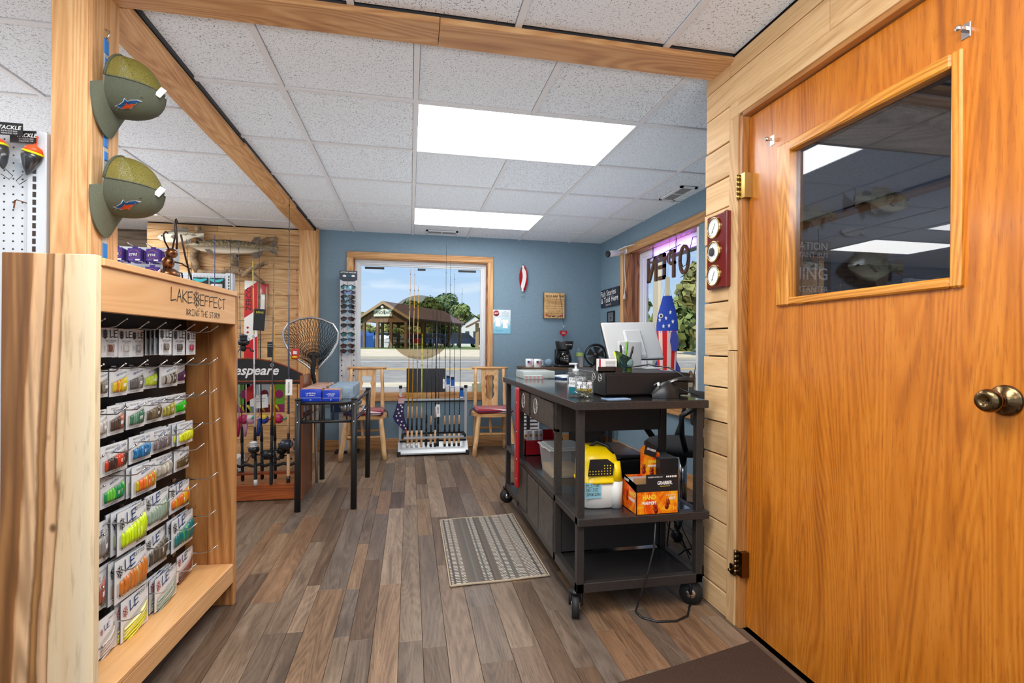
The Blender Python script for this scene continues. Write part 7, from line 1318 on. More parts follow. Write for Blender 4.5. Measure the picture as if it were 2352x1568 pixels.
RD = [((0, 1.986), (-.02, .11), 'y', 'c', 'first tall amber rod from the left in the silver rack'), ((.045, 1.982), (.022, .11), 'y', 'c', 'second tall amber rod from the left in the silver rack'), ((.084, 1.805), (.073, .11), 'y', 'c', 'third amber rod from the left, slightly shorter, in the silver rack'), ((.128, 1.275), (.123, .11), 'y2', 'c', 'short thick yellow rod in the silver rack'), ((.191, 1.353), (.172, .13), 'k', 'f', 'short black rod with an all black grip in the silver rack'), ((.245, 1.602), (.22, .11), 'k', 'c', 'black rod with thick cork grip left of the white tag'), ((.288, 1.584), (.265, .11), 'kk', 'c', 'thick black rod carrying the white tag'), ((.327, 1.527), (.292, .12), 'k', 'f', 'slim black rod right of the white tag'), ((.385, 2.251), (.366, .11), 'k', 'c', 'tallest thin black rod in the silver rack'), ((.432, 2.09), (.416, .11), 'k', 'c', 'second of the four slim black rods at the right of the silver rack'), ((.476, 1.95), (.467, .11), 'k', 'c', 'third of the four slim black rods at the right of the silver rack'), ((.563, 1.784), (.513, .11), 'k', 'c', 'last slim black rod at the right of the silver rack')]
for (tx, tz), (bx, bz), k, g, l in RD:
    rod(l, (bx, 5.365, bz - .03), (tx, 5.6, tz), {'y': M_YLBL, 'y2': M_YL2, 'k': M_BKBL, 'kk': M_BKBL}[k], CG if g == 'c' else FG, .42 if k in ('y', 'y2', 'kk') else .32, {'y': .0055, 'y2': .009, 'k': .004, 'kk': .008}[k], 'rods in the silver rack', M_WBL if k == 'y' else (M_FOAM if k != 'y2' else None))
tagcard('white tag on the thick black rod in the silver rack', .29, 5.33, .53, .04, .13, M_STK, [('OKUMA', .06, .02, PI / 2)], -.05)
for x, z, l in ((.40, .83, 'blue and white pack hanging on the tall thin rod'), (.447, .815, 'blue and white pack just right of another on the slim rods'), (.545, .70, 'blue and white pack hanging low on the last slim rod')):
    t = thing('tackle_pack', l, 'tackle pack', (x, 5.40, z), 0, 'blue packs hanging on the rods'); m = MB(mat('pack_blue', S(20, 96, 176), .4)); m.box((-.02, -.004, -.115), (.02, .004, 0), ch=.001); m.build('card', t); m = MB(M_STK); m.box((-.018, -.0046, -.11), (.018, -.004, -.098)); m.prism([(-.018, -.03), (.018, -.06), (.018, -.052), (-.018, -.022)], 0, .0001); m.build('print', t); m = MB(M_CARD); m.box((-.018, -.0047, -.03), (.018, -.0041, -.005)); m.build('dark_print', t); m = MB(M_STEEL); m.tube([(0, 0, 0), (0, .01, .02), (0, .04, .02)], .0012, 4); m.build('loop', t)
tagcard('narrow white tag left of the blue packs', .355, 5.40, .79, .022, .1, M_STK, [('ROD', .04, .012, PI / 2)])
# stocking
t = thing('stocking', 'navy stocking with white stars hanging on the silver rack', 'stocking', (-.09, 5.4, .6)); M_NAVYC = mat('navy_cloth', S(48, 40, 86), .9); m = MB(M_NAVYC); m.M = frame((0, 0, 0), (1, 0, 0), (0, 0, 1)); PS = [(.03, -.01), (-.03, -.02), (-.055, -.12), (-.08, -.2), (-.06, -.25), (.0, -.31), (.03, -.345), (.055, -.34), (.07, -.30), (.04, -.23), (.03, -.15), (.04, -.05)]; m.prism(PS, -.012, .012); m.build('body', t)
m = MB(M_STK); m.M = frame((0, -.0125, 0), (1, 0, 0), (0, 0, 1))
for i, (x, z) in enumerate(((-.0, -.08), (-.03, -.12), (.01, -.14), (-.045, -.19), (-.005, -.19), (-.03, -.235), (.01, -.25), (.035, -.29), (.0, -.285), (.05, -.32), (.015, -.1), (-.02, -.16))): m.prism([((.013 if k % 2 == 0 else .0055) * math.cos(k * PI / 5 + PI / 2 + i) + x, (.013 if k % 2 == 0 else .0055) * math.sin(k * PI / 5 + PI / 2 + i) + z) for k in range(10)], 0, .0006)
m.build('star', t)['kind'] = 'stuff'; m = MB(mat('cuff_pink', S(206, 170, 170), .9)); m.M = frame((0, 0, 0), (1, 0, 0), (0, 0, 1)); m.prism([(-.03, -.06), (.035, -.06), (.035, .0), (-.025, -.01)], -.014, .014); m.build('cuff', t); m = MB(mat('ribbon_red', S(176, 40, 50), .6)); m.tube([(-.03, 0, .02), (-.01, -.012, .0), (.03, -.01, .0), (.05, 0, .015)], .006, 5); m.tube([(.06, -.005, -.33), (.065, -.01, -.37), (.06, -.008, -.4)], .008, 5); m.build('ribbon', t)
# things at the back window
m = MB(mat('slate_board', S(52, 56, 62), .6)); m.box((-.036, 5.762, .62), (.392, 5.774, .888), ch=.002); o = m.build('window_board'); tag(o, 'plain dark board leaning in the bottom of the back window', 'board')
m = MB(mat('pale_green_card', S(176, 196, 170), .6)); m.box((.70, 5.765, .62), (.825, 5.775, .715)); o = m.build('sill_card'); tag(o, 'pale green card on the back window sill', 'card')
m = MB(glassmat('brown_film', (.68, .62, .53), .2, 1.1)); m.lathe([(.366, 0), (.366, .001)], (.113, 5.8435, 1.352), (0, 1, 0), 64); o = m.build('round_decal'); tag(o, 'large round translucent brown decal on the back window', 'decal')
for x0, x1, l in ((-.5, -.29, 'left black strip at the top of the back window'), (.078, .167, 'short middle black strip at the top of the back window'), (.54, .745, 'right black strip at the top of the back window')): m = MB(M_CARD); m.box((x0, 5.833, 1.995), (x1, 5.8358, 2.02)); o = m.build('tape_strip'); tag(o, l, 'tape', 'black strips on the back window')
# ================================================================ sunglasses stand
def whitewood():
    m, t, b = newmat('whitewashed_print'); v = coords(t, (1, 1, .05), False); n = noise(t, v, 70, 4); t.links.new(ramp(t, [(.3, S(120, 118, 124)), (.42, S(204, 204, 208)), (.7, S(232, 232, 234))], n), b.inputs['Base Color']); b.inputs['Roughness'].default_value = .5; return m
M_WWOOD = whitewood(); t = thing('sunglasses_stand', 'tall whitewashed sunglasses stand beside the back window', 'display stand', (-.65, 5.62, 0)); m = MB(M_WWOOD); m.box((-.735, 5.62, .02), (-.565, 5.69, 1.875)); m.build('panel', t, True); m = MB(M_FOAM); m.box((-.77, 5.56, 0), (-.53, 5.70, .02)); m.build('foot', t, True)
m = MB(mat('stand_header', S(58, 66, 80), .5)); m.M = frame((-.65, 5.615, 1.88), (1, 0, 0), (0, 0, 1)); m.prism([(-.09, .055), (.09, .055), (.09, -.04), (.05, -.055), (-.05, -.055), (-.09, -.035)], -.006, 0); hd_ = m.build('header', t, True)
m = MB(M_WTXT); m.text('ACTION ANGLER', frame((-.65, 5.6145, 1.918), (1, 0, 0), (0, 0, 1)), .0205, bold=.02); m.ball((-.69, 5.615, 1.88), (.02, .001, .012)); m.ball((-.6, 5.615, 1.882), (.02, .001, .011)); m.build('lettering', hd_)['kind'] = 'stuff'; m = MB(M_TEALL); m.ball((-.645, 5.615, 1.882), (.018, .001, .012)); m.build('badge', hd_)
m = MB(M_BLKP)
for z in [.82 + .055 * k for k in range(18)]:
    for x in (-.712, -.588): m.tube([(x, 5.62, z), (x, 5.6, z)], .006, 6)
m.build('peg', t, True)['kind'] = 'stuff'
GL = [(1.757, (60, 120, 130), 'teal lensed sunglasses, topmost'), (1.703, (40, 50, 110), 'deep blue sunglasses, second from the top'), (1.652, (26, 26, 30), 'black wraparound sunglasses, third from the top'), (1.605, (60, 64, 70), 'grey sunglasses, fourth from the top'), (1.552, (30, 30, 34), 'black sunglasses, fifth from the top'), (1.497, (36, 34, 34), 'dark sunglasses with a square frame, sixth from the top'), (1.42, (60, 30, 30), 'brown sunglasses above the gap, seventh from the top'), (1.35, (28, 30, 36), 'black sunglasses with a big blue tag, eighth from the top'), (1.258, (40, 90, 90), 'green tinted sunglasses, fourth from the bottom'), (1.198, (36, 80, 110), 'blue green sunglasses, third from the bottom'), (1.135, (70, 34, 30), 'brown sunglasses, second from the bottom'), (1.078, (58, 28, 30), 'dark red brown sunglasses, lowest on the stand')]
for i, (z, c, l) in enumerate(GL):
    t = thing('sunglasses', l, 'sunglasses', (-.65, 5.575, z), 0, 'sunglasses on the stand'); fm_ = mat('shades_frame', S(26, 24, 26), .25, coat=.4); lm_ = mat('lens_%d_%d_%d' % c, S(*c), .08, .3, coat=.6); hh = (.024, .017, .024, .022)[i % 4]
    for s_ in (-1, 1):
        m = MB(lm_); m.grid(lambda u, v: (s_ * (.036 + .031 * math.cos(2 * PI * u) * v), -.012 * (1 - (.036 + .031 * math.cos(2 * PI * u) * v) ** 2 / .005), hh * math.sin(2 * PI * u) * v - .004 * (math.cos(2 * PI * u) * v)), 14, 3); m.build('lens', t)
        m = MB(fm_); m.tube([(s_ * .068, .0, .006), (s_ * .073, .02, .008), (s_ * .074, .06, .0)], [.005, .004, .003], 6); m.build('temple', t)
    m = MB(fm_); m.tube([(-.07, 0, .006), (-.04, -.012, hh), (-.012, -.016, hh * .7), (0, -.017, .008), (.012, -.016, hh * .7), (.04, -.012, hh), (.07, 0, .006)], .0042, 6); m.build('brow_bar', t)
    m = MB(mat('shades_tag', S(110, 160, 190), .5)); m.M = frame((rnd.uniform(-.02, .015), -.02, -.02), (1, .2, rnd.uniform(.3, .8)), (0, 0, 1)); m.box((-.014, -.018, -.0006), (.014, .012, .0006)); m.build('price_tag', t)
# ================================================================ on the walls
t = thing('wall_lure', 'large red and white spoon lure hung on the blue wall', 'wall decoration', (1.283, 5.715, 1.93)); sp = [(.05 * math.sin(PI * (k / 16) ** .92) ** .6, .155 - .31 * k / 16) for k in range(17)]; out_ = sp + [(-x, z) for x, z in sp[::-1][1:-1]]
m = MB(mat('lure_red', S(160, 16, 28), .2, coat=.6)); m.M = frame((0, 0, 0), (1, 0, 0), (0, 0, 1)); m.prism(out_, -.004, .012); m.build('spoon', t)
m = MB(mat('lure_white', S(234, 234, 234), .2, coat=.6)); m.M = frame((0, -.0125, 0), (1, 0, 0), (0, 0, 1)); m.prism([(.0 + .012 * math.sin(4.2 * z * 5 + 1) + w_ * (.022 if abs(z) < .12 else .01), z) for w_, zz in ((-1, 1), (1, -1)) for z in [zz * q for q in (-.148, -.12, -.09, -.06, -.03, 0, .03, .06, .09, .12, .148)]], -.002, .0008); m.build('white_stripe', t)
m = MB(M_STEEL); m.tube([(0, -.006, -.15), (0, -.006, -.19), (-.02, -.01, -.22), (-.025, -.01, -.2)], .002, 5); m.tube([(0, -.006, -.19), (.02, -.01, -.22), (.025, -.01, -.2)], .002, 5); m.tube([(0, -.006, .15), (0, .006, .17)], .003, 5); m.build('treble_hook', t)
t = thing('wooden_plaque', 'bark edged wooden plaque reading YOU ARE THE on the blue wall', 'plaque', (1.652, 5.71, 1.625)); m = MB(wood('plaque_wood', S(176, 130, 80), S(214, 172, 116), S(232, 196, 144), 'x', 12, .6, .02)); m.box((-.122, -.022, -.15), (.126, .012, .15), ch=.004); m.build('board', t); m = MB(M_BARK); m.box((-.13, -.02, -.152), (-.121, .012, .152), ch=.002); m.build('bark_edge', t)
m = MB(M_INK); pf = lambda z: frame((.002, -.0226, z), (1, 0, 0), (0, 0, 1)); m.text('YOU ARE THE', pf(.105), .036, bold=.025, shear=.15); m.text('OF MY LIFE', pf(-.128), .033, bold=.025, shear=.15); m.build('lettering', t)['kind'] = 'stuff'
m = MB(mat('plaque_faint_ink', S(150, 108, 64), .7)); [m.text(st, pf(.07 - i * .027), .025, bold=.008) for i, st in enumerate(('CASTS TO MY POLE', 'LINE TO MY REEL', 'REEL TO MY ROD', 'BAIT TO MY HOOK', 'BEST OF MY DAYS', 'CATCH OF MY', 'WORM WORKING'))]; m.build('lettering', t)['kind'] = 'stuff'
m = MB(mat('heart_red', S(196, 50, 40), .6))
def heart(m, c, s_, y): m.M = frame((c[0], y, c[1]), (1, 0, 0), (0, 0, 1)); m.prism([(s_ * .0625 * 16 * math.sin(a) ** 3, s_ * .0625 * (13 * math.cos(a) - 5 * math.cos(2 * a) - 2 * math.cos(3 * a) - math.cos(4 * a))) for a in [2 * PI * k / 24 for k in range(24)]], 0, .0006); m.M = Matrix.Identity(4)
heart(m, (-.09, -.115), .016, -.0228); heart(m, (.09, -.118), .016, -.0228); m.build('heart_print', t)['kind'] = 'stuff'
t = thing('heart_ornament', 'red heart ornament on a cord above the coffee maker', 'ornament', (1.755, 5.66, 1.3)); m = MB(mat('heart_gloss', S(176, 20, 34), .25, coat=.4)); m.M = frame((0, .004, .0), (1, 0, 0), (0, 0, 1)); m.prism([(.046 * .0625 * 16 * math.sin(a) ** 3, .046 * .0625 * (13 * math.cos(a) - 5 * math.cos(2 * a) - 2 * math.cos(3 * a) - math.cos(4 * a))) for a in [2 * PI * k / 24 for k in range(24)]], 0, .016); m.build('heart', t)
m = MB(M_WTXT); m.text('GONE', frame((0, -.013, .012), (1, 0, 0), (0, 0, 1)), .014); m.text('FISHING', frame((0, -.013, -.004), (1, 0, 0), (0, 0, 1)), .013); m.build('lettering', t)['kind'] = 'stuff'; m = MB(mat('cord_dark', S(46, 40, 36), .8)); m.tube([(0, 0, .09), (-.02, 0, .3), (-.04, .025, .47), (-.03, .045, .475)], .002, 5); m.build('cord', t); m = MB(M_STEEL); m.tube([(0, 0, .04), (0, 0, .1)], .005, 6); m.build('pull', t)
t = thing('flyer', 'pale blue NEW flyer taped beside the back window', 'flyer', (1.03, 5.726, 1.427))
def flymat():
    m, t_, b = newmat('flyer_print'); c = N(t_, 'ShaderNodeTexCoord'); sx = N(t_, 'ShaderNodeSeparateXYZ'); t_.links.new(c.outputs['Object'], sx.inputs[0]); n = noise(t_, coords(t_, (1, 1, 1), False), 22, 4); z = mathn(t_, 'ADD', mathn(t_, 'MULTIPLY', sx.outputs['Z'], 3.2), mathn(t_, 'MULTIPLY', n, .5)); t_.links.new(ramp(t_, [(-.0, S(130, 196, 222)), (.3, S(196, 226, 236)), (.6, S(226, 238, 242))], z), b.inputs['Base Color']); b.inputs['Roughness'].default_value = .5; return m
m = MB(flymat()); m.box((-.107, -.001, -.138), (.107, .001, .138)); m.build('paper', t); fl = lambda x, z: frame((x, -.0014, z), (1, 0, 0), (0, 0, 1)); m = MB(mat('badge_red', S(170, 36, 50), .5)); m.lathe([(.034, 0), (.034, .0004)], (-.06, -.0012, .095), (0, -1, 0), 24); m.build('badge', t); m = MB(M_WTXT); m.text('NEW', fl(-.06, .095) @ T(0, 0, .0004) @ RZ(.12), .024, bold=.02); m.build('lettering', t)['kind'] = 'stuff'
m = MB(mat('flyer_ink', S(70, 100, 130), .6)); m.text('LIVE', fl(.04, .116), .014); m.text('FISHING SHIRTS', fl(.045, .1), .013); [m.text('sun hooded long sleeve', fl(.045, .085 - i * .011), .008) for i in range(3)]; m.text('order yours at the counter', fl(-.03, -.1), .009); m.text('sizes small to large', fl(-.03, -.112), .009); m.build('lettering', t)['kind'] = 'stuff'
m = MB(M_STK); m.M = fl(.045, -.03); m.prism([(-.03, -.045), (.03, -.045), (.028, .03), (.045, .0), (.052, .008), (.03, .055), (-.03, .055), (-.052, .008), (-.045, 0), (-.028, .03)], 0, .0004); m.M = fl(-.04, -.01); m.prism([(-.03, -.045), (.03, -.045), (.028, .03), (.045, .0), (.052, .008), (.03, .055), (-.03, .055), (-.052, .008), (-.045, 0), (-.028, .03)], 0, .0002); m.build('shirt_print', t)['kind'] = 'stuff'
t = thing('wall_sign', 'dark sign reading Fish Stories Told Here on the right blue wall', 'sign', (2.228, 5.4, 1.71)); m = MB(mat('sign_navy', S(42, 48, 62), .6)); m.box((-.012, -.25, -.105), (.01, .265, .1), ch=.003); m.build('board', t); m = MB(M_STK); sf_ = lambda z, y=0: frame((-.0126, y, z), (0, -1, 0), (0, 0, 1)) @ RZ(.03)
m.text('Fish Stories', sf_(.05, .04), .092, bold=.006, sx=1.05); m.text('& Told Here', sf_(-.025, .0), .092, bold=.006, sx=1.05); m.text('"some true"', sf_(-.08, .03), .034, shear=.2); m.build('lettering', t)['kind'] = 'stuff'
t = thing('picture_frame', 'small black framed print below the dark sign', 'picture', (2.232, 5.383, 1.485)); m = MB(M_FOAM); ringx(m, -.095, .095, -.065, .065, .014, -.012, .006); m.build('frame', t); m = MB(mat('print_grey', S(112, 120, 130), .5)); m.box((-.004, -.082, -.052), (.004, .082, .052)); m.build('print', t); m = MB(M_INK); m.text('#1', frame((-.0046, 0, -.01), (0, -1, 0), (0, 0, 1)), .05, bold=.02); m.text('FISHERMAN', frame((-.0046, 0, .03), (0, -1, 0), (0, 0, 1)), .02); m.build('lettering', t)['kind'] = 'stuff'
# security camera, hanging plug
t = thing('security_camera', 'white bullet security camera on the right window casing', 'camera', (2.1, 4.93, 2.12)); m = MB(M_PACK); d = Vector((-.7, -.15, -.12)).normalized(); m.lathe([(.026, 0), (.033, .01), (.033, .13), (.03, .14)], tuple(-d * .06 + Vector((-.02, 0, 0))), tuple(d), 18); m.build('housing', t); m = MB(M_CARD); m.lathe([(.031, 0), (.034, .004), (.034, .02), (.026, .021), (.024, .012), (.001, .012)], tuple(d * .075 + Vector((-.02, 0, 0))), tuple(d), 18, cap=False); m.build('lens', t); m = MB(M_PACK); m.tube([(.02, .0, .005), (.07, .01, .02), (.1, .02, .03)], .012, 8); m.lathe([(.03, 0), (.028, .012)], (.118, .02, .03), (-1, 0, 0), 16); m.build('mount', t); m = MB(M_PACK); m.tube([(.0, -.0, .03), (.06, -.1, .055), (.11, -.2, .06)], .005, 6); m.build('antenna', t)
t = thing('hanging_plug', 'white power cord with its plug hanging down the window casing', 'cord', (2.205, 4.96, 2.1)); m = MB(M_PACK); m.tube([(.0, -.0, .05), (-.0, .005, -.1), (.005, -.01, -.3), (0, .0, -.39)], .0045, 6); m.build('cord', t); m = MB(M_PACK); m.tube([(0, 0, -.39), (0, .004, -.42), (-.002, .0, -.45)], [.007, .012, .014], 8); m.build('plug', t)
# OPEN sign (seen from behind) and its cord
t = thing('open_sign', 'brown backed OPEN sign hung in the right window, seen from behind', 'sign', (2.27, 4.22, 1.88)); M_BRN = mat('sign_brown', S(92, 64, 42), .6); M_PUR = mat('purple_light', (.6, .4, 1), .5, emit=(.35, .12, 1.0), es=14); oo = 2.27
m = MB(M_BRN); LT = [('N', 4.585, 4.40, 1.772, 2.01), ('E', 4.36, 4.24, 1.772, 2.01), ('P', 4.205, 4.07, 1.765, 2.015), ('O', 4.0, 3.83, 1.765, 2.025)]
def letter(m, ch, ya, yb, z0, z1, x0, x1, w=.034):
    a, b = ya, yb; B_ = lambda p, q: m.box((x0, p[0], p[1]), (x1, q[0], q[1]))
    if ch == 'N':   # mirrored: read from the street
        B_((a, z0), (a - w, z1)); B_((b + w, z0), (b, z1)); m.add([(xx, y, z) for xx in (x0, x1) for y, z in ((b + w * .2, z1), (b + w * 1.3, z1), (a - w * .2, z0), (a - w * 1.3, z0))], [(0, 1, 2, 3), (7, 6, 5, 4), (0, 4, 5, 1), (1, 5, 6, 2), (2, 6, 7, 3), (3, 7, 4, 0)])
    elif ch == 'E': B_((b + w, z0), (b, z1)); [B_((a, z), (b, z + w)) for z in (z0, (z0 + z1 - w) / 2, z1 - w)]
    elif ch == 'P': B_((b + w, z0), (b, z1)); m.tube([((x0 + x1) / 2, b, z1 - w / 2), ((x0 + x1) / 2, (a + b) / 2, z1 - w / 2), ((x0 + x1) / 2, a - w * .8, z1 - w), ((x0 + x1) / 2, a - w * .5, (z0 + z1) / 2 + .065), ((x0 + x1) / 2, a - w * .8, (z0 + z1) / 2 + .03), ((x0 + x1) / 2, (a + b) / 2, (z0 + z1) / 2 + .005), ((x0 + x1) / 2, b, (z0 + z1) / 2 + .005)], w / 2, 6)
    else: m.tube([((x0 + x1) / 2, (a + b) / 2 + ((a - b) / 2 - w / 2) * math.cos(q), (z0 + z1) / 2 + ((z1 - z0) / 2 - w / 2) * math.sin(q)) for q in [2 * PI * k / 24 for k in range(25)]], w / 2, 6)
for a in LT: m = MB(M_BRN); letter(m, *a, oo, oo + .02); m.build('letter', t, True); m = MB(M_PUR); letter(m, a[0], a[1] - .01, a[2] + .01, a[3] + .01, a[4] - .01, oo + .0195, oo + .0215, .013); m.build('led_tube', t, True)
m = MB(M_BLKP); m.tube([(oo - .004, 4.56, 2.0), (oo - .006, 4.3, 2.005), (oo - .004, 4.1, 2.02), (oo - .004, 3.95, 2.03)], .004, 5); [m.box((oo - .01, y - .02, 2.0), (oo - .001, y + .02, 2.012)) for y in (4.3, 4.12)]; m.build('wiring', t, True)
for y in (4.46, 4.03): m = MB(M_BLACK); m.tube([(oo, y, 2.0), (oo, y - .01, 2.05), (oo, y, 2.108), (oo, y + .012, 2.05), (oo, y + .004, 2.0)], .0025, 5); m.build('hanging_hook', t, True)
m = MB(M_BLKP); m.tube([(oo - .004, 3.93, 1.86), (oo - .01, 3.9, 1.83), (oo - .01, 3.85, 1.84), (oo - .01, 3.8, 1.95), (oo - .01, 3.75, 2.05), (oo, 3.71, 2.05), (oo + .02, 3.695, 2.0), (oo + .02, 3.69, 1.93), (oo + .02, 3.69, 1.5), (oo + .01, 3.70, 1.1), (oo, 3.74, .9), (oo, 3.76, .71)], .0035, 6); m.rbox((oo + .005, 3.68, 1.88), (oo + .035, 3.705, 1.98), .004, seg=2); o = m.build('sign_cord', t, True)
lamp('sign_glow', 'AREA', (oo + .03, 4.2, 2.03), 1.8, (.34, .16, 1), Vector((1, 0, .55)).to_track_quat('-Z', 'Y').to_euler(), shape='RECTANGLE', size=.7, size_y=.04)
# windsock fish
t = thing('fish_windsock', 'stars and stripes fish windsock hanging in the right window', 'windsock', (2.2, 4.05, 1.6)); M_WB = mat('windsock_blue', S(36, 72, 178), .8); M_WR = mat('windsock_red', S(226, 20, 24), .8); M_WW = mat('windsock_pale', S(244, 214, 206), .8); M_WD = mat('windsock_fin_blue', S(60, 72, 160), .8)
def sock(z):
    P = [(1.595, .075), (1.575, .085), (1.5, .125), (1.42, .165), (1.33, .185), (1.25, .18), (1.1, .165), (.95, .15)]
    for (a, ra), (b, rb) in zip(P, P[1:]):
        if z >= b: return ra + (rb - ra) * (a - z) / (a - b)
    return P[-1][1]
def sk(a, z, k=1.): r = sock(z) * k * .5; f, g = .5 * r * math.cos(a), r * math.sin(a); return (2.2 - .478 * f - .878 * g, 4.05 - .878 * f + .478 * g, z)
m = MB(M_WB); m.grid(lambda u, v: sk(2 * PI * u, 1.275 + .32 * v), 28, 10); m.build('head', t, True)
for i in range(14):
    m = MB(M_WR if i % 2 == 0 else M_WW); m.grid(lambda u, v: sk(2 * PI * (i + u) / 14, .95 + .34 * v), 3, 6); m.build('stripe', t, True)
m = MB(M_STK)
for y, z in ((4.17, 1.385), (4.11, 1.33), (4.02, 1.335), (3.96, 1.37), (4.0, 1.45), (4.07, 1.4)):
    a = math.asin(max(-1, min(1, (y - 4.05) / sock(z)))); p = sk(a, z, 1.03); m.M = frame(p, (.878, -.478, 0), (0, 0, 1)); m.prism([((.014 if k % 2 == 0 else .006) * math.cos(k * PI / 5 + PI / 2), (.022 if k % 2 == 0 else .009) * math.sin(k * PI / 5 + PI / 2)) for k in range(10)], 0, .002)
m.M = Matrix.Identity(4); m.build('star', t, True)['kind'] = 'stuff'
p = sk(math.asin(.6), 1.42, 1.04); m = MB(M_STK); m.lathe([(.02, 0), (.02, .003)], p, (-.75, -.65, 0), 18); m.build('eye', t, True); m = MB(M_CARD); m.lathe([(.011, .003), (.011, .005)], p, (-.75, -.65, 0), 14); m.build('pupil', t, True)
for nm, P in (('fin', [(3.98, 1.28), (3.9, 1.29), (3.86, 1.24), (3.85, 1.16), (3.89, 1.11), (3.97, 1.12), (4.0, 1.2)]), ('tail_fin', [(3.93, 1.06), (3.88, 1.03), (3.82, .97), (3.8, .88), (3.9, .88), (3.95, .95)]), ('tail_fin', [(4.2, 1.05), (4.26, 1.0), (4.29, .9), (4.2, .87), (4.16, .95)]), ('fin', [(4.215, 1.3), (4.26, 1.28), (4.27, 1.2), (4.21, 1.17)])):
    m = MB(M_WD); o_f = .055 if nm == 'fin' and P[0][0] < 4 else .0; m.M = frame((2.2 - .478 * o_f, 4.05 - .878 * o_f, 0), (.878, -.478, 0), (0, 0, 1)); m.prism([((4.05 - y) * .48, z) for y, z in P], 0, .004); m.build(nm, t, True)
m = MB(mat('cream_strap', S(226, 214, 176), .8)); m.M = frame((2.2, 4.05, 0), (.878, -.478, 0), (0, 0, 1)); m.box((-.018, 1.595, 0), (.02, 1.76, .004)); m.build('strap', t, True); m = MB(M_STEEL); m.tube([(2.17, 4.066, 1.595), (2.2, 4.05, 1.765), (2.23, 4.034, 1.595)], .0015, 4); m.tube([(2.2, 4.05, 1.76), (2.22, 4.05, 2.11)], .0015, 4); m.build('string', t, True)
# birdhouse-like figure on the sill side
t = thing('lodge_figurine', 'small weathered gable figurine on the right window sill', 'figurine', (2.3, 3.80, .70)); m = MB(mat('figurine_stone', S(150, 140, 120), .7)); m.M = frame((0, 0, 0), (0, -1, 0), (0, 0, 1)); m.prism([(-.09, 0), (.09, 0), (.09, .14), (0, .23), (-.09, .14)], -.02, .02); m.build('body', t); m = MB(M_BARK); m.tube([(-.022, .11, .12), (-.022, .05, .2), (-.022, 0, .245), (-.022, -.05, .2), (-.022, -.11, .1)], .012, 6); m.build('roof_arch', t); m = MB(mat('dark_pane', S(70, 76, 84), .3)); m.box((-.0215, -.025, .07), (-.019, .025, .12)); m.build('window', t)
# barometer
t = thing('weather_station', 'dark red wall board with three round brass dials on the plank wall', 'barometer', (1.32, 1.98, 1.57)); M_MAHO = mat('mahogany_gloss', S(110, 8, 18), .2, coat=.7); BX = 1.302
m = MB(M_MAHO); m.box((BX, 1.90, 1.405), (1.3275, 2.048, 1.73), ch=.006); m.box((BX - .002, 1.9, 1.405), (BX + .01, 1.92, 1.73), ch=.003); m.build('board', t, True)
for z, kind in ((1.672, 0), (1.568, 1), (1.464, 2)):
    m = MB(M_BRASS); m.lathe([(.046, 0), (.047, .006), (.043, .0085), (.041, .006)], (BX, 1.99, z), (-1, 0, 0), 32, cap=False); dl = m.build('bezel', t, True); m = MB(M_STK); m.lathe([(.042, .003), (.001, .0032)], (BX, 1.99, z), (-1, 0, 0), 32, cap=False); m.build('dial_face', dl)
    m = MB(M_INK); cc = Vector((BX - .004, 1.99, z)); 
    for k in range(24):
        if 11 <= k <= 13: continue
        a = 2 * PI * k / 24; m.tube([tuple(cc + Vector((0, .033 * math.sin(a), .033 * math.cos(a)))), tuple(cc + Vector((0, .037 * math.sin(a), .037 * math.cos(a))))], .0006, 3)
    a = (2.6, .4, 2.7)[kind]; dv = Vector((0, math.sin(a), math.cos(a))); m.tube([tuple(cc - dv * .02), tuple(cc + dv * .026)], .001, 4); m.ball(tuple(cc + dv * .018), .0025, nu=6, nv=5); m.build('needle', dl)['kind'] = 'stuff'
    if kind == 1: m = MB(M_SLOT); m.lathe([(.018, .004), (.018, .009), (.016, .01)], (BX, 2.0, z), (-1, 0, 0), 20); m.build('center_cap', dl)
m = MB(M_ABRASS); m.M = frame((1.325, 1.88, .23), (0, -1, 0), (0, 0, 1)); m.rbox((-.006, -.022, 0), (.03, .022, .012), .005, seg=2); m.cyl((.012, 0, .012), (.012, 0, .026), .006, n=10); o = m.build('door_latch'); tag(o, 'small brass latch knob low on the door casing', 'latch')
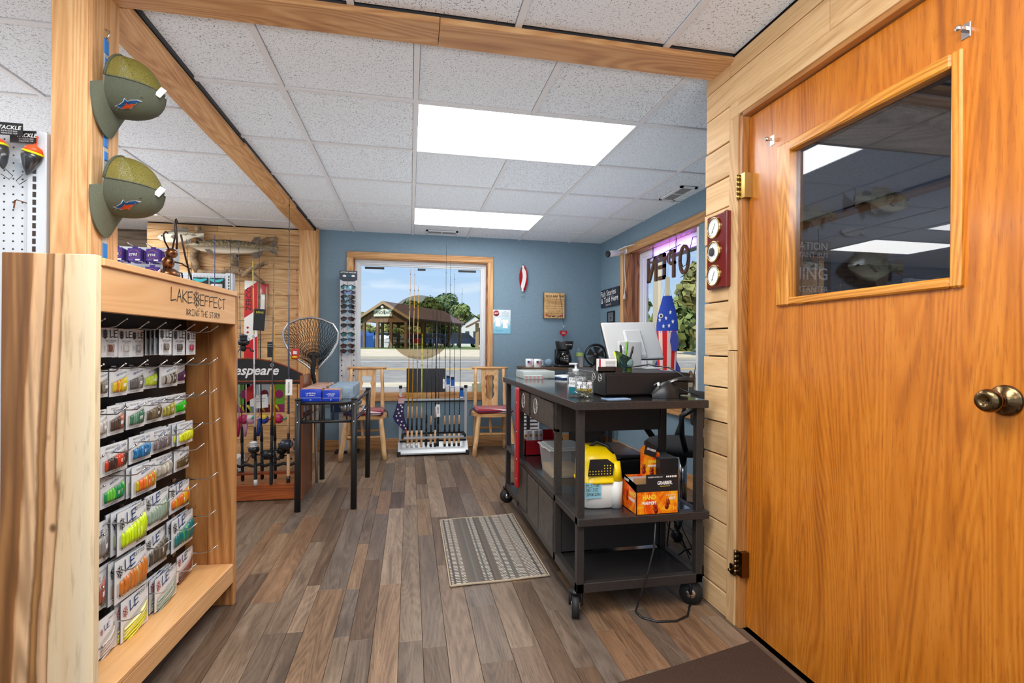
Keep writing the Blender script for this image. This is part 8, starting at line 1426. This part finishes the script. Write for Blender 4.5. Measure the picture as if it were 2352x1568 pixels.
# ================================================================ rug and mat
def rugmat():
    m, t, b = newmat('woven_rug'); c = N(t, 'ShaderNodeTexCoord'); sx = N(t, 'ShaderNodeSeparateXYZ'); t.links.new(c.outputs['Object'], sx.inputs[0])
    xs = mathn(t, 'MULTIPLY', sx.outputs['X'], 1 / .0108); st = mathn(t, 'FLOOR', xs); wn = N(t, 'ShaderNodeTexWhiteNoise', noise_dimensions='1D'); t.links.new(st, wn.inputs['W'])
    yo = mathn(t, 'ADD', mathn(t, 'MULTIPLY', sx.outputs['Y'], 1 / .017), mathn(t, 'MULTIPLY', wn.outputs['Value'], 1.0)); cx = N(t, 'ShaderNodeCombineXYZ'); t.links.new(st, cx.inputs[0]); t.links.new(mathn(t, 'FLOOR', yo), cx.inputs[1])
    w2 = N(t, 'ShaderNodeTexWhiteNoise', noise_dimensions='2D'); t.links.new(cx.outputs[0], w2.inputs['Vector'])
    base = ramp(t, [(0, S(80, 73, 68)), (.3, S(104, 94, 86)), (.5, S(84, 86, 83)), (.72, S(118, 102, 92)), (.93, S(92, 86, 80)), (.95, S(186, 170, 150))], wn.outputs['Value']); dots = mathn(t, 'GREATER_THAN', w2.outputs['Value'], .5)
    str2 = N(t, 'ShaderNodeTexWhiteNoise', noise_dimensions='1D'); t.links.new(mathn(t, 'ADD', st, 77.3), str2.inputs['W']); on = mathn(t, 'MULTIPLY', mathn(t, 'GREATER_THAN', str2.outputs['Value'], .5), mathn(t, 'GREATER_THAN', mathn(t, 'FRACT', yo), .58))
    col = mixc(t, base, S(216, 206, 192), mathn(t, 'MULTIPLY', on, .8)); dk = mathn(t, 'MULTIPLY', mathn(t, 'GREATER_THAN', str2.outputs['Value'], .4), mathn(t, 'LESS_THAN', mathn(t, 'FRACT', yo), .4)); col = mixc(t, col, S(54, 50, 48), mathn(t, 'MULTIPLY', dk, .75))
    t.links.new(col, b.inputs['Base Color']); b.inputs['Roughness'].default_value = .95; bump(t, b, mathn(t, 'ADD', mathn(t, 'FRACT', xs), on), .5, .003); return m
t = thing('woven_rug', 'grey and cream striped woven rug beside the desk', 'rug', (.45, 2.88, 0)); RC = [(.195, 2.41), (.713, 2.43), (.707, 3.36), (.2, 3.32)]; RC = [(.197, 2.405), (.69, 2.43), (.69, 3.355), (.2, 3.325)]
def rugp(u, v, z): x = (RC[0][0] * (1 - u) + RC[1][0] * u) * (1 - v) + (RC[3][0] * (1 - u) + RC[2][0] * u) * v; y = (RC[0][1] * (1 - u) + RC[1][1] * u) * (1 - v) + (RC[3][1] * (1 - u) + RC[2][1] * u) * v; return (x, y, z + (.02 * max(0, u + v - 1.9) * 10) ** 1.5 + .0012 * math.sin(9 * u + 5 * v))
m = MB(rugmat()); m.grid(lambda u, v: rugp(u, v, .008), 24, 24); m.grid(lambda u, v: rugp(1 - u, v, .002), 8, 8); m.build('weave', t, True); m = MB(mat('rug_binding', S(176, 158, 134), .9))
m.tube([rugp(k / 20, 0, .006) for k in range(21)], .006, 6); m.tube([rugp(k / 20, 1, .006) for k in range(21)], .005, 6); m.tube([rugp(0, k / 20, .006) for k in range(21)], .004, 6); m.tube([rugp(1, k / 20, .006) for k in range(21)], .004, 6); m.build('binding', t, True)
M_CARP = speck('brown_carpet', S(48, 32, 22), S(78, 54, 38), 260, rough=1, bmp=.4); m = MB(M_CARP); m.M = frame((0, 0, 0), (1, 0, 0), (0, 1, 0)); m.prism([(.45, .9), (1.31, .9), (1.31, 1.735), (.96, 1.655), (.68, 1.60)], .0005, .011); o = m.build('door_mat'); tag(o, 'dark brown carpet mat in front of the orange door', 'mat')
for o in list(bpy.data.objects):
    if o.name.split('.')[0] in ('print', 'lettering', 'handwriting', 'fine_print') and 'kind' not in o: o['kind'] = 'stuff'
